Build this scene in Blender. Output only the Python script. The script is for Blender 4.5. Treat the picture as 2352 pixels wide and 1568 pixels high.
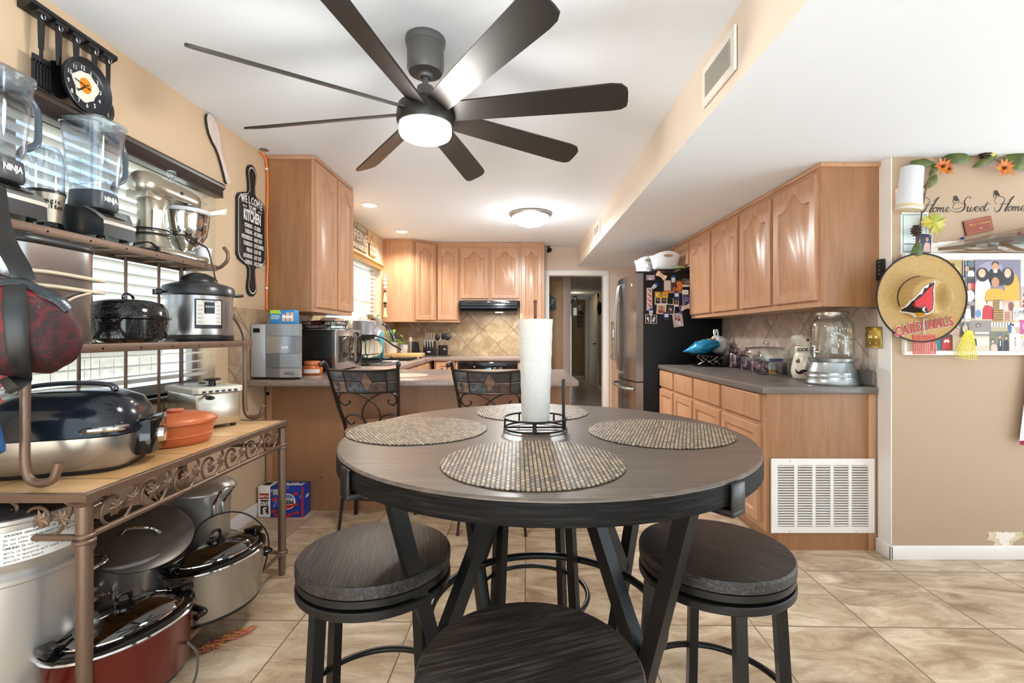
import bpy, bmesh, math, random
from mathutils import Vector as V, Matrix as MX
PI = math.pi
R = math.radians
rnd = random.Random(7)
for o in list(bpy.data.objects):
 bpy.data.objects.remove(o)
sc = bpy.context.scene
C = sc.collection

# ---------------------------------------------------------------- camera, world, exposure
cd = bpy.data.cameras.new('camera')
cam = bpy.data.objects.new('camera', cd)
C.objects.link(cam)
cd.sensor_width = 36
cd.lens = 36 * 1100 / 2352
cd.shift_x = -14 / 2352
cd.shift_y = -15 / 2352
cd.clip_start = 0.02
cam.location = (0, 0, 1.2)
cam.rotation_euler = (R(90), 0, 0)
sc.camera = cam
sc.view_settings.view_transform = 'Standard'
sc.view_settings.look = 'None'
sc.view_settings.gamma = 1
sc.view_settings.use_curve_mapping = False
sc.view_settings.exposure = 0.08
sc.cycles.max_bounces = 10
sc.cycles.diffuse_bounces = 5
sc.cycles.glossy_bounces = 4
sc.cycles.transparent_max_bounces = 24
sc.cycles.transmission_bounces = 8
sc.cycles.caustics_reflective = False
sc.cycles.caustics_refractive = False
sc.cycles.sample_clamp_indirect = 14
sc.cycles.use_denoising = True
w = bpy.data.worlds.new('sky')
sc.world = w
w.use_nodes = True
w.node_tree.nodes['Background'].inputs[0].default_value = (0.74, 0.88, 1.0, 1)
w.node_tree.nodes['Background'].inputs[1].default_value = 2.3

def lamp(name, kind, loc, energy, col=(1, 1, 1), rot=(0, 0, 0), **k):
 d = bpy.data.lights.new(name, kind)
 d.energy = energy
 d.color = col
 for a, b in k.items():
  setattr(d, a, b)
 o = bpy.data.objects.new(name, d)
 o.location = loc
 o.rotation_euler = rot
 C.objects.link(o)
 return o

def portal(name, loc, rot, sx, sy):
 o = lamp(name, 'AREA', loc, 1, rot=rot, shape='RECTANGLE', size=sx, size_y=sy)
 o.data.cycles.is_portal = True

sun_dir = V((-.12, .48, -.86))
lamp('sun', 'SUN', (2, -6, 8), 28, (.82, .93, 1), sun_dir.to_track_quat('-Z', 'Y').to_euler(), angle=R(.6))
H = 2.434       # ceiling
SZ = 2.155      # soffit underside
LX = -1.733     # left wall
RX = 2.003      # right kitchen wall
BY = 6.72       # back wall
HY = 2.568      # wall with the hat
OPEN = -1.8     # the room is open to daylight here, behind the camera
portal('daylight_patio', (-.08, OPEN + 0.02, 1.22), (R(90), 0, 0), 3.3, 2.4)
portal('daylight_side', (4.38, .4, 1.08), (0, R(90), 0), 2.1, 4.3)
portal('daylight_window', (LX - 0.14, 1.75, 1.45), (0, R(-90), 0), 1.3, 2.0)
portal('daylight_sink_window', (LX - 0.14, 5.15, 1.55), (0, R(-90), 0), 1.2, 1.7)

# ---------------------------------------------------------------- materials
def lin(c):
 if isinstance(c, str):
  c = tuple(int(c[i:i + 2], 16) for i in (0, 2, 4))
 return tuple((v / 255 / 12.92 if v <= 10.3 else ((v / 255 + .055) / 1.055) ** 2.4) for v in c) + (1,)

class NT:
 def __init__(s, name):
  s.m = bpy.data.materials.new(name)
  s.m.use_nodes = True
  s.t = s.m.node_tree
  s.p = s.t.nodes['Principled BSDF']
  s.out = s.t.nodes['Material Output']

 def n(s, typ, **k):
  d = s.t.nodes.new('ShaderNode' + typ)
  for a, b in k.items():
   if a[0] == '_':
    d.inputs[a[1:].replace('_', ' ')].default_value = b
   else:
    setattr(d, a, b)
  return d

 def l(s, a, b):
  s.t.links.new(a, b)

 def co(s, scale=(1, 1, 1), rot=(0, 0, 0), loc=(0, 0, 0), axes=None):
  c = s.n('TexCoord').outputs['Object']
  if axes:
   x = s.n('SeparateXYZ')
   s.l(c, x.inputs[0])
   y = s.n('CombineXYZ')
   s.l(x.outputs[axes[0]], y.inputs[0])
   s.l(x.outputs[axes[1]], y.inputs[1])
   c = y.outputs[0]
  m = s.n('Mapping')
  m.inputs['Scale'].default_value = scale
  m.inputs['Rotation'].default_value = rot
  m.inputs['Location'].default_value = loc
  s.l(c, m.inputs[0])
  return m.outputs[0]

 def noise(s, vec, scale, detail=4, rough=.55, dist=0):
  n = s.n('TexNoise', _Scale=scale, _Detail=detail, _Roughness=rough, _Distortion=dist)
  s.l(vec, n.inputs['Vector'])
  return n.outputs['Fac']

 def ramp(s, fac, *stops):
  r = s.n('ValToRGB')
  e = r.color_ramp.elements
  while len(e) < len(stops):
   e.new(.5)
  for i, (p, c) in enumerate(stops):
   e[i].position = p
   e[i].color = lin(c)
  s.l(fac, r.inputs[0])
  return r.outputs[0]

 def mix(s, a, b, fac, mode='MIX'):
  x = s.n('Mix', data_type='RGBA', blend_type=mode)
  for v, i in ((fac, 0), (a, 6), (b, 7)):
   if hasattr(v, 'is_linked'):
    s.l(v, x.inputs[i])
   else:
    x.inputs[i].default_value = v if i == 0 else lin(v)
  return x.outputs[2]

 def bump(s, h, strength=.2, dist=.002):
  b = s.n('Bump', _Strength=strength, _Distance=dist)
  s.l(h, b.inputs['Height'])
  s.l(b.outputs[0], s.p.inputs['Normal'])

 def col(s, c):
  if hasattr(c, 'is_linked'):
   s.l(c, s.p.inputs['Base Color'])
  else:
   s.p.inputs['Base Color'].default_value = lin(c)

 def set(s, **k):
  for a, b in k.items():
   s.p.inputs[a.replace('_', ' ')].default_value = b
  return s

def mat(name, c, rough=.5, metal=0, bump=None, var=None, emit=0, **k):
 t = NT(name)
 t.col(c)
 t.set(Roughness=rough, Metallic=metal, **k)
 if var:
  f = t.noise(t.co(), var[0])
  c2 = var[1]
  t.col(t.ramp(f, (.35, c), (.65, c2)))
 if bump:
  t.bump(t.noise(t.co(), bump[0], 3), bump[1], bump[2] if len(bump) > 2 else .002)
 if emit:
  t.p.inputs['Emission Color'].default_value = lin(c)
  t.p.inputs['Emission Strength'].default_value = emit
 return t.m

def wood(name, a, b, c, scale=(1, 14, 14), rough=.4, big=3.0, bump=.05, coat=0, spec=.5):
 t = NT(name)
 v = t.co(scale)
 f = t.noise(v, big, 6, .6, .6)
 t.col(t.ramp(f, (.28, a), (.5, b), (.74, c)))
 t.set(Roughness=rough, Specular_IOR_Level=spec)
 if coat:
  t.set(Coat_Weight=coat, Coat_Roughness=.15)
 t.bump(f, bump, .003)
 return t.m

def glassy(name, tint='ffffff', gloss=.08, rough=.02, edge=.5):
 t = NT(name)
 t.t.nodes.remove(t.p)
 tr = t.n('BsdfTransparent')
 tr.inputs[0].default_value = lin(tint)
 gl = t.n('BsdfGlossy', _Roughness=rough)
 lw = t.n('LayerWeight', _Blend=edge)
 mr = t.n('MapRange')
 mr.inputs['To Min'].default_value = gloss
 mr.inputs['To Max'].default_value = .75
 t.l(lw.outputs['Facing'], mr.inputs[0])
 pw = t.n('Math', operation='POWER')
 t.l(lw.outputs['Facing'], pw.inputs[0])
 pw.inputs[1].default_value = 2.2
 t.l(pw.outputs[0], mr.inputs[0])
 mx = t.n('MixShader')
 t.l(mr.outputs[0], mx.inputs[0])
 t.l(tr.outputs[0], mx.inputs[1])
 t.l(gl.outputs[0], mx.inputs[2])
 t.l(mx.outputs[0], t.out.inputs[0])
 return t.m

def brushed(name, c, rough=.3, scale=(2, 2, 160), metal=1):
 t = NT(name)
 f = t.noise(t.co(scale), 4, 3)
 t.col(c)
 t.set(Metallic=metal, Roughness=rough)
 t.bump(f, .05, .001)
 return t.m

def tiles(name, axes, size, rot, loc, a, b, c, grout, rough=.35, mortar=.004, vein=3.0, stretch=(1, 1, 1)):
 t = NT(name)
 v = t.co((1, 1, 1), (0, 0, rot), loc, axes)
 br = t.n('TexBrick', offset=0, squash=1)
 br.inputs['Scale'].default_value = 1
 br.inputs['Mortar Size'].default_value = mortar
 br.inputs['Mortar Smooth'].default_value = .3
 br.inputs['Brick Width'].default_value = size
 br.inputs['Row Height'].default_value = size
 br.inputs['Color1'].default_value = (0, 0, 0, 1)
 br.inputs['Color2'].default_value = (1, 1, 1, 1)
 t.l(v, br.inputs['Vector'])
 # each tile its own veining: shift the noise by the tile tone
 sh = t.n('VectorMath', operation='MULTIPLY_ADD')
 t.l(br.outputs['Color'], sh.inputs[0])
 sh.inputs[1].default_value = (3.1, 5.7, 4.3)
 st = t.n('Mapping')
 st.inputs['Scale'].default_value = stretch
 st.inputs['Rotation'].default_value = (0, 0, .5)
 t.l(v, st.inputs[0])
 t.l(st.outputs[0], sh.inputs[2])
 f = t.noise(sh.outputs[0], vein, 9, .68, .9)
 base = t.ramp(f, (.34, a), (.5, b), (.64, c))
 f2 = t.noise(sh.outputs[0], vein * 4, 6, .7, 1.5)
 base = t.mix(base, c, t.ramp(f2, (.56, '000000'), (.75, '888888')))
 base = t.mix(base, a, t.ramp(f2, (.26, '707070'), (.40, '000000')))
 t.col(t.mix(base, grout, br.outputs['Fac']))
 t.set(Roughness=rough)
 iv = t.n('Math', operation='SUBTRACT')
 iv.inputs[0].default_value = 1
 t.l(br.outputs['Fac'], iv.inputs[1])
 t.bump(iv.outputs[0], .4, .002)
 return t.m

def speckle(name, a, b, c, scale=260, rough=.3, coat=.0):
 t = NT(name)
 f = t.noise(t.co(), scale, 2, .6)
 f2 = t.noise(t.co(), 6, 4)
 k = t.ramp(f, (.38, a), (.5, b), (.66, c))
 t.col(t.mix(k, a, t.ramp(f2, (.45, '000000'), (.75, '404040'))))
 t.set(Roughness=rough, Coat_Weight=coat)
 return t.m

def woven(name, a, b, dark, w=.012, h=.006, axes=None, rot=0, rough=.5, mort=.1):
 t = NT(name)
 v = t.co((1, 1, 1), (0, 0, rot), (0, 0, 0), axes)
 br = t.n('TexBrick', offset=.5)
 for k, x in (('Scale', 1), ('Mortar Size', h * mort), ('Mortar Smooth', .6), ('Brick Width', w), ('Row Height', h)):
  br.inputs[k].default_value = x
 for k, x in (('Color1', a), ('Color2', b), ('Mortar', dark)):
  br.inputs[k].default_value = lin(x)
 t.l(v, br.inputs['Vector'])
 t.col(br.outputs['Color'])
 t.set(Roughness=rough)
 iv = t.n('Math', operation='SUBTRACT')
 iv.inputs[0].default_value = 1
 t.l(br.outputs['Fac'], iv.inputs[1])
 t.bump(iv.outputs[0], .8, .002)
 return t.m

def floral(name):
 """dark red printed cloth with coloured rosettes"""
 t = NT(name)
 vo = t.n('TexVoronoi', _Scale=52)
 ds = t.n('VectorMath', operation='MULTIPLY_ADD')
 nz = t.n('TexNoise', _Scale=9)
 co = t.co()
 t.l(co, nz.inputs['Vector'])
 t.l(nz.outputs['Color'], ds.inputs[0])
 ds.inputs[1].default_value = (.08, .08, .08)
 t.l(co, ds.inputs[2])
 t.l(ds.outputs[0], vo.inputs['Vector'])
 rings = t.ramp(vo.outputs['Distance'], (.0, 'b07a58'), (.12, '7a101c'), (.22, '100a0c'), (.31, '24484e'), (.35, '6a0c18'), (.46, '140a0c'), (.56, '780f1c'))
 big = t.noise(co, 7, 2)
 t.col(t.mix(rings, '180d10', t.ramp(big, (.40, '000000'), (.50, 'e0e0e0'))))
 t.set(Roughness=.55)
 return t.m

M = {}
M['wall'] = mat('paint_beige', 'd3b898', .7, bump=(90, .12))
M['wall_r'] = mat('paint_tan', 'b1987f', .7, bump=(70, .12))
M['wall_b'] = mat('paint_pale_pink', 'd6c2b0', .7, bump=(90, .1))
M['soffit'] = mat('paint_cream', 'e9d9c8', .7, bump=(60, .06))
M['ceil'] = mat('paint_white_ceiling', 'eaf0f8', .8, bump=(50, .08))
M['white'] = mat('white_trim_paint', 'efebe6', .45)
M['floor'] = tiles('floor_tile', (0, 1), .4722, R(1.1), (.0098, -.1055, 0), '907a61', 'bca589', 'd8c7ad', '756858', .32, .0035, 3.6, (1, 2.4, 1))
SP = ('937b5d', 'ad9575', 'c2af90', '6e6055')
M['splash_b'] = tiles('splash_tile_back', (0, 2), .305, R(45), (.03, .06, 0), *SP, .3, .004, 5)
SR = ('a08c7c', 'bcaa9c', 'd0c2b4', '85786c')
M['splash_r'] = tiles('splash_tile_right', (1, 2), .305, R(45), (.05, .10, 0), *SR, .3, .004, 5)
M['splash_l'] = tiles('splash_tile_left', (1, 2), .305, R(45), (.12, .02, 0), '967a5e', 'b39a7c', 'c4ad8e', '7c6a58', .3, .004, 5)
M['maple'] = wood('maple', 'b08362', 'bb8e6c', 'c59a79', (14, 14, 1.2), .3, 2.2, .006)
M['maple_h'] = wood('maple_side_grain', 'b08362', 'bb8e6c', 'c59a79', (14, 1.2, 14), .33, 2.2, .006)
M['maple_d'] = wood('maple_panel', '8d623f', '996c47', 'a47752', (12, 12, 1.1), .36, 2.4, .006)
M['maple_p'] = wood('peninsula_panel', '97694a', '9f7151', 'a87a5a', (6, 6, .8), .42, 2.0, .01)
M['gap'] = mat('cabinet_shadow_gap', '5d4030', .7)
M['cnt'] = speckle('laminate_brown', '6b5a52', '8d7b72', 'b0a29a', 330, .22)
M['cntr'] = speckle('laminate_grey', '544d48', '6f6862', '857d76', 420, .3)
M['black'] = mat('black_plastic', '141416', .35)
M['gloss'] = mat('gloss_black', '0b0b0d', .08)
M['dark'] = mat('dark_metal', '201f20', .38, .6)
M['bmetal'] = mat('black_leg_metal', '1c1b1b', .33, .3)
M['bronze'] = mat('hammered_bronze', '7b6454', .42, .55, bump=(160, .35))
M['iron'] = mat('bronze_iron', '3f3631', .36, .7)
M['ss'] = brushed('brushed_steel', 'b0aeac', .25, (2, 2, 160), .9)
M['ssd'] = brushed('dark_steel', '77716d', .2)
M['alu'] = brushed('aluminium', 'cac8c5', .33, (2, 2, 160), .8)
M['chrome'] = mat('chrome', 'd8d8da', .07, 1)
M['galv'] = mat('galvanised', 'b9bfc2', .32, .9, var=(7, '8f989d'))
M['brass'] = mat('brass', 'c8ac5a', .2, 1)
M['glass'] = glassy('clear_glass', 'fdfffe', .05)
M['plastic'] = glassy('clear_plastic', 'f2f6fa', .10, .06)
M['pane'] = glassy('window_pane', 'fbfdff', .03, .0, .2)
M['lidglass'] = glassy('lid_glass', 'a8a8a8', .14, .03)
M['purple'] = glassy('purple_glass', 'eadfe8', .12, .05)
def slat():
 t = NT('blind_white')
 t.col('e6e3e0')
 tr = t.n('BsdfTranslucent')
 tr.inputs[0].default_value = lin('efeae4')
 mx = t.n('MixShader')
 mx.inputs[0].default_value = .55
 t.l(t.p.outputs[0], mx.inputs[1])
 t.l(tr.outputs[0], mx.inputs[2])
 t.l(mx.outputs[0], t.out.inputs[0])
 return t.m

M['blind'] = slat()
M['valance'] = mat('valance_brown', '3d322d', .3)
M['paper'] = mat('paper_white', 'f3f2ef', .8, bump=(120, .3))
M['ink'] = mat('ink_black', '151414', .6)
M['cream'] = mat('cream_ceramic', 'e9e0cc', .2)
M['terra'] = mat('terracotta', 'bb6238', .35, bump=(40, .05))
M['red'] = mat('maroon_enamel', '6d1f1a', .22, .35)
M['green'] = mat('leaf_green', '4f7a2c', .5, var=(12, '7aa046'))
M['stool'] = wood('stool_oak', '1a1816', '2a2624', '57514c', (4, 70, 70), .36, 2.2, .3, 0, .45)
M['tabletop'] = wood('table_oak', '4c433c', '5c5149', '72665c', (2.6, 44, 44), .3, 2.2, .06)
M['tablerim'] = wood('table_rim_oak', '0c0b0a', '151312', '2c2826', (3, 3, 60), .5, 3, .3, 0, .08)
M['mat'] = woven('woven_vinyl', 'b09a78', '6e655d', '1c1815', .020, .0095, None, R(90), .45, .2)
M['straw'] = woven('straw', 'c6a468', 'b8945a', 'a07d48', .0085, .0042, (0, 2), R(32), .65, .10)
M['enamel'] = None
M['fan'] = mat('fan_bronze', '2b2724', .38, .25)
M['fanrod'] = mat('fan_grey', '5b5a59', .4, .3)
M['lamp'] = mat('lamp_glow', 'fff6e4', .5, emit=9)
M['can'] = mat('can_glow', 'fff2dc', .5, emit=9)
M['dome'] = mat('dome_glow', 'ffffff', .4, emit=1.6)

def speck_black():
 t = NT('speckled_enamel')
 vo = t.n('TexVoronoi', _Scale=230)
 t.l(t.co(), vo.inputs['Vector'])
 t.col(t.ramp(vo.outputs['Distance'], (.0, 'e8e8e8'), (.13, 'a0a0a0'), (.18, '101114')))
 t.set(Roughness=.12)
 return t.m

M['enamel'] = speck_black()
M['floral'] = floral('floral_cloth')

def solid(c, rough=.6, metal=0):
 k = ('solid', c, rough, metal)
 if k not in M:
  M[k] = mat('plain_' + c + ('_%d' % int(rough * 100)), c, rough, metal)
 return M[k]

# ---------------------------------------------------------------- mesh builder
def fr(o, x, y):
 x = V(x).normalized()
 y = V(y)
 z = x.cross(y).normalized()
 y = z.cross(x)
 m = MX.Identity(4)
 for i, a in enumerate((x, y, z)):
  m.col[i][:3] = a
 m.col[3][:3] = o
 return m

def FL(x, y, z):   # frame on a plane facing +X (left wall): local x -> +Y, local y -> up
 return fr((x, y, z), (0, 1, 0), (0, 0, 1))

def FF(x, y, z):   # facing the camera
 return fr((x, y, z), (1, 0, 0), (0, 0, 1))

def FR(x, y, z):   # facing -X (right wall): local x -> -Y
 return fr((x, y, z), (0, -1, 0), (0, 0, 1))

def T(x=0, y=0, z=0, rz=0, rx=0, ry=0, s=1):
 return MX.Translation((x, y, z)) @ MX.Rotation(rz, 4, 'Z') @ MX.Rotation(ry, 4, 'Y') @ MX.Rotation(rx, 4, 'X') @ MX.Scale(s, 4)

class B:
 def __init__(s, mx=None):
  s.bm = bmesh.new()
  s.mx = mx or MX.Identity(4)
  s.mi = 0

 def add(s, vs, fs, mx=None):
  m = s.mx @ mx if mx is not None else s.mx
  v = [s.bm.verts.new(m @ V(p)) for p in vs]
  for f in fs:
   if len(set(f)) > 2:
    try:
     s.bm.faces.new([v[i] for i in f]).material_index = s.mi
    except ValueError:
     pass
  return s

 def box(s, x0, x1, y0, y1, z0, z1, bev=0, mx=None, seg=2):
  t = bmesh.new()
  bmesh.ops.create_cube(t, size=1)
  for v in t.verts:
   v.co = ((x0 + x1) / 2 + v.co.x * (x1 - x0), (y0 + y1) / 2 + v.co.y * (y1 - y0), (z0 + z1) / 2 + v.co.z * (z1 - z0))
  if bev:
   bmesh.ops.bevel(t, geom=t.edges[:], offset=bev, segments=seg, profile=.5, affect='EDGES')
  t.verts.index_update()
  s.add([v.co.copy() for v in t.verts], [[v.index for v in f.verts] for f in t.faces], mx)
  t.free()
  return s

 def cbox(s, c, d, bev=0, mx=None, seg=2):
  return s.box(c[0] - d[0] / 2, c[0] + d[0] / 2, c[1] - d[1] / 2, c[1] + d[1] / 2, c[2] - d[2] / 2, c[2] + d[2] / 2, bev, mx, seg)

 def loft(s, rings, caps=True, closed=True, mx=None):
  n = len(rings[0])
  vs = [p for r in rings for p in r]
  fs = []
  for i in range(len(rings) - 1):
   for j in range(n if closed else n - 1):
    a = i * n + j
    b = i * n + (j + 1) % n
    fs.append((a, b, b + n, a + n))
  if caps and closed:
   fs.append(tuple(reversed(range(n))))
   fs.append(tuple(range((len(rings) - 1) * n, len(rings) * n)))
  return s.add(vs, fs, mx)

 def lathe(s, prof, n=32, mx=None, sx=1, sy=1, e=2, caps=True):
  """profile of (r, z) round local z; e > 2 squares the outline"""
  rings = []
  for r, z in prof:
   ring = []
   for i in range(n):
    a = 2 * PI * i / n
    c, d = math.cos(a), math.sin(a)
    k = 1 if e == 2 else 1 / (abs(c) ** e + abs(d) ** e) ** (1 / e)
    r_ = max(r, .0002)
    ring.append((r_ * k * c * sx, r_ * k * d * sy, z))
   rings.append(ring)
  return s.loft(rings, caps, True, mx)

 def cyl(s, p0, p1, r0, r1=None, n=16, mx=None, caps=True):
  p0, p1 = V(p0), V(p1)
  return s.tube([p0, p1], [r0, r0 if r1 is None else r1], n, mx=mx, caps=caps)

 def tube(s, pts, r, n=8, closed=False, mx=None, caps=True, flat=1, up=None):
  pts = [V(p) for p in pts]
  k = len(pts)
  rs = r if isinstance(r, (list, tuple)) else [r] * k
  tg = []
  for i in range(k):
   if closed:
    d = pts[(i + 1) % k] - pts[i - 1]
   else:
    d = pts[min(i + 1, k - 1)] - pts[max(i - 1, 0)]
   tg.append(d.normalized() if d.length > 1e-9 else V((0, 0, 1)))
  u = V(up) if up else (V((0, 0, 1)) if abs(tg[0].z) < .9 else V((1, 0, 0)))
  u = (u - tg[0] * u.dot(tg[0])).normalized()
  rings = []
  for i in range(k):
   if not up or i == 0:
    u = (u - tg[i] * u.dot(tg[i])).normalized()
   else:
    u = V(up)
    u = (u - tg[i] * u.dot(tg[i])).normalized()
   w_ = tg[i].cross(u)
   rings.append([pts[i] + (u * math.cos(2 * PI * j / n + PI / n) * flat + w_ * math.sin(2 * PI * j / n + PI / n)) * rs[i] for j in range(n)])
  if closed:
   rings.append(rings[0])
   return s.loft(rings, False, True, mx)
  return s.loft(rings, caps, True, mx)

 def bar(s, p0, p1, w_, h_, up=(0, 0, 1), mx=None):
  """square bar from p0 to p1"""
  p0, p1 = V(p0), V(p1)
  d = (p1 - p0).normalized()
  u = V(up)
  u = (u - d * u.dot(d)).normalized()
  t = d.cross(u)
  rr = [[p + t * a * w_ / 2 + u * b * h_ / 2 for a, b in ((-1, -1), (1, -1), (1, 1), (-1, 1))] for p in (p0, p1)]
  return s.loft(rr, mx=mx)

 def prism(s, poly, t0, t1, mx=None, bev=0):
  rings = [[(x, y, t0) for x, y in poly]]
  if bev:
   cx = sum(p[0] for p in poly) / len(poly)
   cy = sum(p[1] for p in poly) / len(poly)
   L = max(max(abs(p[0] - cx), abs(p[1] - cy)) for p in poly)
   k = 1 - bev / L
   rings += [[(x, y, t1 - bev) for x, y in poly], [(cx + (x - cx) * k, cy + (y - cy) * k, t1) for x, y in poly]]
  else:
   rings += [[(x, y, t1) for x, y in poly]]
  return s.loft(rings, True, True, mx)

 def ball(s, c, rx, ry=None, rz=None, n=16, mx=None):
  ry = rx if ry is None else ry
  rz = rx if rz is None else rz
  h = max(6, n // 2)
  pr = [(math.sin(PI * i / h), -math.cos(PI * i / h)) for i in range(h + 1)]
  m = MX.Translation(c) @ MX.Diagonal((rx, ry, rz, 1))
  return s.lathe(pr, n, (mx @ m) if mx is not None else m)

 def face(s, pts, mx=None):
  return s.add(pts, [tuple(range(len(pts)))], mx)

 def disc(s, c, rx, ry, n=16, mx=None, t=.0008):
  return s.prism([(c[0] + rx * math.cos(2 * PI * i / n), c[1] + ry * math.sin(2 * PI * i / n)) for i in range(n)], 0, t, mx)

 def ring(s, x0, x1, y0, y1, m, t0, t1, mx=None):
  """flat rectangular frame of width m"""
  q = []
  for i, t in ((0, t0), (0, t1 - .002), (.002, t1), (m, t1), (m, t0), (0, t0)):
   q.append([(x0 + i, y0 + i, t), (x1 - i, y0 + i, t), (x1 - i, y1 - i, t), (x0 + i, y1 - i, t)])
  return s.loft(q, False, True, mx)

 def strokes(s, w_, h, n, mx, seed=1):
  """a line of lettering too small to read: narrow upright strokes"""
  q = random.Random(seed)
  st = w_ / n
  for i in range(n):
   if q.random() < .16:
    continue
   x = -w_ / 2 + st * (i + .5)
   s.box(x - st * .28, x + st * .05, -h / 2, h / 2, 0, .0007, 0, mx)
   if q.random() < .7:
    y = q.choice((-.5, 0, .42)) * h
    s.box(x - st * .28, x + st * .34, max(-h / 2, y - h * .08), min(h / 2, y + h * .12), 0, .0008, 0, mx)
  return s

 def mesh(s, me, mx=None):
  s.add([v.co.copy() for v in me.vertices], [tuple(p.vertices) for p in me.polygons], mx)
  return s

 def text(s, body, size, mx, align='CENTER', ext=.0006, bold=0, shear=0, sx=1, res=3):
  cu = bpy.data.curves.new('t', 'FONT')
  cu.body = body
  cu.size = size
  cu.align_x = align
  cu.align_y = 'CENTER'
  cu.extrude = ext
  cu.offset = bold
  cu.shear = shear
  cu.resolution_u = res
  ob = bpy.data.objects.new('t', cu)
  me = bpy.data.meshes.new_from_object(ob)
  s.mesh(me, mx @ MX.Diagonal((sx, 1, 1, 1)))
  bpy.data.objects.remove(ob)
  bpy.data.curves.remove(cu)
  bpy.data.meshes.remove(me)
  return s

 def obj(s, name, mats, parent=None, smooth=35, world=False):
  if world and parent is not None:
   m, p = parent.matrix_basis.copy(), parent.parent
   while p is not None:
    m, p = p.matrix_basis @ m, p.parent
   s.bm.transform(m.inverted())
  bmesh.ops.remove_doubles(s.bm, verts=s.bm.verts, dist=1e-6)
  bmesh.ops.recalc_face_normals(s.bm, faces=s.bm.faces)
  me = bpy.data.meshes.new(name)
  s.bm.to_mesh(me)
  s.bm.free()
  for m in (mats if isinstance(mats, (list, tuple)) else [mats]):
   me.materials.append(M[m] if isinstance(m, str) else m)
  if smooth:
   me.shade_smooth()
   me.set_sharp_from_angle(angle=R(smooth))
  o = bpy.data.objects.new(name, me)
  C.objects.link(o)
  o.parent = parent
  return o

def thing(name, label, cat, loc=(0, 0, 0), rz=0, group=None):
 o = bpy.data.objects.new(name, None)
 o.empty_display_size = .05
 C.objects.link(o)
 o.location = loc
 o.rotation_euler = (0, 0, rz)
 o.matrix_basis = MX.Translation(loc) @ MX.Rotation(rz, 4, 'Z')
 return tag(o, label, cat, group)

def tag(o, label, cat, group=None, kind=None):
 o['label'] = label
 o['category'] = cat
 if group:
  o['group'] = group
 if kind:
  o['kind'] = kind
 return o

def struct(o):
 o['kind'] = 'structure'
 return o

def recentre(o, p):
 """move the origin of a one-mesh thing to p"""
 o.data.transform(MX.Translation(-V(p)))
 o.location = p
 return o

def dup(root, loc, rz, label=None, group=None):
 r = root.copy()
 C.objects.link(r)
 r.location = loc
 r.rotation_euler = (0, 0, rz)
 if label:
  r['label'] = label
 if group:
  r['group'] = group
 for ch in list(root.children):
  c = ch.copy()
  C.objects.link(c)
  c.parent = r
  for g in ch.children:
   d = g.copy()
   C.objects.link(d)
   d.parent = c
 return r

def arc(cx, cy, r, a0, a1, n=12):
 return [(cx + r * math.cos(R(a0 + (a1 - a0) * i / n)), cy + r * math.sin(R(a0 + (a1 - a0) * i / n))) for i in range(n + 1)]

def spiral(cx, cy, r0, r1, a0, a1, n=24):
 return [(cx + (r0 + (r1 - r0) * i / n) * math.cos(R(a0 + (a1 - a0) * i / n)), cy + (r0 + (r1 - r0) * i / n) * math.sin(R(a0 + (a1 - a0) * i / n))) for i in range(n + 1)]

def smoothpath(pts, n=6):
 """Catmull-Rom through points"""
 p = [V(q) for q in pts]
 out = []
 for i in range(len(p) - 1):
  a, b, c, d = p[max(i - 1, 0)], p[i], p[i + 1], p[min(i + 2, len(p) - 1)]
  for k in range(n):
   t = k / n
   out.append(.5 * ((2 * b) + (c - a) * t + (2 * a - 5 * b + 4 * c - d) * t * t + (3 * b - a - 3 * c + d) * t ** 3))
 out.append(p[-1])
 return out

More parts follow.
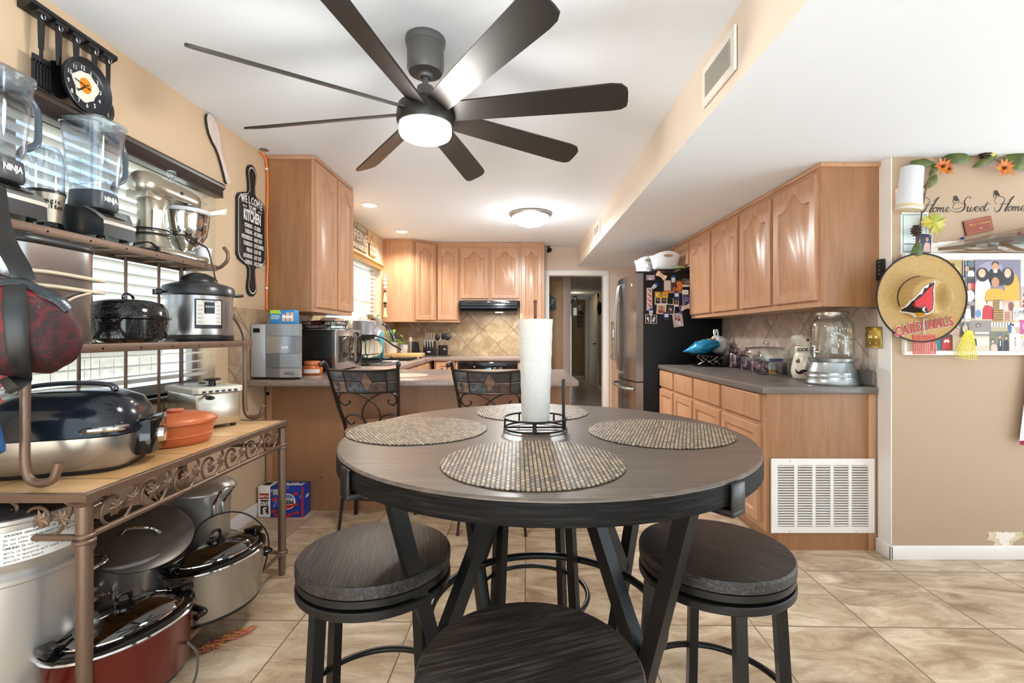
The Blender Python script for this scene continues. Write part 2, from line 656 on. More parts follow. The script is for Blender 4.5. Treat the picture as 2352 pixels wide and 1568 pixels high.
# ================================================================ the room
def room():
 b = B()
 b.box(-1.95, 4.4, OPEN, 13.7, -.12, 0)
 struct(b.obj('floor', 'floor'))
 b = B()
 b.box(-1.95, .83, OPEN, BY + .1, H, H + .12)
 struct(b.obj('ceiling', 'ceil'))
 b = B()
 b.box(.83, 4.4, OPEN, BY + .1, SZ, H + .12)
 o = struct(b.obj('ceiling_soffit', ['ceil', 'soffit']))
 for p in o.data.polygons:
  if p.normal.x < -.5:
   p.material_index = 1
 # left wall with two window openings
 b = B()
 x0, x1 = LX - .16, LX
 w1, w2 = (.72, 2.74, .90, 2.06), (4.32, 5.98, 1.12, 2.07)
 b.box(x0, x1, OPEN, BY + .1, 0, w1[2])
 b.box(x0, x1, OPEN, w1[0], w1[2], H)
 b.box(x0, x1, w1[0], w1[1], w1[3], H)
 b.box(x0, x1, w1[1], w2[0], w1[2], H)
 b.box(x0, x1, w2[0], w2[1], w1[2], w2[2])
 b.box(x0, x1, w2[0], w2[1], w2[3], H)
 b.box(x0, x1, w2[1], BY + .1, w1[2], H)
 struct(b.obj('wall_left', 'wall', smooth=0))
 # back wall with the doorway
 b = B()
 b.box(LX - .16, .42, BY, BY + .12, 0, H)
 b.box(1.21, RX + .14, BY, BY + .12, 0, SZ + .1)
 b.box(.42, 1.21, BY, BY + .12, 2.045, H)
 struct(b.obj('wall_back', 'wall_b', smooth=0))
 b = B()
 b.box(RX, RX + .13, HY, BY, 0, SZ + .05)
 o = struct(b.obj('wall_right', ['wall_b', 'white'], smooth=0))
 b = B()
 b.box(RX + .001, 4.4, HY - .002, HY + .12, 0, SZ + .05)
 struct(b.obj('wall_front', 'wall_r', smooth=0))
 b = B()
 b.box(RX - .004, RX + .001, HY - .001, 2.662, 0, SZ)
 struct(b.obj('trim_1', 'white', smooth=0))
 b = B()
 b.box(1.5, 4.4, OPEN, OPEN + .1, 0, SZ)  # unseen wall added behind the camera to keep daylight off the right side
 struct(b.obj('wall_rear_light_block', 'wall_r', smooth=0))
 b = B()
 b.box(RX - .016, 4.3, HY - .016, HY - .002, 0, .075, .004)
 b.box(RX - .016, RX - .004, HY - .016, 2.664, 0, .075, .003)
 struct(b.obj('baseboard_right', 'white'))
 b = B()
 b.box(LX, LX + .014, OPEN, 3.26, 0, .09, .004)
 struct(b.obj('baseboard_left', 'white'))
 # tile splashbacks
 b = B()
 b.box(LX, .36, BY - .008, BY, .9, 1.72)
 b.box(1.30, RX, BY - .008, BY, .9, 1.39)
 struct(b.obj('backsplash_back', 'splash_b', smooth=0))
 b = B()
 b.box(RX - .008, RX, 2.73, 4.72, .9, 1.40)
 o = struct(b.obj('backsplash_right', 'splash_r', smooth=0))
 b = B()
 b.box(RX - .009, RX, 2.664, 2.728, .9, 1.40, .002)
 struct(b.obj('backsplash_edge_right', tiles('splash_border', (1, 2), .2, 0, (.07, .05, 0), *SR, .3, .004, 5), smooth=0))
 b = B()
 b.box(LX, LX + .008, 2.86, 4.3, .9, 1.37)
 b.box(LX, LX + .008, 4.3, BY, .9, 1.11)
 struct(b.obj('backsplash_left', 'splash_l', smooth=0))
 # doorway casing
 b = B()
 for a, c in ((.357, .43), (1.20, 1.273)):
  b.box(a, c, BY - .018, BY, 0, 2.037, .005)
 b.box(.357, 1.273, BY - .018, BY, 2.037, 2.105, .005)
 b.box(.42, .437, BY, BY + .12, 0, 2.045)
 b.box(1.193, 1.21, BY, BY + .12, 0, 2.045)
 b.box(.42, 1.21, BY, BY + .12, 2.032, 2.045)
 struct(b.obj('door_frame_1', 'white'))
 # hall behind
 hd = mat('hall_paint', 'a8977f', .7)
 b = B()
 b.box(.36, .42, BY + .12, 7.55, 0, 2.3)
 b.box(.42, .83, 7.55, 7.62, 0, 2.3)
 b.box(.77, .83, 7.62, 13.1, 0, 2.3)
 struct(b.obj('wall_hall_left', hd, smooth=0))
 b = B()
 b.box(.83, 1.45, 13.02, 13.1, 2.05, 2.3)
 b.box(1.45, 1.9, 13.02, 13.1, 0, 2.3)
 b.box(.83, 1.45, 13.6, 13.7, 0, 2.3)
 struct(b.obj('wall_hall_end', hd, smooth=0))
 b = B()
 b.box(1.80, 1.88, BY + .12, 13.1, 0, 2.3)
 struct(b.obj('wall_hall_right', hd, smooth=0))
 b = B()
 b.box(.3, 2.3, BY + .1, 13.7, 2.16, 2.26)
 struct(b.obj('ceiling_hall', 'ceil', smooth=0))
 b = B()
 b.box(.425, .705, 7.535, 7.548, 0, 2.06, .002)
 struct(b.obj('door_2', wood('hall_door_oak', 'a98560', 'b8946d', 'c5a37c', (14, 14, 1), .45, 2.2)))
 b = B()
 b.box(.705, .83, 7.53, 7.55, 0, 2.12, .004)
 struct(b.obj('door_frame_2', mat('mauve_casing', 'bda79c', .5)))
 b = B()
 b.box(1.765, 1.795, 10.75, 11.75, 0, 2.04, .008)
 d3 = b.obj('door_3', mat('door_cream', 'e8dcb8', .5))
 struct(d3)
 b = B()
 b.tube([(1.766, 10.85, 1.0), (1.72, 10.85, 1.0), (1.72, 10.98, 1.0)], .014)
 b.obj('door_handle', 'bmetal', d3)
 b = B()
 for y in (10.66, 11.76):
  b.box(1.775, 1.80, y, y + .08, 0, 2.12)
 b.box(1.775, 1.80, 10.66, 11.84, 2.045, 2.13)
 struct(b.obj('door_frame_3', mat('casing_cream', 'd8caa4', .5)))
 b = B()
 b.box(1.786, 1.80, 6.86, 10.66, 0, .09, .003)
 b.box(.83, .844, 7.62, 13.0, 0, .09, .003)
 b.box(1.45, 1.8, 13.005, 13.02, 0, .09, .003)
 struct(b.obj('baseboard_hall', 'white'))
 # ground, lawn and the neighbour beyond the windows
 b = B()
 b.box(-12, LX - .17, -8, 14, -.4, -.3)
 o = b.obj('ground', mat('sunlit_yard', 'c9c4b4', .9, var=(3, 'b9b7a0')))
 struct(o)
 b = B()
 b.box(-12, 12, -12, OPEN - .01, -.3, -.12)  # unseen pale ground, added to bounce daylight up to the ceiling
 b.box(4.41, 12, OPEN - .01, 9, -.3, -.12)
 struct(b.obj('ground_light_bounce', mat('pale_bounce_ground', 'dfdedc', .9)))

room()

def windows():
 for i, (y0, y1, z0, z1) in enumerate(((.72, 2.74, .90, 2.06), (4.32, 5.98, 1.12, 2.07))):
  x = LX - .12
  b = B()
  f = .045
  for a, c, d, e in ((y0, y1, z0, z0 + f), (y0, y1, z1 - f, z1), (y0, y0 + f, z0 + f, z1 - f), (y1 - f, y1, z0 + f, z1 - f),
       ((y0 + y1) / 2 - .02, (y0 + y1) / 2 + .02, z0 + f, z1 - f)):
   b.box(x - .02, x + .02, a, c, d, e, .004)
  if i:
   b.box(x - .02, x + .02, y0 + f, y1 - f, (z0 + z1) / 2 - .015, (z0 + z1) / 2 + .015, .004)
  o = b.obj('window_%d' % (i + 1), solid('8a8582', .4, .3) if i == 0 else 'white')
  struct(o)
  b = B()
  b.box(x - .003, x + .003, y0 + f, y1 - f, z0 + f, z1 - f)
  b.obj('window_pane', 'pane', o, 0)
  b = B()
  b.box(LX - .10, LX + .02, y0 - .02, y1 + .02, z0 - .02, z0, .004)
  b.obj('window_sill', solid('4a3328', .4) if i == 0 else 'white', o)
 # blinds: slats, ladder cords and valance
 for i, (y0, y1, z0, z1, n, tilt, vm, lab) in enumerate((
   (.70, 2.745, .99, 2.0, 22, 12, 'valance', 'white slat blind with dark brown valance behind the metal rack'),
   (4.30, 5.99, 1.15, 2.02, 18, 10, wood('valance_oak', '9a7440', 'a8824c', 'b59059', (14, 1, 14), .4), 'white slat blind with oak valance over the sink'))):
  r = thing('window_blind', lab, 'blind', (LX, (y0 + y1) / 2, z0))
  b = B()
  for k in range(n):
   z = z0 + .02 + (z1 - z0 - .04) * k / (n - 1)
   m = T(LX - .045, 0, z, ry=R(-tilt))
   b.box(-.024, .024, y0 + .025, y1 - .03, -.0014, .0014, 0, m)
  b.obj('slats', 'blind', r, 0, True)
  b = B()
  for q in (.12, .38, .62, .88):
   y = y0 + (y1 - y0) * q
   for dx in (-.022, .022):
    b.cyl((LX - .045 + dx, y, z0), (LX - .045 + dx, y, z1), .0011, n=5)
  b.obj('ladder_cord', solid('c9c6c2', .7), r, 35, True)
  b = B()
  b.box(LX - .07, LX - .02, y0 + .025, y1 - .03, z0 - .012, z0 + .004, .003)
  b.obj('bottom_rail', 'blind', r, 35, True)
  b = B()
  zt = z1 + .065
  pf = [(0, 0), (.045, 0), (.048, .008), (.042, .013), (.048, .018), (.042, .024), (.048, .030), (.042, .037), (.05, .046), (.058, .054), (.06, .066), (.054, .078), (.04, .084), (0, .084)]
  e0, e1 = (y0 - .03, y1 - .005) if i == 0 else (y0, y1 - .005)
  b.loft([[(LX + .001 + a, y, zt - .084 + c) for a, c in pf] for y in (e0, e1)])
  b.obj('valance', vm, r, 30, True)
 # what stands in the yard
 f = thing('wooden_fence', 'grey weathered board fence seen through the blind', 'fence', (-6.0, 2.2, -.3))
 b = B()
 for k in range(46):
  b.box(-6.0, -5.97, -3 + k * .24, -3 + k * .24 + .228, -.3, 1.25)
 b.obj('boards', mat('fence_grey', 'b5aea8', .8, var=(5, '9a938e')), f, 0, True)
 b = B()
 for z in (0.1, .9):
  b.box(-5.97, -5.93, -3, 8, z, z + .09)
 b.obj('rail', solid('7d7570', .8), f, 0, True)
 b = B()
 rr = random.Random(3)
 for k in range(1600):
  x, y = rr.uniform(-5.6, -3.4), rr.uniform(0, 7)
  h = rr.uniform(.04, .12)
  a = rr.uniform(0, PI)
  b.add([(x - .012 * math.cos(a), y - .012 * math.sin(a), -.3), (x + .012 * math.cos(a), y + .012 * math.sin(a), -.3), (x + rr.uniform(-.04, .04), y + rr.uniform(-.04, .04), -.3 + h)], [(0, 1, 2)])
 o = b.obj('grass', mat('grass_green', '7fae58', .8), None, 0)
 tag(o, 'strip of green lawn outside the window', 'grass', kind='stuff')
 b = B()
 b.box(-9.5, -7.5, 4.2, 8.5, -.3, 2.2)
 o = b.obj('wall_neighbour', tiles('neighbour_block', (1, 2), .3, 0, (0, 0, 0), 'd9bfa6', 'e6d0ba', 'efdfcc', 'f4ede4', .8, .012, 2), None, 0)
 struct(o)

windows()

# lamps the room has
lamp('hall_light', 'POINT', (1.3, 10.9, 2.02), 2, (1, .86, .62), shadow_soft_size=.06)

# ================================================================ cabinets
def door_panel(b, w_, h, mx, arch=True, t=.02):
 """raised-panel door front in local x (0..w) and y (0..h)"""
 s = min(.052, w_ * .19)
 n = 14

 def outline(ins, drop):
  x0, x1 = s + ins, w_ - s - ins
  y0, yt = s + ins, h - s - ins
  pts = [(x0, y0), (x1, y0)]
  hw = (x1 - x0) / 2
  c = w_ / 2
  rise = min(.085, w_ * .22) if arch else 0
  for k in range(n + 1):
   u = 1 - 2 * k / n
   v = max(-1, min(1, u / .74))
   pts.append((c + u * hw, yt - rise + rise * (.5 + .5 * math.cos(PI * v)) - (0 if not arch else .0)))
  return pts

 def outer(ins):
  pts = [(ins, ins), (w_ - ins, ins)]
  for k in range(n + 1):
   u = 1 - 2 * k / n
   pts.append((w_ / 2 + u * (w_ / 2 - ins), h - ins))
  return pts

 rings = [[(x, y, z) for x, y in o] for o, z in (
  (outer(0), 0), (outer(0), t - .004), (outer(.004), t), (outline(0, 0), t), (outline(.005, 0), t - .005), (outline(.009, 0), t - .013), (outline(.013, 0), t - .013), (outline(.045, 0), t - .001))]
 b.loft(rings, True, True, mx)

def slab_front(b, w_, h, mx, t=.02):
 rings = []
 for i, z in ((0, 0), (0, t - .006), (.006, t - .001), (.014, t - .001), (.017, t)):
  rings.append([(i, i, z), (w_ - i, i, z), (w_ - i, h - i, z), (i, h - i, z)])
 b.loft(rings, True, True, mx)

def door_part(name, fn, w_, h, mx, parent, m='maple', **k):
 b = B()
 fn(b, w_, h, mx, **k)
 return b.obj(name, m, parent, 30, True)

def cab_root(label, loc, group, cat='cabinet', name='wall_cabinet'):
 return thing(name, label, cat, loc, 0, group)

def upper_cabinets():
 G = 'maple wall cabinets'
 # left wall, beside the welcome board
 y0, y1, z0, xf = 3.29, 4.03, 1.361, -1.40
 r = cab_root('tall maple wall cabinet above the microwave with two arched doors', (LX, y0, z0), G)
 b = B()
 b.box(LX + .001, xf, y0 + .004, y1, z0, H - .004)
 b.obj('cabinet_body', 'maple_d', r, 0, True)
 b = B()
 b.box(xf - .02, xf + .001, y0, y1, z0 - .002, H - .03)
 b.obj('face_frame', 'maple', r, 0, True)
 b = B()
 b.box(LX + .001, xf + .012, y0 - .012, y1, H - .03, H - .002, .004)
 b.obj('crown_strip', 'maple_h', r, 30, True)
 for a, c in ((y0 + .012, y0 + .36), (y0 + .385, y1 - .012)):
  door_part('door', door_panel, c - a, 1.0, FL(xf + .001, a, z0 + .03), r)
 # diagonal corner cabinet
 z0 = 1.369
 r = cab_root('corner maple wall cabinet with angled door beside the sink window', (-1.4, 6.3, z0), G)
 b = B()
 pl = [(LX + .001, BY - .009), (LX + .001, 6.15), (-1.37, 6.15), (-1.086, 6.39), (-1.086, BY - .009)]
 b.prism(pl, z0, H - .004)
 b.obj('cabinet_body', 'maple', r, 0, True)
 d = V((.284, .24, 0))
 door_part('door', door_panel, .29, 1.0, fr((-1.37 + .035 + .012, 6.15 + .03 - .012, z0 + .025), d, (0, 0, 1)), r)
 b = B()
 b.prism([(LX + .001, 6.14), (-1.365, 6.138), (-1.08, 6.378), (-1.08, 6.5), (LX + .001, 6.5)], H - .03, H - .003)
 b.obj('crown_strip', 'maple_h', r, 30, True)
 # back wall
 for x0, x1, zb, doors, lab in (
   (-1.086, -.785, z0, ((-1.070, -.80),), 'narrow maple wall cabinet between the corner cabinet and the cooker hood'),
   (-.785, .025, 1.655, ((-.767, -.395), (-.36, .012)), 'wide short maple wall cabinet above the black cooker hood'),
   (.025, .35, z0, ((.043, .315),), 'narrow maple wall cabinet nearest the doorway')):
  r = cab_root(lab, ((x0 + x1) / 2, 6.4, zb), G)
  b = B()
  b.box(x0 + .001, x1 - .001, 6.39, BY - .009, zb, H - .004)
  b.obj('cabinet_body', 'maple', r, 0, True)
  b = B()
  b.box(x0, x1, 6.378, 6.5, H - .03, H - .003, .003)
  b.obj('crown_strip', 'maple_h', r, 30, True)
  for a, c in doors:
   door_part('door', door_panel, c - a, H - .075 - zb - .03, FF(a, 6.389, zb + .03), r)
 # right wall
 xf, zb = 1.68, 1.358
 ys = (2.648, 3.135, 3.61, 4.13, 4.65)
 names = ('first maple wall cabinet from the straw hat, above the glass dispenser', 'second maple wall cabinet from the straw hat, above the cookie jar',
    'third maple wall cabinet from the straw hat', 'fourth maple wall cabinet from the straw hat, next to the fridge magnets')
 for k in range(4):
  y0, y1 = ys[k], ys[k + 1]
  r = cab_root(names[k], (xf, (y0 + y1) / 2, zb), G)
  b = B()
  b.box(xf, RX - .001, y0 + (.004 if k == 0 else .001), y1 - .001, zb, SZ - .003)
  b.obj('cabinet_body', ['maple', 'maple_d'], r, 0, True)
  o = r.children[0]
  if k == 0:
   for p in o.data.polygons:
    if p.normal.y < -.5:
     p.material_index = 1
  b = B()
  b.box(xf - .012, RX - .001, y0 - (.01 if k == 0 else 0), y1, SZ - .026, SZ - .002, .003)
  b.obj('crown_strip', 'maple_h', r, 30, True)
  door_part('door', door_panel, y1 - y0 - .045, SZ - .05 - zb - .04, FR(xf - .001, y1 - .015, zb + .035), r)
 r = cab_root('short maple wall cabinet over the fridge behind the white baskets', (xf, 5.1, 1.87), G)
 b = B()
 b.box(xf, RX - .001, 4.652, 5.56, 1.872, SZ - .003)
 b.obj('cabinet_body', 'maple', r, 0, True)
 b = B()
 b.box(xf - .012, RX - .001, 4.652, 5.56, SZ - .026, SZ - .002, .003)
 b.obj('crown_strip', 'maple_h', r, 30, True)
 for a in (4.68, 5.13):
  door_part('door', door_panel, .41, .215, FR(xf - .001, a + .41, 1.895), r, arch=False)

upper_cabinets()

def base_cabinets():
 xf = 1.385
 ys = (2.672, 3.237, 3.752, 4.225, 4.645)
 G = 'maple base cabinets on the right'
 labs = ('first maple base cabinet with the white air grille in its end panel', 'second maple base cabinet counted from the white air grille',
   'third maple base cabinet counted from the white air grille', 'fourth maple base cabinet, touching the fridge side')
 for k in range(4):
  y0, y1 = ys[k], ys[k + 1]
  r = thing('base_cabinet', labs[k], 'cabinet', (xf, (y0 + y1) / 2, 0), 0, G)
  b = B()
  b.box(xf, RX - .005, y0, y1 - .001, .10, .872)
  if k == 0:
   b.box(xf + .07, RX - .005, y0, y1 - .001, 0, .10)
  else:
   b.box(xf + .07, RX - .005, y0, y1 - .001, 0, .10)
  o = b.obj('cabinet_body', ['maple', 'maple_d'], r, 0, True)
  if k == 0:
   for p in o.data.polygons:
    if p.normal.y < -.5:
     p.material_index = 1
   b = B()
   b.box(RX - .05, RX - .005, y0 - .004, y0, 0, .872, .002)
   b.obj('corner_strip', 'maple', r, 30, True)
  a = y0 + (.058 if k == 0 else .018)
  w_ = y1 - a - .018
  door_part('drawer_front', slab_front, w_, .15, FR(xf - .001, a + w_, .712), r)
  door_part('door', door_panel, w_, .55, FR(xf - .001, a + w_, .135), r, arch=False)
 # worktop with raised lip
 r = thing('countertop', 'grey speckled worktop on the right-hand base cabinets', 'worktop', (1.7, 3.6, .873))
 b = B()
 z0, z1 = .873, .914
 b.box(1.354, RX - .009, 2.648, 4.645, z0, z1, .008)
 b.obj('slab', 'cntr', r, 40, True)
 b = B()
 b.box(1.968, RX - .009, 2.66, 4.645, z1 - .001, 1.0, .012)
 b.obj('backsplash_lip', 'cntr', r, 40, True)
 # return air grille
 y = 2.672
 r = thing('air_return_grille', 'white metal return air grille on the cabinet end panel', 'vent', (1.68, y, .15))
 k = y / 1100
 x0, x1, za, zb = (1769 - 1190) * k, (2006 - 1190) * k, 1.2 - (1222 - 769) * k, 1.2 - (1052 - 769) * k
 b = B()
 b.box(x0, x1, y - .004, y - .002, za, zb)
 b.obj('backing', solid('3a3430', .9), r, 0, True)
 b = B()
 m = .036
 cols = 5
 cw = (x1 - x0 - 2 * m) / cols
 b.ring(x0, x1, za, zb, m, .003, .012, FF(0, y, 0))
 for j in range(1, cols):
  xx = x0 + m + cw * j
  b.box(xx - .009, xx + .009, y - .011, y - .003, za + m, zb - m)
 b.obj('grille_frame', solid('efe9e2', .4), r, 30, True)
 b = B()
 n = 24
 for j in range(n):
  z = za + m + (zb - za - 2 * m) * (j + .5) / n
  b.box(x0 + m, x1 - m, -.001, .001, -.0052, .0052, 0, T(0, y - .008, z, rx=R(-52)))
 b.obj('louvers', solid('e8e0d6', .45), r, 0, True)
 for j, (sx, sz) in enumerate(((.18, .012), (.82, .012), (.18, -.012), (.82, -.012))):
  b = B()
  b.ball((x0 + (x1 - x0) * sx, y - .012, (za if sz > 0 else zb) + sz), .005, .002, .005, 10)
  b.obj('screw', 'chrome', r, 35, True)
 # far base cabinet behind the fridge
 r = thing('base_cabinet', 'small maple base cabinet in the gap between doorway and fridge', 'cabinet', (1.62, 6.4, 0))
 b = B()
 b.box(1.31, RX - .005, 6.1, BY - .01, .10, .872)
 b.box(1.37, RX - .005, 6.16, BY - .01, 0, .10)
 b.obj('cabinet_body', 'maple', r, 0, True)
 door_part('drawer_front', slab_front, .45, .14, FF(1.34, 6.099, .715), r)
 door_part('door', door_panel, .45, .55, FF(1.34, 6.099, .135), r, arch=False)
 o = B().box(1.29, RX - .009, 6.08, BY - .009, .873, .914, .008).obj('countertop', 'cnt')
 tag(recentre(o, (1.62, 6.4, .873)), 'short brown worktop piece between doorway and fridge', 'worktop')

 # ---- back run: drawers, oven
 yb = 6.11
 G2 = 'maple base cabinets along the back'
 for x0, x1, lab in ((-1.07, -.80, 'maple base cabinet left of the oven'), (.03, .35, 'maple base cabinet right of the oven')):
  r = thing('base_cabinet', lab, 'cabinet', ((x0 + x1) / 2, yb, 0), 0, G2)
  b = B()
  b.box(x0, x1 - .001, yb, BY - .01, .10, .872)
  b.box(x0, x1 - .001, yb + .07, BY - .01, 0, .10)
  b.obj('cabinet_body', 'maple', r, 0, True)
  door_part('drawer_front', door_panel, x1 - x0 - .04, .15, FF(x0 + .02, yb - .001, .70), r, arch=False)
  door_part('door', door_panel, x1 - x0 - .04, .52, FF(x0 + .02, yb - .001, .14), r, arch=False)
 # sink run on the left wall
 xs = -1.12
 r = thing('base_cabinet', 'maple sink base cabinet along the window wall', 'cabinet', (-1.4, 5.2, 0), 0, G2)
 b = B()
 b.box(LX + .01, xs, 4.35, 5.24, .10, .872)
 b.box(LX + .01, xs, 5.24, 5.80, .10, .70)
 b.box(xs - .02, xs, 5.24, 5.80, .70, .872)
 b.box(LX + .01, xs, 5.80, BY - .01, .10, .872)
 b.box(LX + .01, xs - .07, 4.35, BY - .01, 0, .10)
 b.obj('cabinet_body', 'maple', r, 0, True)
 y = 4.38
 for w_ in (.42, .42, .42, .3):
  door_part('drawer_front', slab_front, w_ - .03, .14, FL(xs + .001, y, .715), r)
  door_part('door', door_panel, w_ - .03, .55, FL(xs + .001, y, .135), r, arch=False)
  y += w_
 # oven
 r = thing('oven', 'black built-in oven under the back worktop with a lit clock', 'oven', (-.385, yb, .1))
 b = B()
 b.box(-.795, .025, yb, BY - .01, .10, .872)
 b.obj('oven_body', 'maple', r, 0, True)
 b = B()
 b.box(-.765, -.005, yb - .02, yb - .001, .70, .862, .004)
 q_control_panel = b.obj('control_panel', 'gloss', r, 30, True)
 b = B()
 b.box(-.765, -.005, yb - .03, yb - .001, .16, .685, .006)
 q_oven_door = b.obj('oven_door', 'gloss', r, 30, True)
 b = B()
 b.tube([(-.70, yb - .031, .64), (-.70, yb - .07, .64), (-.07, yb - .07, .64), (-.07, yb - .031, .64)], .009)
 b.obj('handle', 'ss', q_oven_door, 35, True)
 b = B()
 b.box(-.438, -.342, yb - .022, yb - .0195, .752, .79)
 b.obj('clock_display', mat('display_off', '10202c', .1), q_control_panel, 0, True)
 b = B()
 b.text('1:18', .034, FF(-.375, yb - .0225, .77))
 b.obj('clock_digits', mat('blue_digits', '6fc8ff', .4, emit=2.5), q_control_panel, 0, True)
 b = B()
 for i in range(2):
  for j in range(2):
   for g in (-.31, -.235):
    b.disc((g + i * .025, .745 + j * .035), .006, .006, 10, FF(0, yb - .0205, 0))
 b.disc((-.555, .795), .008, .008, 12, FF(0, yb - .0205, 0))
 b.box(-.495, -.462, yb - .0215, yb - .02, .752, .76)
 b.obj('button', solid('d8d8d8', .5), q_control_panel, 0, True)
 # hood
 r = thing('range_hood', 'black under-cabinet cooker hood over the back worktop', 'cooker hood', (-.38, 6.3, 1.5))
 b = B()
 pf = [(BY - .01, 1.50), (6.235, 1.50), (6.225, 1.515), (6.27, 1.55), (6.27, 1.575), (6.255, 1.585), (6.255, 1.652), (BY - .01, 1.652)]
 b.loft([[(x, y_, z) for y_, z in pf] for x in (-.755, -.012)])
 b.obj('hood_body', 'gloss', r, 30, True)
 b = B()
 b.box(-.675, -.10, 6.25, 6.256, 1.607, 1.642, .003)
 b.obj('control_strip', solid('2a2727', .25), r, 30, True)
 b = B()
 for i in range(4):
  b.box(-.212 + i * .027, -.193 + i * .027, 6.246, 6.252, 1.615, 1.628, .002)
 b.box(-.40, -.37, 6.248, 6.252, 1.63, 1.638)
 b.obj('button', 'chrome', r, 30, True)
 b = B()
 b.box(-.30, -.20, 6.30, 6.38, 1.495, 1.501, .003)
 b.obj('hood_light', mat('hood_glow', 'fff0d0', .4, emit=6), r, 30, True)
 lamp('hood_lamp', 'AREA', (-.25, 6.36, 1.488), 5.5, (1, .93, .8), (0, 0, 0), shape='RECTANGLE', size=.5, size_y=.1)

 # ---- U-shaped brown worktop
 r = thing('countertop', 'brown speckled U-shaped worktop of peninsula, sink run and back wall', 'worktop', (-1.2, 4.5, .873))
 b = B()
 p0, p1 = 3.02, 4.0
 b.box(LX + .009, .384, p0, p1, .873, .914, .012, seg=3)
 b.box(LX + .009, -1.085, p1 - .02, 5.28, .873, .9135, .004)
 b.box(LX + .009, -1.62, 5.27, 5.75, .873, .9135)
 b.box(-1.20, -1.085, 5.27, 5.75, .873, .9135, .004)
 b.box(LX + .009, -1.085, 5.74, BY - .009, .873, .9135, .004)
 b.box(-1.10, .365, 6.075, BY - .009, .873, .9135, .004)
 b.obj('slab', 'cnt', r, 40, True)
 # sink
 r = thing('kitchen_sink', 'black undermount sink below the window', 'sink', (-1.41, 5.51, .72))
 b = B()
 x0, x1, y0, y1 = -1.62, -1.20, 5.28, 5.74
 rg = []
 for i, z in ((-.012, .916), (.0, .918), (.012, .914), (.02, .75), (.05, .735)):
  rg.append([(x0 + i, y0 + i, z), (x1 - i, y0 + i, z), (x1 - i, y1 - i, z), (x0 + i, y1 - i, z)])
 b.loft(rg, False)
 b.face(rg[-1])
 b.obj('basin', solid('17181a', .3), r, 30, True)
 b = B()
 b.lathe([(.0, 0), (.04, 0), (.042, .004), (.03, .005), (0, .003)], 20, T(-1.41, 5.51, .736))
 b.obj('drain', 'chrome', r, 35, True)
 # peninsula
 r = thing('peninsula_cabinet', 'maple peninsula cabinet with a worn plain back panel', 'cabinet', (-.7, 3.3, 0))
 b = B()
 b.box(LX + .012, .345, 3.285, 3.88, .0, .872)
 b.obj('cabinet_body', 'maple_p', r, 0, True)
 b = B()
 b.box(LX + .05, .352, 3.275, 3.284, .0, .872, .001)
 o = b.obj('back_panel', 'maple_p', r, 0, True)
 b = B()
 b.box(LX + .012, LX + .052, 3.268, 3.285, 0, .872, .003)
 b.obj('corner_strip', 'maple', r, 30, True)
 b = B()
 for (px, py, s) in ((737, 1097, .006), (756, 1096, .004), (740, 1099, .003), (735, 1094, .003)):
  b.disc(((px - 1190) * 3.274 / 1100, 1.2 - (py - 769) * 3.274 / 1100), s, s * .7, 8, FF(0, 3.2745, 0), .0006)
 b.obj('chip_mark', solid('2a1c14', .9), r, 0, True)
 b = B()
 b.disc((-1.728 + .02, .80), .012, .012, 14, FF(0, 3.267, 0), .002)
 b.obj('cable_hole', solid('15110e', .9), r, 0, True)
 for i in range(3):
  a = -1.05 + i * .45
  door_part('drawer_front', slab_front, .42, .14, fr((a + .42, 3.881, .715), (-1, 0, 0), (0, 0, 1)), r)
  door_part('door', door_panel, .42, .55, fr((a + .42, 3.881, .135), (-1, 0, 0), (0, 0, 1)), r, arch=False)

base_cabinets()

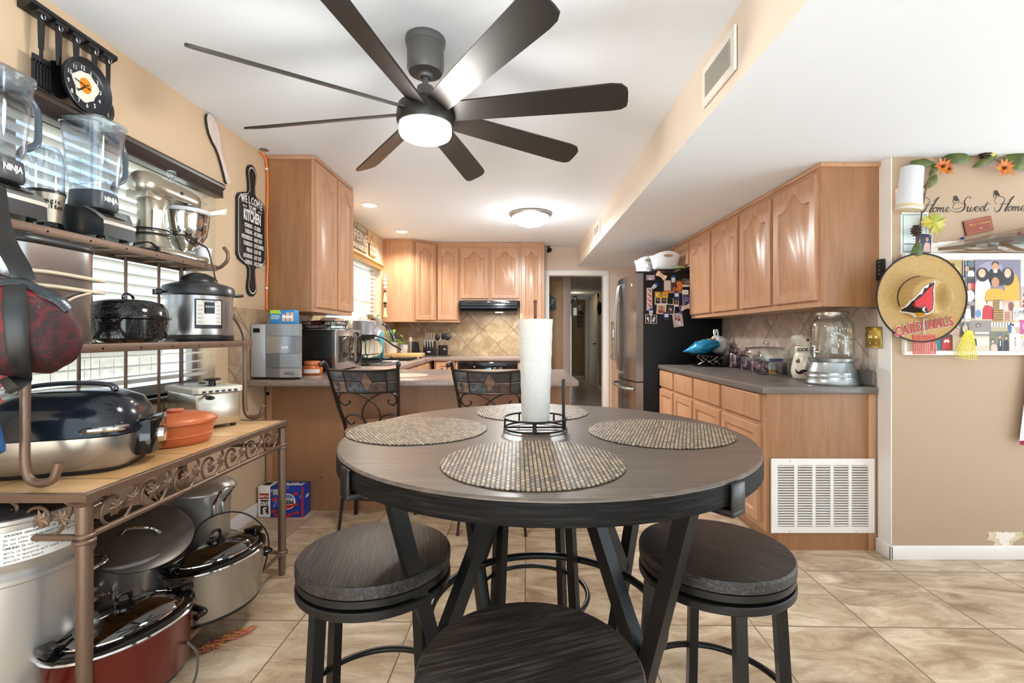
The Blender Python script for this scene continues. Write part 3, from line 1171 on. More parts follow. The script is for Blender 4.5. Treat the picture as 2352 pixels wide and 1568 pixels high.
# ================================================================ ceiling fixtures
def ceiling_things():
 cx, cy = -.387, 2.0
 r = thing('ceiling_fan', 'dark bronze eight-blade ceiling fan with a lit white lamp', 'ceiling fan', (cx, cy, H))
 b = B(T(cx, cy, 0))
 b.lathe([(.082, H), (.084, H - .012), (.080, H - .022), (.080, H - .03), (.076, H - .034), (.076, H - .125), (.068, H - .142), (.03, H - .145), (.026, H - .15), (.0, H - .15)], 40)
 b.obj('canopy', 'fanrod', r, 35, True)
 b = B(T(cx, cy, 0))
 b.lathe([(.026, H - .146), (.03, H - .152), (.026, H - .162), (.016, H - .165), (.0135, H - .16), (.0135, 2.235), (.034, 2.233), (.038, 2.205), (.05, 2.19), (.06, 2.165), (.05, 2.15), (0, 2.15)], 28)
 b.obj('downrod', 'fanrod', r, 35, True)
 b = B(T(cx, cy, 0))
 b.lathe([(.0, 2.172), (.085, 2.170), (.112, 2.15), (.118, 2.12), (.118, 2.085), (.112, 2.072), (.10, 2.07), (0, 2.07)], 48)
 b.obj('motor_housing', 'fan', r, 35, True)
 b = B(T(cx, cy, 0))
 b.lathe([(.106, 2.074), (.108, 2.066), (.108, 2.040), (.102, 2.028), (.088, 2.02), (0, 2.017)], 48)
 b.obj('light_diffuser', 'lamp', r, 35, True)
 b = B()
 n = 8
 for side, z in ((1, 0), (-1, -.007)):
  pass
 L = [(.095, .048, .038), (.12, .052, .042), (.45, .060, .050), (.76, .067, .056), (.80, .064, .050), (.822, .052, .030), (.826, .03, .01)]
 pl = [(x, a) for x, a, c in L] + [(x, -c) for x, a, c in reversed(L)]
 b.prism(pl, -.004, .004, T(rx=R(-23)))
 bl = b.obj('blade', 'fan', r, 30)
 for k in range(8):
  o = bl if k == 0 else bl.copy()
  if k:
   C.objects.link(o)
   o.parent = r
  o.location = (0, 0, 2.128 - H)
  o.rotation_euler = (0, 0, R(-10.5 + 45 * k))
 lamp('fan_lamp', 'POINT', (cx, cy, 1.96), FAN_W, (1, .97, .92), shadow_soft_size=.11)
 # flush dome light
 cx, cy = .128, 4.87
 r = thing('dome_light', 'white frosted dome light with ornate silver rim on the ceiling', 'ceiling light', (cx, cy, H))
 b = B(T(cx, cy, 0))
 b.lathe([(0, H - .001), (.205, H - .001), (.215, H - .008), (.215, H - .016), (.2, H - .03), (.185, H - .034), (0, H - .03)], 48)
 b.obj('rim', mat('pewter', 'b9b3ab', .35, .8), r, 35, True)
 b = B(T(cx, cy, 0))
 b.lathe([(.188, H - .03), (.186, H - .05), (.165, H - .085), (.12, H - .115), (.06, H - .132), (.012, H - .136), (0, H - .136)], 48)
 b.obj('glass_dome', 'dome', r, 40, True)
 b = B(T(cx, cy, 0))
 b.lathe([(0, H - .134), (.012, H - .136), (.013, H - .142), (.006, H - .15), (.0, H - .154)], 16)
 b.obj('finial', 'chrome', r, 40, True)
 lamp('dome_lamp', 'AREA', (cx, cy, H - .16), DOME_W, (.95, .98, 1), shape='DISK', size=.3)
 lamp('dome_side_lamp', 'POINT', (cx, cy, H - .36), 14, (.95, .98, 1), shadow_soft_size=.16)
 # recessed cans
 for x, y, lab in ((-1.41, 4.54, 'recessed ceiling light nearest the tall wall cabinet'), (-1.385, 5.70, 'recessed ceiling light nearest the corner cabinet')):
  r = thing('recessed_light', lab, 'ceiling light', (x, y, H), 0, 'recessed lights over the sink run')
  b = B(T(x, y, 0))
  b.lathe([(.066, H - .001), (.088, H - .001), (.09, H - .005), (.068, H - .008), (.066, H - .004)], 36, caps=False)
  b.obj('trim_ring', 'white', r, 35, True)
  b = B(T(x, y, 0))
  b.lathe([(0, H - .003), (.067, H - .003), (.067, H - .001), (0, H - .001)], 32)
  b.obj('diffuser', 'can', r, 35, True)
  lamp('can_lamp', 'SPOT', (x, y, H - .02), CAN_W, (1, .93, .82), (0, 0, 0), shadow_soft_size=.06, spot_size=R(150), spot_blend=.6)
 # supply registers on the soffit face (x = .83, facing -X)
 def reg(y0, y1, z0, z1, label, n, open_):
  r = thing('air_vent', label, 'vent', (.83, (y0 + y1) / 2, (z0 + z1) / 2))
  b = B()
  x = .829
  b.box(x - .002, x, y0, y1, z0, z1)
  b.obj('backing', solid('4a443e' if open_ else 'd9cbb9', .9), r, 0, True)
  b = B()
  m = .032 if open_ else .035
  b.ring(-y1, -y0, z0, z1, m, .001, .012, FR(x, 0, 0))
  b.obj('vent_frame', solid('f0e9e0', .4), r, 30, True)
  b = B()
  for k in range(n):
   y = y0 + m + (y1 - y0 - 2 * m) * (k + .5) / n
   b.box(-.007, .007, -.0012, .0012, z0 + m, z1 - m, 0, T(x - .008, y, 0, rz=R(-30 if open_ else 70)))
  b.obj('louvers', solid('a79f94' if open_ else 'e4d8c8', .5), r, 0, True)
 f = lambda px: .83 * 1100 / (px - 1190)
 reg(f(1694), f(1619), 2.205, 2.375, 'larger white register with dark vertical louvers on the ceiling drop', 15, True)
 reg(f(1379), f(1365), 2.22, 2.37, 'small closed cream register at the far end of the ceiling drop', 8, False)
 # security camera
 x, y, z = .42, 6.66, H - .045
 r = thing('security_camera', 'tiny black security camera at the ceiling beside the cabinets', 'camera', (x, y, H))
 b = B()
 b.lathe([(0, 0), (.022, 0), (.022, -.012), (.008, -.016), (.007, -.03), (0, -.03)], 16, T(x, y, H - .001))
 b.obj('bracket', 'black', r, 35, True)
 b = B()
 b.lathe([(0, -.03), (.026, -.03), (.03, -.02), (.03, .02), (.026, .03), (.0, .03)], 20, T(x + .01, y - .02, H - .06, rx=R(75), rz=R(20)))
 b.obj('camera_body', 'black', r, 35, True)
 b = B()
 b.lathe([(0, .0), (.018, .0), (.014, .006), (0, .008)], 16, T(x + .01, y - .02, H - .06, rx=R(75), rz=R(20)) @ T(0, 0, .03))
 b.obj('lens', 'gloss', r, 35, True)

FAN_W, DOME_W, CAN_W = 34, 60, 85
ceiling_things()

# ================================================================ round table, stools
TX, TY, TZ = .078, 1.403, .9144

def round_table():
 r = thing('round_table', 'round grey oak counter-height table with black metal legs', 'table', (TX, TY, 0))
 rad = .571
 b = B()
 b.lathe([(0, TZ - .03), (rad - .004, TZ - .03), (rad, TZ - .026), (rad, TZ - .004), (rad - .004, TZ), (rad - .012, TZ), (0, TZ)], 128)
 o = b.obj('tabletop', ['tabletop', 'tablerim'], r, 30)
 b = B()
 b.lathe([(rad - .004, TZ - .052), (rad + .0005, TZ - .049), (rad + .0005, TZ - .008), (rad - .001, TZ - .004), (rad - .02, TZ - .006), (rad - .02, TZ - .052), (rad - .004, TZ - .052)], 128, caps=False)
 b.obj('rim_band', 'tablerim', r, 30)
 for k in range(4):
  a = R(38 + 90 * k)
  m = T(rz=a)
  b = B(m)
  # bracket wraps the rim and runs in below the top
  b.box(rad - .14, rad + .012, -.024, .024, TZ - .072, TZ - .058, .003)
  b.box(rad + .003, rad + .012, -.024, .024, TZ - .070, TZ - .005, .004)
  b.obj('rim_bracket', 'bmetal', r, 30)
  b = B(m)
  up = (1, 0, 0)
  b.bar((.476, 0, TZ - .062), (.255, 0, .012), .036, .036, up)
  b.obj('leg', 'bmetal', r, 30)
  b = B(m)
  b.bar((.13, 0, TZ - .062), (.352, 0, .405), .036, .036, up)
  b.obj('leg', 'bmetal', r, 30)
  b = B(m)
  b.box(.05, .50, -.02, .02, TZ - .075, TZ - .055, .003)
  b.obj('top_rail', 'bmetal', r, 30)
 b = B()
 b.tube([(.335 * math.cos(2 * PI * i / 72), .335 * math.sin(2 * PI * i / 72), .40) for i in range(72)], .0125, 12, closed=True)
 b.obj('foot_ring', 'bmetal', r, 40)

round_table()

def stool_proto():
 r = thing('bar_stool', 'round oak stool nearest the camera, in front of the table', 'stool', (.02, .825, 0), R(20), 'round backless stools around the table')
 sr = .195
 b = B()
 b.lathe([(0, .604), (sr - .004, .604), (sr, .608), (sr, .628), (sr - .004, .634), (sr - .01, .635), (0, .635)], 72)
 b.obj('seat', 'stool', r, 30)
 b = B()
 b.lathe([(0, .585), (sr - .004, .585), (sr - .002, .587), (sr - .002, .603), (0, .603)], 72)
 b.lathe([(0, .575), (.11, .575), (.11, .586), (0, .586)], 40)
 b.obj('swivel_plate', 'bmetal', r, 30)
 b = B()
 b.lathe([(sr - .035, .556), (sr - .003, .556), (sr, .559), (sr, .574), (sr - .003, .577), (sr - .035, .577), (sr - .035, .556)], 72, caps=False)
 b.box(-sr + .02, sr - .02, -.02, .02, .562, .576)
 b.box(-.02, .02, -sr + .02, sr - .02, .562, .576)
 b.obj('seat_ring', 'bmetal', r, 30)
 for k in range(4):
  b = B(T(rz=R(45 + 90 * k)))
  b.bar((.165, 0, .57), (.200, 0, .004), .026, .030, (1, 0, 0))
  b.obj('leg', 'bmetal', r, 30)
 b = B()
 b.tube([(.204 * math.cos(2 * PI * i / 60), .204 * math.sin(2 * PI * i / 60), .24) for i in range(60)], .009, 10, closed=True)
 b.obj('foot_ring', 'bmetal', r, 40)
 return r

ST = stool_proto()
GS = 'round backless stools around the table'
dup(ST, (-.375, 1.262, 0), R(100), 'round oak stool beside the metal rack, catching pale light on its seat')
dup(ST, (.525, 1.285, 0), R(-48), 'round oak stool on the side of the table facing the air grille')
dup(ST, (.055, 1.79, 0), R(5), 'round oak stool behind the table, its seat hidden below the tabletop')

def placemats():
 G = 'round woven placemats on the table'
 first = None
 for x, y, a, lab in ((.033, 1.075, 0, 'round woven placemat nearest the front stool'), (-.30, 1.44, 30, 'round woven placemat on the side of the metal rack'),
       (.413, 1.40, -20, 'round woven placemat on the side of the air grille'), (.052, 1.775, 10, 'round woven placemat behind the paper towel roll')):
  if first is None:
   b = B()
   b.lathe([(0, 0), (.204, 0), (.206, .0015), (.204, .003), (.19, .0033), (0, .0033)], 80)
   first = b.obj('placemat', 'mat', None, 30)
   o = first
  else:
   o = first.copy()
   C.objects.link(o)
  o.location = (x, y, TZ + .0005)
  o.rotation_euler = (0, 0, R(a))
  tag(o, lab, 'placemat', G)

placemats()

def paper_towel():
 x, y, z = .052, 1.452, TZ
 r = thing('paper_towel_holder', 'black wire paper towel holder with ring base on the table', 'towel holder', (x, y, z))
 b = B()
 for zz in (.006, .036):
  b.tube([(.094 * math.cos(2 * PI * i / 48), .094 * math.sin(2 * PI * i / 48), zz) for i in range(48)], .0032, 8, closed=True)
 for k in range(5):
  a = R(-95 + 72 * k)
  b.cyl((.094 * math.cos(a), .094 * math.sin(a), .006), (.094 * math.cos(a), .094 * math.sin(a), .036), .003, n=8)
 b.tube([(-.094, 0, .006), (.094, 0, .006)], .003)
 b.tube([(0, -.094, .006), (0, .094, .006)], .003)
 b.obj('wire_base', 'bmetal', r, 40)
 b = B()
 b.tube([(0, 0, .006), (0, 0, .385)], .0045, 10)
 b.ball((0, 0, .387), .006)
 b.obj('centre_rod', solid('5d3b30', .35, .3), r, 40)
 b = B()
 b.tube([(.083, -.03, .006), (.083, -.03, .15)], .0048, 10)
 b.ball((.083, -.03, .15), .0055)
 b.obj('side_arm', 'bmetal', r, 40)
 t = thing('paper_towel_roll', 'white quilted paper towel roll standing on the wire holder', 'paper towel', (x, y, z + .02))
 b = B(T(x, y, z))
 pr = []
 n = 64
 for k in range(27):
  u = k / 26
  zz = .028 + .305 * u
  rr = .041 + .010 * u + .0006 * math.sin(u * 40)
  pr.append((zz, rr))
 rings = []
 for zz, rr in pr:
  ring = []
  for i in range(n):
   a = 2 * PI * i / n
   q = rr + .0006 * math.sin(a * 3 + zz * 9) + (.0016 if 0 < ((a - 5.05 - zz * .25) % (2 * PI)) < 1.9 else 0)
   ring.append((q * math.cos(a), q * math.sin(a), zz))
  rings.append(ring)
 rings.append([(.019 * math.cos(2 * PI * i / n), .019 * math.sin(2 * PI * i / n), .333) for i in range(n)])
 rings.append([(.019 * math.cos(2 * PI * i / n), .019 * math.sin(2 * PI * i / n), .05) for i in range(n)])
 b.loft(rings)
 tm = NT('quilted_paper')
 v = tm.co((1, 1, 1), (0, R(45), 0))
 ch = tm.n('TexChecker', _Scale=34)
 tm.l(v, ch.inputs['Vector'])
 f = tm.noise(tm.co(), 260, 2)
 tm.col(tm.ramp(f, (.3, 'cccac5'), (.7, 'dbd9d4')))
 mxh = tm.n('Math', operation='MULTIPLY_ADD')
 tm.l(ch.outputs['Fac'], mxh.inputs[0])
 mxh.inputs[1].default_value = .25
 tm.l(f, mxh.inputs[2])
 tm.bump(mxh.outputs[0], .45, .002)
 tm.set(Roughness=.9)
 b.obj('paper_sheets', tm.m, t, 40, True)
 b = B(T(x, y, z))
 b.lathe([(.0185, .05), (.0185, .334), (.0165, .334), (.0165, .05), (.0185, .05)], 28, caps=False)
 b.obj('cardboard_core', solid('b3926c', .9), t, 40, True)

paper_towel()

# ================================================================ counter chairs with slate backs
def bar_chair():
 r = thing('counter_chair', 'bronze iron counter chair with slate tile back nearer the metal rack', 'chair', (-.885, 3.01, 0), 0, 'iron counter chairs at the peninsula')
 W, Wb = .205, .158
 # back plane: from seat (y=-.12, z=.60) to top (y=-.27, z=1.0)
 def bp(x, z):
  t = (z - .60) / .40
  return V((x * (Wb + (W - Wb) * max(0, t)) / Wb, -.10 - .17 * max(0, t) - .03 * max(0, t) ** 2, z + .042 * max(0, t)))
 for s in (-1, 1):
  b = B()
  pts = [(s * .205, -.10, .0), (s * .175, -.09, .30), bp(s * Wb, .60), bp(s * Wb, .75), bp(s * Wb, .88), bp(s * Wb, .97)]
  b.tube(smoothpath(pts, 4), .0115, 4)
  top = bp(s * Wb, .97)
  b.tube(smoothpath([top, top + V((s * .004, -.012, .025)), top + V((s * .012, -.035, .035)), top + V((s * .016, -.055, .026))], 4), .011, 8)
  b.ball(top + V((s * .016, -.055, .026)), .014)
  b.obj('back_post', 'iron', r, 40)
  b = B()
  b.bar((s * .20, .195, 0), (s * .175, .17, .60), .022, .022, (0, 1, 0))
  b.obj('leg', 'iron', r, 40)

 def curve(x, z, bow=.03):
  p = bp(x, z)
  p.y += bow * (1 - (x / Wb) ** 2)
  return p
 b = B()
 for z, q in ((.965, .008), (.845, .007)):
  b.tube([curve(Wb * (-1 + i / 8), z - .012 * (1 - (abs(-1 + i / 8)) ** 2)) for i in range(17)], q, 6)
 b.tube([curve(Wb * (-1 + i / 8), .905 - .010 * (1 - (abs(-1 + i / 8)) ** 2)) for i in range(17)], .004, 6)
 for x in (-.62, .62):
  b.tube([curve(Wb * x, .965 - .007), curve(Wb * x, .845 - .007)], .004, 6)
 d = [curve(0, .948), curve(Wb * .2, .896), curve(0, .838), curve(-Wb * .2, .896)]
 b.tube(d, .004, 6, closed=True)
 b.obj('back_rail', 'iron', r, 40)
 tones = ('6a6c70', '57545b', '43484a', '585c58', '8d7468', '696f78', '6d5b54', '484c4c', '8a6f58')
 k = 0
 for row, (za, zb) in enumerate(((.909, .958), (.849, .900))):
  for xa, xb in ((-.97, -.64), (-.60, 0), (0, .60), (.64, .97)):
   b = B()
   n = 4
   sgn = 1
   rows = []
   for zz in (za, zb):
    line = []
    for i in range(n + 1):
     x = Wb * (xa + (xb - xa) * i / n)
     dz = -.011 * (1 - (x / Wb) ** 2)
     line.append(curve(x, zz + dz))
    rows.append(line)
   off = V((0, -.004, 0))
   front = [[p + off for p in l_] for l_ in rows]
   b.loft([front[0], front[1], rows[1], rows[0]], False, False)
   b.loft([front[0], rows[0]], False, False)
   b.loft([[p[0] for p in (front[0], front[1])], [p[0] for p in (rows[0], rows[1])]], False, False)
   b.loft([[p[-1] for p in (front[0], front[1])], [p[-1] for p in (rows[0], rows[1])]], False, False)
   sl = mat('slate_' + tones[k], tones[k], .45, .1, bump=(60, .8, .004), var=(30, '3b3734'))
   b.obj('slate_tile', sl, r, 0)
   k += 1
 b = B()
 b.loft([[p + V((0, q, 0)) for p in (curve(0, .940), curve(Wb * .16, .896), curve(0, .848), curve(-Wb * .16, .896))] for q in (-.007, 0)])
 b.obj('slate_diamond', mat('slate_rust', '8f6f5e', .5, bump=(60, .8, .004), var=(30, '6a5548')), r, 0)
 # scrollwork
 b = B()

 def sc(pts):
  b.tube([curve(x, z) for x, z in pts], .0052, 6)
 for s in (-1, 1):
  top = [(s * x, z) for x, z in spiral(-.095, .785, .015, .030, -120, -330, 16)]
  a = [(s * x, z) for x, z in [(-.148, .80)] + arc(-.105, .795, .043, 180, 90, 6)]
  pth = smoothpath([V((p[0], p[1], 0)) for p in [(s * -.108, .775), (s * -.122, .765), (s * -.140, .775), (s * -.148, .80), (s * -.13, .832), (s * -.085, .838), (s * -.03, .815), (s * .02, .775), (s * .048, .72), (s * .045, .66), (s * .03, .61)]], 4)
  sc([(p.x, p.y) for p in pth])
  tip = [(s * -.108 + .010 * math.cos(R(q)), .785 + .010 * math.sin(R(q))) for q in range(-90, 120, 30)]
  sc(tip if s > 0 else [(s * -.108 - .010 * math.cos(R(q)), .785 + .010 * math.sin(R(q))) for q in range(-90, 120, 30)])
  pth = smoothpath([V((p[0], p[1], 0)) for p in [(s * -.10, .668), (s * -.112, .655), (s * -.13, .66), (s * -.14, .685), (s * -.12, .708), (s * -.08, .705), (s * -.045, .68), (s * -.03, .61)]], 4)
  sc([(p.x, p.y) for p in pth])
 b.obj('scrollwork', 'iron', r, 40)
 b = B()
 b.lathe([(0, .0), (.17, 0), (.195, .012), (.20, .03), (.19, .05), (.14, .062), (0, .066)], 40, T(0, .03, .585), 1, 1, 3)
 b.obj('seat', solid('a98266', .6), r, 40)
 b = B()
 b.tube([(.185 * math.cos(2 * PI * i / 40), .05 + .16 * math.sin(2 * PI * i / 40), .2) for i in range(40)], .007, 8, closed=True)
 b.obj('foot_ring', 'iron', r, 40)
 b = B()
 b.lathe([(.165, .565), (.18, .565), (.18, .585), (.165, .585), (.165, .565)], 36, T(0, .05, 0), caps=False, e=3)
 b.obj('seat_ring', 'iron', r, 40)
 return r

bc = bar_chair()
dup(bc, (-.155, 2.96, 0), R(-2), 'bronze iron counter chair with slate tile back, partly behind the paper towel roll')

# ================================================================ left wall pieces
def left_wall_things():
 # welcome board shaped like a rolling pin board
 r = thing('welcome_sign', 'black board shaped like a cutting board with white kitchen timetable lettering', 'sign', (LX, 3.095, 1.64))
 mx = FL(LX + .002, 3.095, 1.873)
 hw, hh = .163, .232

 def outline(k):
  w_, h = hw - k, hh - k
  p = []
  for s in (1, -1):
   half = [(w_, -h + .055), (w_, h - .055)]
   half += [(w_ - .02, h - .028), (w_ - .07, h - .008), (.05 + k * .2, h + .002), (.038 - k, h + .02 + k)]
   half += [(.040 - k, h + .07), (.052 - k, h + .13)]
   half += [((.052 - k) * math.cos(R(a)), h + .14 + (.052 - k) * math.sin(R(a))) for a in (15, 35, 55, 75, 90)]
   half += [((.052 - k) * math.cos(R(a)), h + .14 + (.052 - k) * math.sin(R(a))) for a in (105, 125, 145, 165)]
   half += [(-.052 + k, h + .13), (-.040 + k, h + .07), (-.038 + k, h + .02 + k), (-.05 - k * .2, h + .002), (-w_ + .07, h - .008), (-w_ + .02, h - .028), (-w_, h - .055)]
   p += [(x * s, y * s) for x, y in half]
  return p
 b = B(mx)
 b.prism(outline(0), 0, .014, None, .002)
 b.obj('board', mat('chalk_black', '1f1c1b', .45), r, 30, True)
 b = B(mx)
 o1, o2 = outline(.008), outline(.0115)
 n = len(o1)
 b.add([(x, y, .0148) for x, y in o1 + o2], [(i, (i + 1) % n, n + (i + 1) % n, n + i) for i in range(n)])
 b.obj('border_line', 'paper', r, 0, True)
 b = B(mx @ MX.Translation((0, 0, .0146)))
 wl = 'WELCOME'
 for i, ch in enumerate(wl):
  u = (i - 3) / 3
  b.text(ch, .066, T(u * .106, .188 - .010 * u * u, 0, R(-5 * u)), sx=.62, bold=.0012)
 b.text('TO MY', .05, T(0, .138), sx=.56, bold=.0004)
 b.text('KITCHEN', .095, T(0, .084), sx=.50, bold=.003)
 for i, (d, t) in enumerate((('MONDAY', 'CLOSED'), ('TUESDAY', 'NO SERVICE'), ('WEDNESDAY', 'HALF DAY'), ('THURSDAY', 'OUT SHOPPING'), ('FRIDAY', 'DAY OFF'), ('SATURDAY', 'EAT OUT'), ('SUNDAY', 'DAY OF REST'))):
  y = .022 - i * .0388
  b.text(d, .038, T(-.002, y), 'RIGHT', sx=.52, bold=.0002)
  b.text('-', .038, T(.009, y), sx=.8)
  b.text(t, .038, T(.021, y), 'LEFT', sx=.54 if len(t) < 10 else (.47 if len(t) < 12 else .42), bold=.0002)
 for s in (-1, 1):
  b.box(-.11 if s < 0 else .062, -.062 if s < 0 else .11, .1375, .1395, 0, .0006)
  for k in range(5):
   x = s * (.066 + k * .009)
   b.add([(x, .1385, .0005), (x + s * .006, .145, .0005), (x + s * .009, .145, .0005), (x + s * .003, .1385, .0005), (x + s * .006, .132, .0005), (x + s * .009, .132, .0005)], [(0, 1, 2, 3), (0, 3, 5, 4)])
 b.obj('lettering', 'paper', r, 0, True)

 # whitewashed wooden paddle
 r = thing('wooden_paddle', 'whitewashed wooden paddle leaning on the brown blind valance', 'wall decoration', (LX, 2.75, 2.1))
 d = V((0, .182, -.325)).normalized()
 mx = fr((LX + .006, 2.655, 2.425), V((0, d.z, -d.y)) * -1, -d)
 pl = [(-.012, 0), (.012, 0), (.030, -.02), (.043, -.06), (.046, -.10), (.038, -.14), (.022, -.175), (.015, -.21), (.014, -.27), (.018, -.33), (.022, -.36), (.016, -.375),
   (-.016, -.375), (-.022, -.36), (-.018, -.33), (-.014, -.27), (-.015, -.21), (-.022, -.175), (-.038, -.14), (-.046, -.10), (-.043, -.06), (-.030, -.02)]
 b = B(mx)
 b.prism(pl, 0, .012)
 b.obj('paddle_edge', solid('2a221e', .6), r, 0, True)
 b = B(mx)
 b.prism([(x * .97, y) for x, y in pl], .012, .0155)
 b.obj('paddle_face', wood('whitewash', 'cdbdb4', 'd8cac2', 'e4d9d2', (30, 30, 3), .6, 3), r, 0, True)

 # utensil rack with frying pan clock
 r = thing('utensil_rack_clock', 'black wall rack of cooking utensils with a fried egg frying pan clock', 'wall clock', (LX, 1.83, 2.35))
 b = B()
 pf = [(0, 2.335), (.03, 2.338), (.052, 2.352), (.052, 2.366), (.0, 2.372)]
 b.loft([[(LX + .001 + x, y, z) for x, z in pf] for y in (1.655, 2.01)])
 for k in range(5):
  y = 1.70 + k * .066
  b.box(LX + .001, LX + .055, y - .024, y + .024, 2.334, 2.348, .004)
 b.obj('rail', 'black', r, 30, True)
 hx = LX + .04

 def handle(y, z1, w_=.013):
  b = B()
  b.tube([(hx, y, 2.352), (hx, y, 2.33), (hx, y, 2.29), (hx, y, z1)], [w_ * .7, w_, w_ * .9, w_ * .75], 10, flat=.6, up=(1, 0, 0))
  b.obj('handle', 'black', r, 40, True)
  b = B()
  b.tube([(hx + .008 + .0 * q, y + .007 * math.cos(R(q * 36)), 2.33 + .011 * math.sin(R(q * 36))) for q in range(10)], .0018, 6, closed=True)
  b.obj('hang_ring', 'chrome', r, 40, True)
 ys = (1.70, 1.765, 1.835, 1.915, 1.978)
 handle(ys[0], 2.215)
 handle(ys[1], 2.19)
 handle(ys[2], 2.24)
 handle(ys[3], 2.235)
 handle(ys[4], 2.21, .011)
 b = B()
 b.tube([(hx, ys[0], 2.22), (hx, ys[0], 2.175)], .006)
 for k in range(6):
  y = ys[0] - .028 + k * .0112
  b.box(hx - .004, hx + .004, y - .0035, y + .0035, 2.075, 2.165)
 b.box(hx - .004, hx + .004, ys[0] - .0315, ys[0] + .0315, 2.155, 2.185, .002)
 b.box(hx - .004, hx + .004, ys[0] - .0315, ys[0] + .0315, 2.068, 2.082, .002)
 b.obj('slotted_turner', 'black', r, 30, True)
 b = B(FL(LX + .016, 1.775, 2.145))
 b.lathe([(0, 0), (.05, .003), (.056, .012), (.054, .016), (.03, .010), (0, .008)], 28, None, .95, 1.2)
 b.obj('ladle_bowl', 'black', r, 40, True)
 b = B()
 b.tube([(hx, ys[3], 2.24), (hx, ys[3], 2.21)], [.009, .006])
 for k in range(5):
  a = R(36 * k)
  p = [(0, 2.215), (.018, 2.17), (.026, 2.12), (.020, 2.085), (0, 2.075)]
  pts = [(hx + x * math.cos(a), ys[3] + .012 + x * math.sin(a), z) for x, z in p] + [(hx - x * math.cos(a), ys[3] + .012 - x * math.sin(a), z) for x, z in reversed(p[1:-1])]
  b.tube(smoothpath(pts, 3), .0022, 6)
 b.obj('whisk_loops', 'black', r, 40, True)
 b = B()
 b.tube([(hx, ys[4], 2.215), (hx, ys[4] + .002, 2.165)], [.008, .007])
 b.ball((hx, ys[4] + .004, 2.125), .012, .024, .042, 16)
 b.obj('spoon_bowl', 'black', r, 40, True)
 mx = FL(LX + .052, 1.845, 2.155)
 b = B(mx)
 b.lathe([(0, 0), (.082, 0), (.098, .012), (.104, .03), (.100, .032), (.090, .018), (.082, .012), (0, .012)], 56)
 q_pan = b.obj('pan', mat('pan_black', '20222a', .35), r, 40, True)
 b = B(mx)
 eg = []
 for i in range(40):
  a = 2 * PI * i / 40
  eg.append(((.053 + .006 * math.sin(3 * a + .6) + .004 * math.sin(5 * a)) * math.cos(a), (.057 + .005 * math.sin(2 * a) + .003 * math.sin(7 * a)) * math.sin(a)))
 b.prism(eg, .0125, .0145)
 b.obj('egg_white', mat('egg_white', 'ece7d8', .6, var=(60, 'dcd6c4')), q_pan, 0, True)
 b = B(mx)
 b.disc((.0, .004), .025, .029, 28, MX.Translation((0, 0, .0145)), .0015)
 b.obj('egg_yolk', solid('f08a18', .4), q_pan, 0, True)
 b = B(mx @ MX.Translation((0, 0, .0128)))
 for k in range(1, 13):
  a = R(90 - 30 * k + 8)
  b.text(str(k), .024, T(.069 * math.cos(a), .069 * math.sin(a), 0), sx=.85)
 b.obj('numerals', 'paper', q_pan, 0, True)
 b = B(mx @ MX.Translation((0, 0, .018)))
 b.prism([(-.047, .011), (-.047, .008), (.018, -.006), (.018, -.001)], 0, .001)
 b.prism([(-.03, -.022), (-.026, -.026), (.010, .009), (.007, .012)], .001, .002)
 for k in (-1, 0, 1):
  b.prism([(-.040 + k * .003, -.028 - k * .004), (-.0385 + k * .003, -.0295 - k * .004), (-.027, -.0255), (-.029, -.0225)], .001, .002)
 b.obj('clock_hands', 'ink', q_pan, 0, True)
 b = B(mx)
 b.ball((0, 0, .0195), .0035, n=10)
 b.obj('hand_pin', 'brass', q_pan, 35, True)

 # orange cord in the corner
 b = B()
 pts = [(LX + .004, 3.20, H - .015), (LX + .012, 3.26, H - .03), (LX + .016, 3.278, H - .1)] + [(LX + .016 + .003 * math.sin(k * 1.3), 3.278, H - .1 - k * .105) for k in range(1, 10)] + [(LX + .02, 3.276, 1.375)]
 b.tube(smoothpath(pts, 4), .0062, 8)
 o = b.obj('extension_cord', mat('orange_cord', 'ef7f1c', .4))
 tag(o, 'orange electrical cord running down the corner beside the tall cabinet', 'cord')
 for z in (H - .10, 1.52):
  b = B()
  b.box(-.008, .008, -.010, .010, -.006, .006, .002)
  c = b.obj('cord_clip', 'white', None)
  c.location = (LX + .014, 3.274, z)
  tag(c, 'white clip holding the orange cord %s' % ('near the ceiling' if z > 2 else 'above the tile splashback'), 'cord clip')
 b = B()
 b.lathe([(0, H - .001), (.028, H - .001), (.03, H - .004), (.0, H - .009)], 20, T(LX + .04, 3.19, 0))
 o = recentre(b.obj('ceiling_hook', 'galv'), (LX + .04, 3.19, H))
 tag(o, 'small metal ceiling hook plate at the top of the orange cord', 'hook')

 # signs over the sink window
 def sign(name, label, y0, y1, z0, z1, m, lines, frame=None):
  r = thing(name, label, 'sign', (LX, (y0 + y1) / 2, z0))
  b = B()
  b.box(LX + .001, LX + .018, y0, y1, z0, z1, .003)
  b.obj('plaque', m, r, 30, True)
  b = B(FL(LX + .0185, (y0 + y1) / 2, (z0 + z1) / 2))
  for t, s, y, q in lines:
   if t:
    b.text(t, s, T(0, y), sx=q, bold=.0006)
   else:
    b.strokes((y1 - y0) * .86, s, q, T(0, y), q)
  b.obj('lettering', 'paper', r, 0, True)
  return r
 sign('coffee_sign', 'tan board sign with big white lettering over the sink window', 4.66, 5.47, 2.125, 2.40, mat('sign_tan', '8f7a58', .6, var=(20, 'a38c66')),
   (('', .045, .105, 17), ('CAFFEINE', .145, 0, 1.25), ('', .045, -.105, 16)))
 r = sign('hanging_sign', 'small brown plaque hanging from a string above the oak valance', 5.54, 5.78, 2.125, 2.265, solid('7a5a30', .6),
    (('', .036, .03, 7), ('', .036, -.03, 6)))
 b = B()
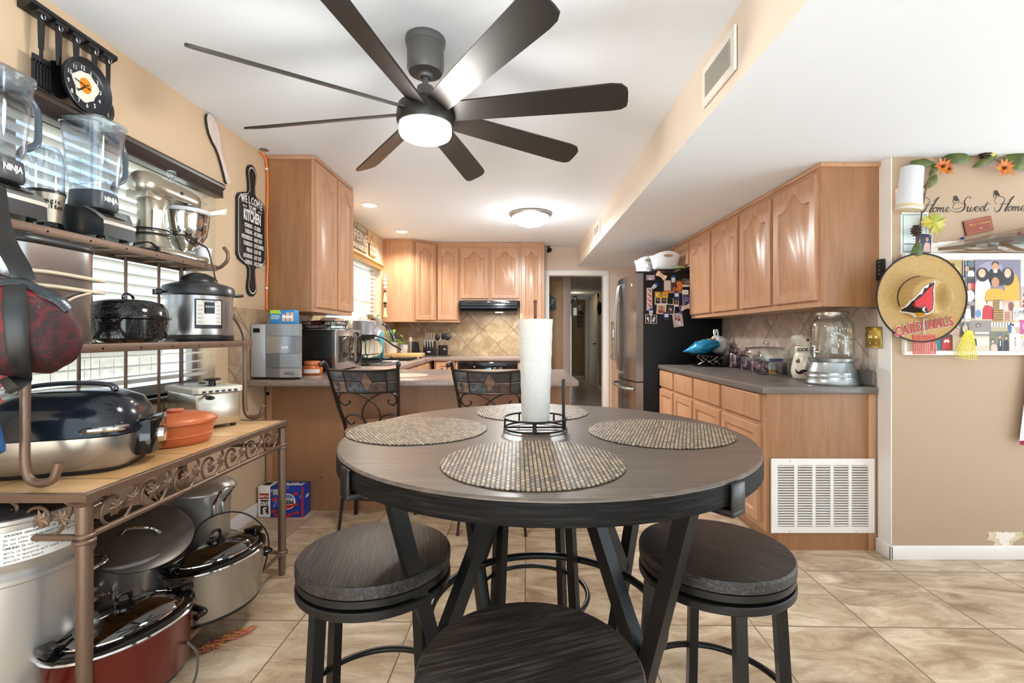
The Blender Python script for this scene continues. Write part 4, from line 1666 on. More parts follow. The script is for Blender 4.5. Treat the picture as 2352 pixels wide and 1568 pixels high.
 b.tube([(LX + .012, 5.56, 2.26), (LX + .006, 5.66, 2.375), (LX + .012, 5.76, 2.26)], .003, 6)
 b.obj('string', solid('b08f5a', .8), r, 40, True)
 # bead garland with tassels
 r = thing('bead_garland', 'white and brown bead garland with tassels hanging beside the sink window', 'garland', (LX + .05, 6.06, 1.99))
 x, y = LX + .05, 6.06
 b = B()
 b.tube([(x, y, 2.02), (x + .004, y, 1.75), (x, y, 1.42)], .004, 6)
 b.obj('cord', solid('b8a27c', .8), r, 40, True)
 for k, (z, rr_, c) in enumerate(((1.95, .022, 'e8e2d8'), (1.905, .024, 'efece6'), (1.855, .028, 'f2efe9'), (1.80, .024, 'e6ddd0'), (1.755, .018, '4a3526'), (1.60, .022, '2b2320'), (1.565, .018, '4a3526'))):
  b = B()
  b.ball((x, y, z), rr_, rr_, rr_ * .8, 14)
  b.obj('bead', solid(c, .5), r, 40, True)
 for z in (1.735, 1.545):
  b = B()
  b.lathe([(.006, z), (.016, z - .02), (.03, z - .12), (0, z - .125)], 12, T(x, y, 0))
  b.obj('tassel', solid('c9b48c', .8), r, 40, True)

left_wall_things()

# ================================================================ baker's rack
RX0, RX1, RY0, RY1, RZ = -1.70, -1.16, 1.285, 2.42, .771

def leaf_shape(s):
 p = [(0, -.5), (.12, -.28), (.42, -.38), (.34, -.12), (.55, .05), (.3, .1), (.32, .38), (.12, .26), (0, .55)]
 return [(x * s, y * s) for x, y in p] + [(-x * s, y * s) for x, y in reversed(p[1:-1])]

def bakers_rack():
 r = thing('bakers_rack', 'bronze iron rack with tiled top, scrollwork and hooks below the window', 'rack', ((RX0 + RX1) / 2, (RY0 + RY1) / 2, 0))
 tm = tiles('rack_tile', (0, 1), .30, 0, (.04, .12, 0), 'b98f5c', 'd3a974', 'e2bd8a', '6b5236', .4, .0035, 3)
 b = B()
 b.box(RX0 + .012, RX1 - .014, RY0 + .014, RY1 - .014, RZ - .014, RZ - .001)
 b.obj('tile_top', tm, r, 0, True)
 b = B()
 rq = []
 for i, z in ((0, RZ - .022), (0, RZ - .001), (.002, RZ + .001), (.016, RZ + .001), (.016, RZ - .022), (0, RZ - .022)):
  rq.append([(RX0 + i, RY0 + i, z), (RX1 - i, RY0 + i, z), (RX1 - i, RY1 - i, z), (RX0 + i, RY1 - i, z)])
 b.loft(rq, False)
 b.obj('top_frame', 'bronze', r, 30, True)
 legs = [(RX1 - .022, RY0 + .02), (RX1 - .022, RY1 - .022), (RX0 + .02, RY0 + .02), (RX0 + .02, RY1 - .022)]
 for x, y in legs:
  b = B()
  b.tube([(x, y, RZ - .022), (x, y, .10), (x, y, .0)], [.0195, .0185, .0145], 16)
  for z in (.655, .64, .118, .105):
   b.tube([(x + .021 * math.cos(2 * PI * i / 20), y + .021 * math.sin(2 * PI * i / 20), z) for i in range(20)], .006, 8, closed=True)
  b.lathe([(.0, RZ - .022), (.03, RZ - .022), (.024, RZ - .032), (.019, RZ - .036)], 16, T(x, y, 0), caps=False)
  b.obj('leg', 'bronze', r, 40, True)
 # apron rails and lower frame
 for z, q in ((.648, .0095), (.112, .0095)):
  for (a, c) in ((0, 1), (2, 3), (0, 2), (1, 3)):
   b = B()
   b.cyl((*legs[a], z), (*legs[c], z), q)
   b.obj('rail', 'bronze', r, 40, True)
 b = B()
 for k in range(1, 5):
  x = RX0 + .02 + (RX1 - RX0 - .04) * k / 5
  b.cyl((x, legs[0][1], .112), (x, legs[1][1], .112), .005, n=8)
 b.obj('bottom_slats', 'bronze', r, 40, True)
 # scrollwork between the top and the apron rail
 def scrolls(mxf, length, n, nm):
  b = B(mxf)
  w_ = length / n
  for k in range(n):
   s = 1 if k % 2 == 0 else 1
   c = w_ * (k + .5)
   b.tube([(x, y, 0) for x, y in spiral(c - .02, -.052, .046, .018, 250, 20 - 360 + 250, 26)], .0048, 7)
   b.tube([(x, y, 0) for x, y in smoothpath2([(c - .025, -.10), (c + .02, -.095), (c + .05, -.06), (c + .065, -.02), (c + .05, -.004)])], .0048, 7)
  b.obj('scrollwork', 'bronze', r, 40, True)
  for k in range(n):
   c = w_ * (k + .5)
   for dx, dy, s, a in ((-.015, -.05, .052, 10), (.045, -.045, .048, -25)):
    b = B(mxf)
    pl = leaf_shape(s)
    ca, sa = math.cos(R(a)), math.sin(R(a))
    pts = [(c + dx + x * ca - y * sa, dy + x * sa + y * ca) for x, y in pl]
    m = len(pts)
    b.add([(x, y, .005) for x, y in pts] + [(c + dx, dy, .011)] + [(x, y, .003) for x, y in pts], [(i, (i + 1) % m, m) for i in range(m)] + [(i, (i + 1) % m, m + 1 + (i + 1) % m, m + 1 + i) for i in range(m)])
    b.obj('leaf_ornament', 'bronze', r, 25, True)

 def smoothpath2(p):
  return [(q.x, q.y) for q in smoothpath([V((x, y, 0)) for x, y in p], 5)]
 scrolls(fr((RX1 - .022, RY0 + .06, RZ - .022), (0, 1, 0), (0, 0, 1)), RY1 - RY0 - .12, 7, 'front')
 scrolls(fr((RX0 + .05, RY0 + .02, RZ - .022), (1, 0, 0), (0, 0, 1)), RX1 - RX0 - .10, 3, 'side')
 # upper shelves, posts and hooks
 for x1, z, x0 in ((-1.335, 1.158, -1.695), (-1.512, 1.535, -1.70)):
  b = B()
  b.box(x1 - .004, x1, RY0 + .02, RY1 - .01, z - .014, z + .014, .002)
  b.box(x0, x0 + .004, RY0 + .02, RY1 - .01, z - .014, z + .014, .002)
  b.box(x0, x1, RY0 + .02, RY0 + .024, z - .014, z + .014, .002)
  b.box(x0, x1, RY1 - .014, RY1 - .01, z - .014, z + .014, .002)
  for k in range(1, 6):
   xx = x0 + (x1 - x0) * k / 6
   b.cyl((xx, RY0 + .022, z + .004), (xx, RY1 - .012, z + .004), .004, n=8)
  for k in range(7):
   yy = RY0 + .1 + k * .155
   b.cyl((x0, yy, z - .002), (x1, yy, z - .002), .004, n=6)
  b.obj('shelf', 'bronze', r, 30, True)
 for y in (RY0 + .03, RY1 - .02):
  b = B()
  b.tube([(RX0 + .012, y, RZ), (RX0 + .012, y, 1.75), (RX0 + .02, y, 1.80)], .010, 10)
  b.obj('back_post', 'bronze', r, 40, True)
 for y in (1.62, 1.84, 2.06, 2.25):
  b = B()
  b.tube([(RX0 + .012, y, RZ), (RX0 + .012, y, 1.535)], .0065, 8)
  b.obj('back_bar', 'bronze', r, 40, True)
 for y in (RY0 + .05, RY1 - .012):
  b = B()
  pts = [(RX0 + .012, y, 1.33), (-1.60, y, 1.345), (-1.50, y, 1.338), (-1.43, y, 1.29), (-1.385, y, 1.22), (-1.374, y, 1.15), (-1.374, y, .97), (-1.374, y, .85), (-1.362, y, .80), (-1.33, y, .786), (-1.295, y, .80), (-1.280, y, .845)]
  b.tube(smoothpath(pts, 5), .0115, 12)
  b.obj('hook_arm', 'bronze', r, 40, True)
  b = B()
  pts = [(-1.515, y, 1.535), (-1.49, y, 1.545), (-1.462, y, 1.575), (-1.46, y, 1.61), (-1.48, y, 1.64)]
  b.tube(smoothpath(pts, 5), .009, 10)
  b.obj('hook', 'bronze', r, 40, True)

bakers_rack()
ZM, ZT = 1.1725, 1.5495    # tops of the two wire shelves

def blender_jug(y, label, group):
 x = -1.60
 r = thing('countertop_blender', label, 'blender', (x, y, ZT), 0, group)
 b = B()
 # base: tall at the wall side, sloping to the front
 rg = []
 for xx, h, hw in ((-.10, .10, .072), (-.095, .118, .076), (-.03, .128, .078), (.03, .118, .078), (.075, .09, .076), (.10, .066, .072)):
  rg.append([(xx, -hw, .012), (xx, hw, .012), (xx, hw * .96, h - .012), (xx, hw * .85, h), (xx, -hw * .85, h), (xx, -hw * .96, h - .012)])
 b.loft(rg)
 b.obj('motor_base', mat('blender_charcoal', '24272b', .3), r, 40)
 b = B()
 for sx in (-.07, .07):
  for sy in (-.05, .05):
   b.lathe([(0, 0), (.014, 0), (.012, .014), (0, .014)], 12, T(sx, sy, 0))
 b.obj('foot', 'black', r, 40)
 b = B()
 rg = []
 for xx, h, hw in ((.028, .119, .079), (.075, .0915, .0775), (.1015, .0675, .0735), (.1015, .055, .0735)):
  rg.append([(xx, -hw, h), (xx, -hw * .72, h + .0015), (xx, hw * .72, h + .0015), (xx, hw, h)])
 b.loft(rg, False, False)
 b.obj('silver_band', mat('satin_silver', 'b9b5ae', .35, .8), r, 40)
 b = B(fr((.066, 0, .0995), (0, 1, 0), (-.50, 0, .32)))
 b.box(-.045, .045, -.02, .02, 0, .003, .001)
 b.obj('button_panel', 'gloss', r, 30)
 # jug collar
 b = B()
 b.lathe([(.062, .12), (.066, .13), (.062, .185), (.0, .185)], 28, None, 1.0, .88, 4)
 b.obj('jug_collar', mat('collar_grey', '3b3f44', .35), r, 40)
 b = B(fr((.0625, 0, .157), (0, 1, 0), (0, 0, 1)))
 b.text('NINJA', .026, T(0, 0, .003), sx=.8, bold=.0008)
 b.obj('lettering', 'paper', r, 0)
 b = B()
 pr = [(.058, .185), (.066, .22), (.082, .43)]
 b.lathe(pr + [(.086, .432), (.086, .445), (.080, .445), (.079, .43), (.063, .222), (.055, .19), (0, .19)], 36, None, 1.0, .86, 5)
 q_jug = b.obj('jug', 'plastic', r, 40)
 b = B()
 b.tube([(0, 0, .19), (0, 0, .40)], .008, 8)
 for z, a in ((.22, 0), (.29, 60), (.36, 120)):
  m = T(0, 0, z, R(a))
  b.loft([[(-.05, -.004, 0), (.05, -.010, .006), (.05, .004, .006), (-.05, .010, 0)], [(-.05, -.004, .002), (.05, -.010, .008), (.05, .004, .008), (-.05, .010, .002)]], mx=m)
 b.obj('blade_stack', 'plastic', q_jug, 40)
 b = B()
 pts = [(.02, .070, .43), (.02, .095, .415), (.02, .118, .385), (.02, .122, .33), (.02, .118, .28), (.02, .095, .255), (.02, .072, .24), (.02, .062, .215)]
 b.tube(smoothpath(pts, 4), .011, 10, flat=.75, up=(1, 0, 0))
 b.obj('jug_handle', mat('handle_smoke', '4d5a66', .2), q_jug, 40)
 b = B()
 b.lathe([(.0, .445), (.086, .445), (.086, .452), (.07, .458), (.0, .458)], 32, None, 1.0, .86, 5)
 b.obj('jug_lid', 'plastic', q_jug, 40)
 return r

blender_jug(1.805, 'clear square-jug blender standing beside the stand mixer', 'square-jug blenders on the top shelf')
blender_jug(1.455, 'clear square-jug blender nearest the end of the top shelf', 'square-jug blenders on the top shelf')

def top_shelf():
 x, y = -1.645, 1.668
 r = thing('personal_blender', 'small silver cup blender between the two square-jug blenders', 'blender', (x, y, ZT))
 b = B()
 b.lathe([(0, 0), (.055, 0), (.056, .012), (.048, .03), (.043, .04)], 28)
 b.obj('foot_dome', 'gloss', r, 40)
 b = B()
 b.lathe([(.042, .035), (.046, .10), (.052, .135), (.052, .14), (0, .14)], 32)
 b.obj('motor_base', mat('champagne', 'b5aa98', .3, .7), r, 40)
 b = B()
 b.lathe([(.053, .138), (.053, .147), (.05, .15), (0, .15)], 32)
 b.obj('blade_ring', 'black', r, 40)
 b = B()
 b.lathe([(.050, .15), (.051, .24), (.046, .28), (.036, .305), (.0, .312), (0, .309), (.034, .302), (.044, .28), (.049, .24), (.048, .15)], 32)
 b.obj('clear_cup', 'plastic', r, 40)
 b = B()
 for t, z in (('magic', .112), ('bullet', .092)):
  for i, ch in enumerate(t):
   a = R(-25 + (i - 2.2) * 13)
   rr_ = .0485
   m = fr((rr_ * math.cos(a), rr_ * math.sin(a), z), (-math.sin(a), math.cos(a), 0), (0, 0, 1))
   b.text(ch, .021, m, bold=.0005)
 b.obj('lettering', 'ink', r, 0)
 # stand mixer, head pointing along the shelf
 x, y = -1.60, 2.19
 r = thing('stand_mixer', 'champagne grey stand mixer with polished steel bowl on the top shelf', 'mixer', (x, y, ZT))
 mm = mat('mixer_silver', 'a9a190', .28, .75)
 b = B()
 b.loft([[(px * k, py, z) for px, py in [(.085, -.16), (.10, -.08), (.085, .05), (.095, .14), (.06, .185), (-.06, .185), (-.095, .14), (-.085, .05), (-.10, -.08), (-.085, -.16)]] for z, k in ((.004, 1), (.018, 1), (.028, .9))])
 b.obj('foot_plate', mm, r, 50)
 b = B()
 rg = []
 for z, yc, rx, ry in ((.02, -.09, .075, .085), (.06, -.095, .06, .07), (.12, -.10, .05, .058), (.18, -.10, .048, .055), (.23, -.09, .05, .07), (.25, -.08, .045, .07)):
  rg.append([(rx * math.cos(2 * PI * i / 24), yc + ry * math.sin(2 * PI * i / 24), z) for i in range(24)])
 b.loft(rg)
 b.obj('column', mm, r, 50)
 b = B(fr((0, -.19, .295), (1, 0, 0), (0, 0, -1)) if False else T(0, 0, .293, rx=R(-90)))
 b.lathe([(0, -.20), (.03, -.195), (.05, -.175), (.06, -.14), (.061, -.09), (.056, -.088), (.056, .06), (.054, .12), (.048, .155), (.035, .172), (.012, .178), (0, .178)], 36)
 q_motor_head = b.obj('motor_head', mm, r, 40)
 b = B()
 b.box(-.057, .057, -.085, .15, .262, .266, .001)
 b.obj('trim_band', 'chrome', q_motor_head, 30)
 b = B()
 b.box(-.045, .045, -.185, -.09, .228, .262, .006)
 b.obj('vent_housing', mm, q_motor_head, 30)
 b = B()
 b.lathe([(0, .352), (.018, .352), (.014, .365), (.013, .385), (.02, .395), (.018, .405), (0, .408)], 20, T(0, .02, 0))
 b.obj('top_knob', 'plastic', q_motor_head, 40)
 b = B()
 b.tube([(.056, .03, .255), (.07, .03, .255)], .007, 8)
 b.tube([(.056, .01, .30), (.060, .01, .30)], .008, 10)
 b.obj('speed_knob', 'black', q_motor_head, 40)
 b = B()
 b.lathe([(.0, .235), (.02, .235), (.03, .25), (.03, .28), (0, .28)], 20, T(0, .12, 0))
 b.obj('beater_hub', 'chrome', q_motor_head, 40)
 b = B(T(0, .10, .05))
 b.lathe([(0, 0), (.04, .0), (.045, .012), (.07, .03), (.095, .075), (.105, .13), (.107, .17), (.110, .175), (.107, .178), (.103, .17), (.10, .13), (.09, .077), (.066, .034), (0, .02)], 48)
 q_mixing_bowl = b.obj('mixing_bowl', 'chrome', r, 40)
 b = B(T(0, .10, .05))
 b.lathe([(.108, .176), (.112, .182), (.110, .194), (.07, .205), (.045, .206), (.045, .203), (.07, .202), (.106, .19), (.106, .178)], 40, caps=False)
 b.loft([[(.03, .10, .185), (.09, .05, .185), (.09, .05, .20), (.03, .10, .20)], [(.05, .165, .21), (.13, .12, .205), (.135, .12, .235), (.05, .17, .24)]], False)
 b.obj('pouring_shield', mat('milky_plastic', 'e9edf0', .2, Alpha=.55), q_mixing_bowl, 40)
 b = B()
 for z in (.085, .105):
  b.tube([(.066 * math.cos(2 * PI * i / 30), -.095 + .076 * math.sin(2 * PI * i / 30), z) for i in range(30)], .0035, 6, closed=True)
 b.tube(smoothpath([(.065, -.06, .095), (.09, -.02, .10), (.11, .05, .075), (.115, .10, .06), (.118, .13, -.01), (.12, .16, -.10), (.12, .17, -.16)], 5), .0035, 6)
 b.obj('power_cord', 'black', r, 40)
 b = B()
 m = fr((.0505, -.135, .16), (.35, .94, 0), (.05, 0, 1))
 b.box(-.018, .018, -.06, .03, .002, .003, 0, m)
 b.obj('warning_label', 'paper', r, 0)
 # white tapered measuring cup
 b = B()
 b.lathe([(0, 0), (.026, 0), (.038, .075), (.040, .078), (.035, .076), (.024, .004), (0, .004)], 28)
 o = b.obj('measuring_cup', solid('eef0f2', .3))
 o.location = (-1.56, 2.372, ZT)
 tag(o, 'small white tapered cup at the end of the top shelf beside the mixer bowl', 'cup')
 # loose looped cord
 b = B()
 for k in range(3):
  pts = [(-1.55, 1.93, ZT + .012 + .004 * k), (-1.53, 1.985, ZT + .035), (-1.525, 2.03, ZT + .02 - .006 * k), (-1.518, 2.075 + .01 * k, ZT + .004 - .012 * k), (-1.53, 2.045, ZT + .006), (-1.545, 1.96, ZT + .008)]
  b.tube(smoothpath(pts, 5), .003, 6)
 o = recentre(b.obj('power_cord', 'black'), (-1.53, 2.0, ZT))
 tag(o, 'black looped power cord lying on the top shelf before the mixer', 'cord')
 # steel ball top gadget behind the mixer
 b = B()
 b.lathe([(0, 0), (.03, 0), (.034, .01), (.03, .07), (.04, .085), (.043, .12), (.034, .15), (0, .162)], 24)
 o = b.obj('steel_shaker', mat('smoked_metal', '9aa1a6', .25, .6))
 o.location = (-1.665, 2.0, ZT)
 tag(o, 'grey rounded shaker behind the square-jug blender next to the mixer', 'shaker')

top_shelf()

def mid_shelf():
 # pressure cooker
 x, y = -1.49, 2.235
 r = thing('pressure_cooker', 'steel electric pressure cooker with black lid on the middle shelf', 'pressure cooker', (x, y, ZM), R(50))
 b = B()
 b.lathe([(0, 0), (.138, 0), (.142, .008), (.142, .024), (.138, .028), (0, .028)], 48)
 b.obj('base_ring', 'black', r, 40)
 b = B()
 b.lathe([(.136, .026), (.137, .03), (.137, .205), (.13, .21), (0, .21)], 56)
 b.obj('steel_body', 'ss', r, 40)
 b = B()
 b.lathe([(.14, .205), (.146, .212), (.146, .238), (.138, .252), (.11, .262), (.075, .272), (0, .274)], 48)
 q_lid = b.obj('lid', mat('lid_charcoal', '26282b', .3), r, 40)
 b = B()
 b.lathe([(.0, .272), (.075, .272), (.072, .288), (.06, .298), (.05, .304), (.03, .314), (0, .317)], 32, None, 1.05, .75)
 b.obj('lid_handle', 'black', q_lid, 40)
 for s in (-1, 1):
  b = B()
  b.box(s * .135 - .02, s * .135 + .03 * s + .02 * (s > 0) - (.0), -.03, .03, .212, .226, .005)
  b.obj('side_handle', 'black', r, 30)
 m0 = fr((0, -.140, .115), (1, 0, 0), (0, 0, 1))
 b = B()

 def cp(u, v, d):
  a = R(-90) + u / .14
  return ((.1375 + d) * math.cos(a), (.1375 + d) * math.sin(a), .118 + v)

 def curved(b, u0, u1, v0, v1, d, n=8):
  rows = []
  for v in (v0, v1):
   rows.append([cp(u0 + (u1 - u0) * i / n, v, d) for i in range(n + 1)])
  b.loft([[cp(u0 + (u1 - u0) * i / n, v0, 0) for i in range(n + 1)], rows[0], rows[1], [cp(u0 + (u1 - u0) * i / n, v1, 0) for i in range(n + 1)]], False, False)
  for e in (0, n):
   b.face([cp(u0 + (u1 - u0) * e / n, v0, 0), rows[0][e], rows[1][e], cp(u0 + (u1 - u0) * e / n, v1, 0)])
 curved(b, -.056, .056, -.062, .07, .004)
 q_control_panel = b.obj('control_panel', 'black', r, 30)
 b = B()
 curved(b, -.049, .049, -.045, .064, .0055)
 b.obj('panel_face', mat('panel_silver', 'cfccc6', .35, .4), q_control_panel, 30)
 b = B()
 curved(b, -.02, .02, .005, .056, .0065)
 b.obj('display', 'gloss', q_control_panel, 30)
 b = B()
 for k, t in enumerate('8888'):
  p = cp(-.0125 + k * .0083, .035, .0075)
  a = (-.0125 + k * .0083) / .14
  b.text(t, .013, fr(p, (math.cos(a), math.sin(a), 0), (0, 0, 1)))
 b.obj('display_digits', solid('d9dcd8', .4), q_control_panel, 0)
 for sx in (-1, 1):
  for k in range(5):
   b = B()
   u = sx * .035
   curved(b, u - .009, u + .009, .040 - k * .018 - .005, .040 - k * .018 + .004, .0064, 3)
   b.obj('button', solid('b5b2ac', .4), q_control_panel, 0)
 b = B()
 for k, t in enumerate('Instant Pot'):
  u = -.026 + k * .0052
  b.text(t, .009, fr(cp(u, .0605, .0068), (math.cos(u / .14), math.sin(u / .14), 0), (0, 0, 1)))
 b.obj('lettering', 'ink', q_control_panel, 0)
 # speckled roaster
 x, y = -1.51, 1.855
 r = thing('roasting_pan', 'black speckled oval enamel roaster with lid on the middle shelf', 'roaster', (x, y, ZM), R(20))
 r.scale = (1.0, 1.0, 1.0)
 b = B()
 b.lathe([(0, 0), (.10, 0), (.12, .015), (.128, .085), (.137, .09), (.137, .094), (.12, .094), (0, .094)], 48, None, 1.0, 1.12)
 b.obj('pan_body', 'enamel', r, 40)
 b = B()
 b.lathe([(.136, .094), (.136, .098), (.127, .10), (.124, .125), (.108, .15), (.07, .162), (0, .164)], 48, None, 1.0, 1.12)
 q_pan_lid = b.obj('pan_lid', 'enamel', r, 40)
 b = B()
 b.tube(smoothpath([(-.0, -.045, .160), (0, -.042, .178), (0, 0, .186), (0, .042, .178), (0, .045, .160)], 4), .005, 8)
 b.obj('lid_handle', 'gloss', q_pan_lid, 40)
 b = B()
 b.tube(smoothpath([(-.03, -.145, .085), (-.02, -.165, .08), (.02, -.165, .08), (.03, -.145, .085)], 4), .006, 8)
 b.obj('side_handle', 'gloss', r, 40)
 # large steel cooker housing
 r = thing('steel_cooker', 'tall brushed steel cooker housing with dark rim behind the paisley bag', 'cooker', (-1.525, 1.425, ZM))
 b = B()
 b.lathe([(0, 0), (.185, 0), (.19, .006), (.19, .288), (0, .288)], 56, None, .87, .79, 5)
 b.obj('steel_body', 'ss', r, 40)
 b = B()
 b.lathe([(.191, .286), (.194, .290), (.194, .305), (.188, .312), (0, .312)], 56, None, .87, .79, 5)
 b.obj('rim_lid', 'black', r, 40)
 b = B()
 for z in (.205, .165):
  pts = [(.165, -.14, z), (.172, -.04, z + .004), (.172, .08, z + .0), (.165, .145, z - .002), (.13, .162, z), (.05, .16, z)]
  b.tube(smoothpath(pts, 5), .0055, 8)
 b.tube(smoothpath([(.172, .09, .16), (.174, .03, .14), (.174, -.03, .10), (.172, -.08, .04)], 5), .0035, 8)
 b.obj('power_cord', solid('d9ccb4', .5), r, 40)
 # paisley bag
 r = thing('cooler_bag', 'dark red paisley fabric bag with black straps hanging on the rack hook', 'bag', (-1.31, 1.20, 1.10), R(35))
 def bagpt(u, a, q=1.0):
  prof = max(.02, 1 - abs(u) ** 3.0) ** .55
  ca, sa = math.cos(a), math.sin(a)
  e = 1 / (abs(ca) ** 2.6 + abs(sa) ** 2.6) ** (1 / 2.6)
  ww = (1 + .06 * math.sin(5 * u + 2 * a) + .05 * math.sin(9 * u - 3 * a) + .03 * math.sin(15 * u + a)) * q
  return V((.165 * u, .085 * e * ca * prof * ww, .125 + .125 * e * sa * prof * ww - .035 * max(0, u) ** 2))
 n, k = 40, 30
 b = B()
 b.loft([[bagpt(math.sin(PI / 2 * (-1 + 2 * i / k)), 2 * PI * j / n) for j in range(n)] for i in range(k + 1)])
 b.obj('bag_body', 'floral', r, 60)
 us = [-.9 + 1.75 * i / 24 for i in range(25)]
 b = B()
 b.tube([bagpt(u, R(124 + 6 * u), 1.0) for u in us], .017, 10, flat=.4, up=(0, -.6, .8))
 b.obj('silver_lining', mat('foil_lining', '4c545b', .3, .7, bump=(60, .6, .004)), r, 50)
 for da in (-7, 8):
  b = B()
  b.tube([bagpt(u, R(124 + 6 * u + da), 1.035) for u in us], .0038, 6)
  b.obj('zipper', 'black', r, 50)
 b = B()
 b.tube(smoothpath([(.06, -.04, .235), (.05, -.04, .27), (.02, .0, .33), (-.01, .08, .40), (-.035, .17, .48), (-.045, .20, .515)], 5), .021, 10, flat=.14, up=(.25, -1, .1))
 b.obj('shoulder_strap', 'black', r, 50)
 b = B()
 b.tube([bagpt(.30 + .04 * math.sin(q * 3), R(138 + 122 * q), 1.05) for q in [i / 16 for i in range(17)]] + [V((.04, -.03, -.02)), V((.02, -.02, -.03))], .021, 10, flat=.14, up=(0, -1, .01))
 b.obj('hand_strap', 'black', r, 50)

mid_shelf()

def rack_top():
 z = RZ + .001
 # electric roaster
 r = thing('roaster_oven', 'large electric roaster oven with dark blue domed lid on the tiled rack top', 'roaster oven', (-1.47, 1.575, z), R(20))
 b = B()
 b.lathe([(0, .0), (.15, .0), (.158, .012), (.166, .10), (.0, .10)], 56, T(0, 0, .012), 1.25, 1, 4)
 b.obj('steel_body', 'ss', r, 40)
 b = B()
 b.lathe([(0, .0), (.145, .0), (.148, .014), (0, .014)], 40, None, 1.25, 1, 4)
 b.obj('base', 'black', r, 40)
 b = B()
 b.lathe([(.168, .112), (.172, .116), (.17, .13), (.165, .17), (.145, .215), (.105, .24), (.05, .248), (0, .249)], 56, None, 1.25, 1, 3.4)
 q_domed_lid = b.obj('domed_lid', mat('midnight_lid', '141b26', .16), r, 50)
 b = B()
 b.tube(smoothpath([(-.12, 0, .243), (-.10, 0, .262), (0, 0, .27), (.10, 0, .262), (.12, 0, .243)], 4), .022, 10, flat=.35, up=(0, 0, 1))
 b.obj('lid_handle', mat('smoke_handle', '3a3f45', .25), q_domed_lid, 50)
 b = B()
 b.box(.19, .245, -.075, .075, .03, .15, .012, T(0, 0, 0, ry=R(0)))
 q_control_housing = b.obj('control_housing', 'gloss', r, 40)
 b = B()
 b.lathe([(0, 0), (.026, 0), (.022, .016), (0, .018)], 24, T(.245, 0, .085, ry=R(90)))
 b.obj('dial', 'chrome', q_control_housing, 40)
 b = B()
 b.tube(smoothpath([(.10, -.171, .135), (.12, -.19, .14), (.165, -.18, .14), (.195, -.14, .138), (.19, -.12, .135)], 4), .009, 8)
 b.obj('side_handle', 'chrome', q_domed_lid, 40)
 b = B()
 b.box(.09, .16, -.172, -.16, .118, .152, .006, T(rz=R(12)))
 b.obj('handle_mount', 'gloss', q_domed_lid, 40)
 # terracotta casserole
 r = thing('casserole_dish', 'oval orange terracotta casserole with lid on the tiled rack top', 'casserole', (-1.365, 1.905, z), R(60))
 b = B()
 b.lathe([(0, 0), (.098, 0), (.106, .012), (.108, .03), (.111, .032), (.111, .035), (.109, .037), (.116, .078), (0, .078)], 48, None, 1.22, 1)
 b.obj('dish', 'terra', r, 40)
 b = B()
 b.lathe([(.117, .078), (.122, .082), (.122, .092), (.112, .104), (.07, .118), (.0, .122)], 48, None, 1.22, 1)
 q_lid = b.obj('lid', 'terra', r, 40)
 b = B()
 b.lathe([(0, .12), (.02, .12), (.024, .128), (.022, .134), (0, .135)], 24, None, 1.3, 1)
 b.obj('lid_knob', 'terra', q_lid, 40)
 # deep fryer
 r = thing('deep_fryer', 'steel box deep fryer with windowed lid at the far end of the rack top', 'deep fryer', (-1.50, 2.285, z), R(-33))
 b = B()
 b.box(-.148, .148, -.098, .098, .012, .165, .012)
 b.obj('steel_body', mat('fryer_steel', 'c9c0b0', .25, .85), r, 30)
 b = B()
 for sx in (-.12, .12):
  for sy in (-.075, .075):
   b.cyl((sx, sy, 0), (sx, sy, .014), .012, n=12)
 b.obj('foot', 'black', r, 40)
 b = B()
 b.prism([(-.165, -.07), (-.14, -.108), (.14, -.108), (.158, -.09), (.158, .09), (.14, .108), (-.14, .108), (-.165, .07)], .165, .19, None, .006)
 q_lid = b.obj('lid', mat('fryer_lid', 'd8d3c9', .3), r, 30)
 b = B()
 b.prism([(-.13, -.05), (-.11, -.075), (.06, -.075), (.06, .075), (-.11, .075), (-.13, .05)], .19, .193)
 b.obj('lid_window', mat('lid_window', '8f999c', .1), q_lid, 30)
 b = B()
 b.lathe([(0, .19), (.016, .19), (.014, .212), (.034, .218), (.036, .224), (.02, .23), (0, .23)], 24, T(.08, 0, 0), 1.2, 1)
 b.obj('lid_knob', 'gloss', q_lid, 40)
 b = B()
 b.lathe([(0, .19), (.012, .19), (.014, .196), (0, .2)], 16, T(-.06, .02, 0), 1.6, 1)
 b.obj('steam_filter', 'black', q_lid, 40)
 b = B()
 for k in range(6):
  b.box(.1575, .160, -.075 + k * .027, -.060 + k * .027, .167, .176)
 b.obj('vent_slot', 'black', q_lid, 0)
 b = B()
 b.tube([(.15, -.06, .155), (.20, -.07, .155), (.25, -.085, .155)], [.006, .012, .017], 10, flat=.5)
 b.ball((.255, -.087, .155), .026, .018, .009)
 b.obj('basket_handle', 'black', r, 40)
 b = B()
 b.strokes(.07, .009, 9, FF(.04, -.0985, .075), 5)
 b.obj('lettering', solid('8f8a80', .4), r, 0)
 b = B()
 b.ball((-.20, -.05, .06), .04, .03, .02)
 b.cyl((-.15, -.05, .06), (-.20, -.05, .06), .012)
 b.obj('side_knob', 'black', r, 40)
 # dark blue cap-like pan cover at the near end
 r = thing('blue_pot_cover', 'dark blue rounded cover at the near end of the rack top', 'cover', (-1.42, 1.335, z + .10))

rack_top()
bpy.data.objects.remove(bpy.data.objects['blue_pot_cover'])

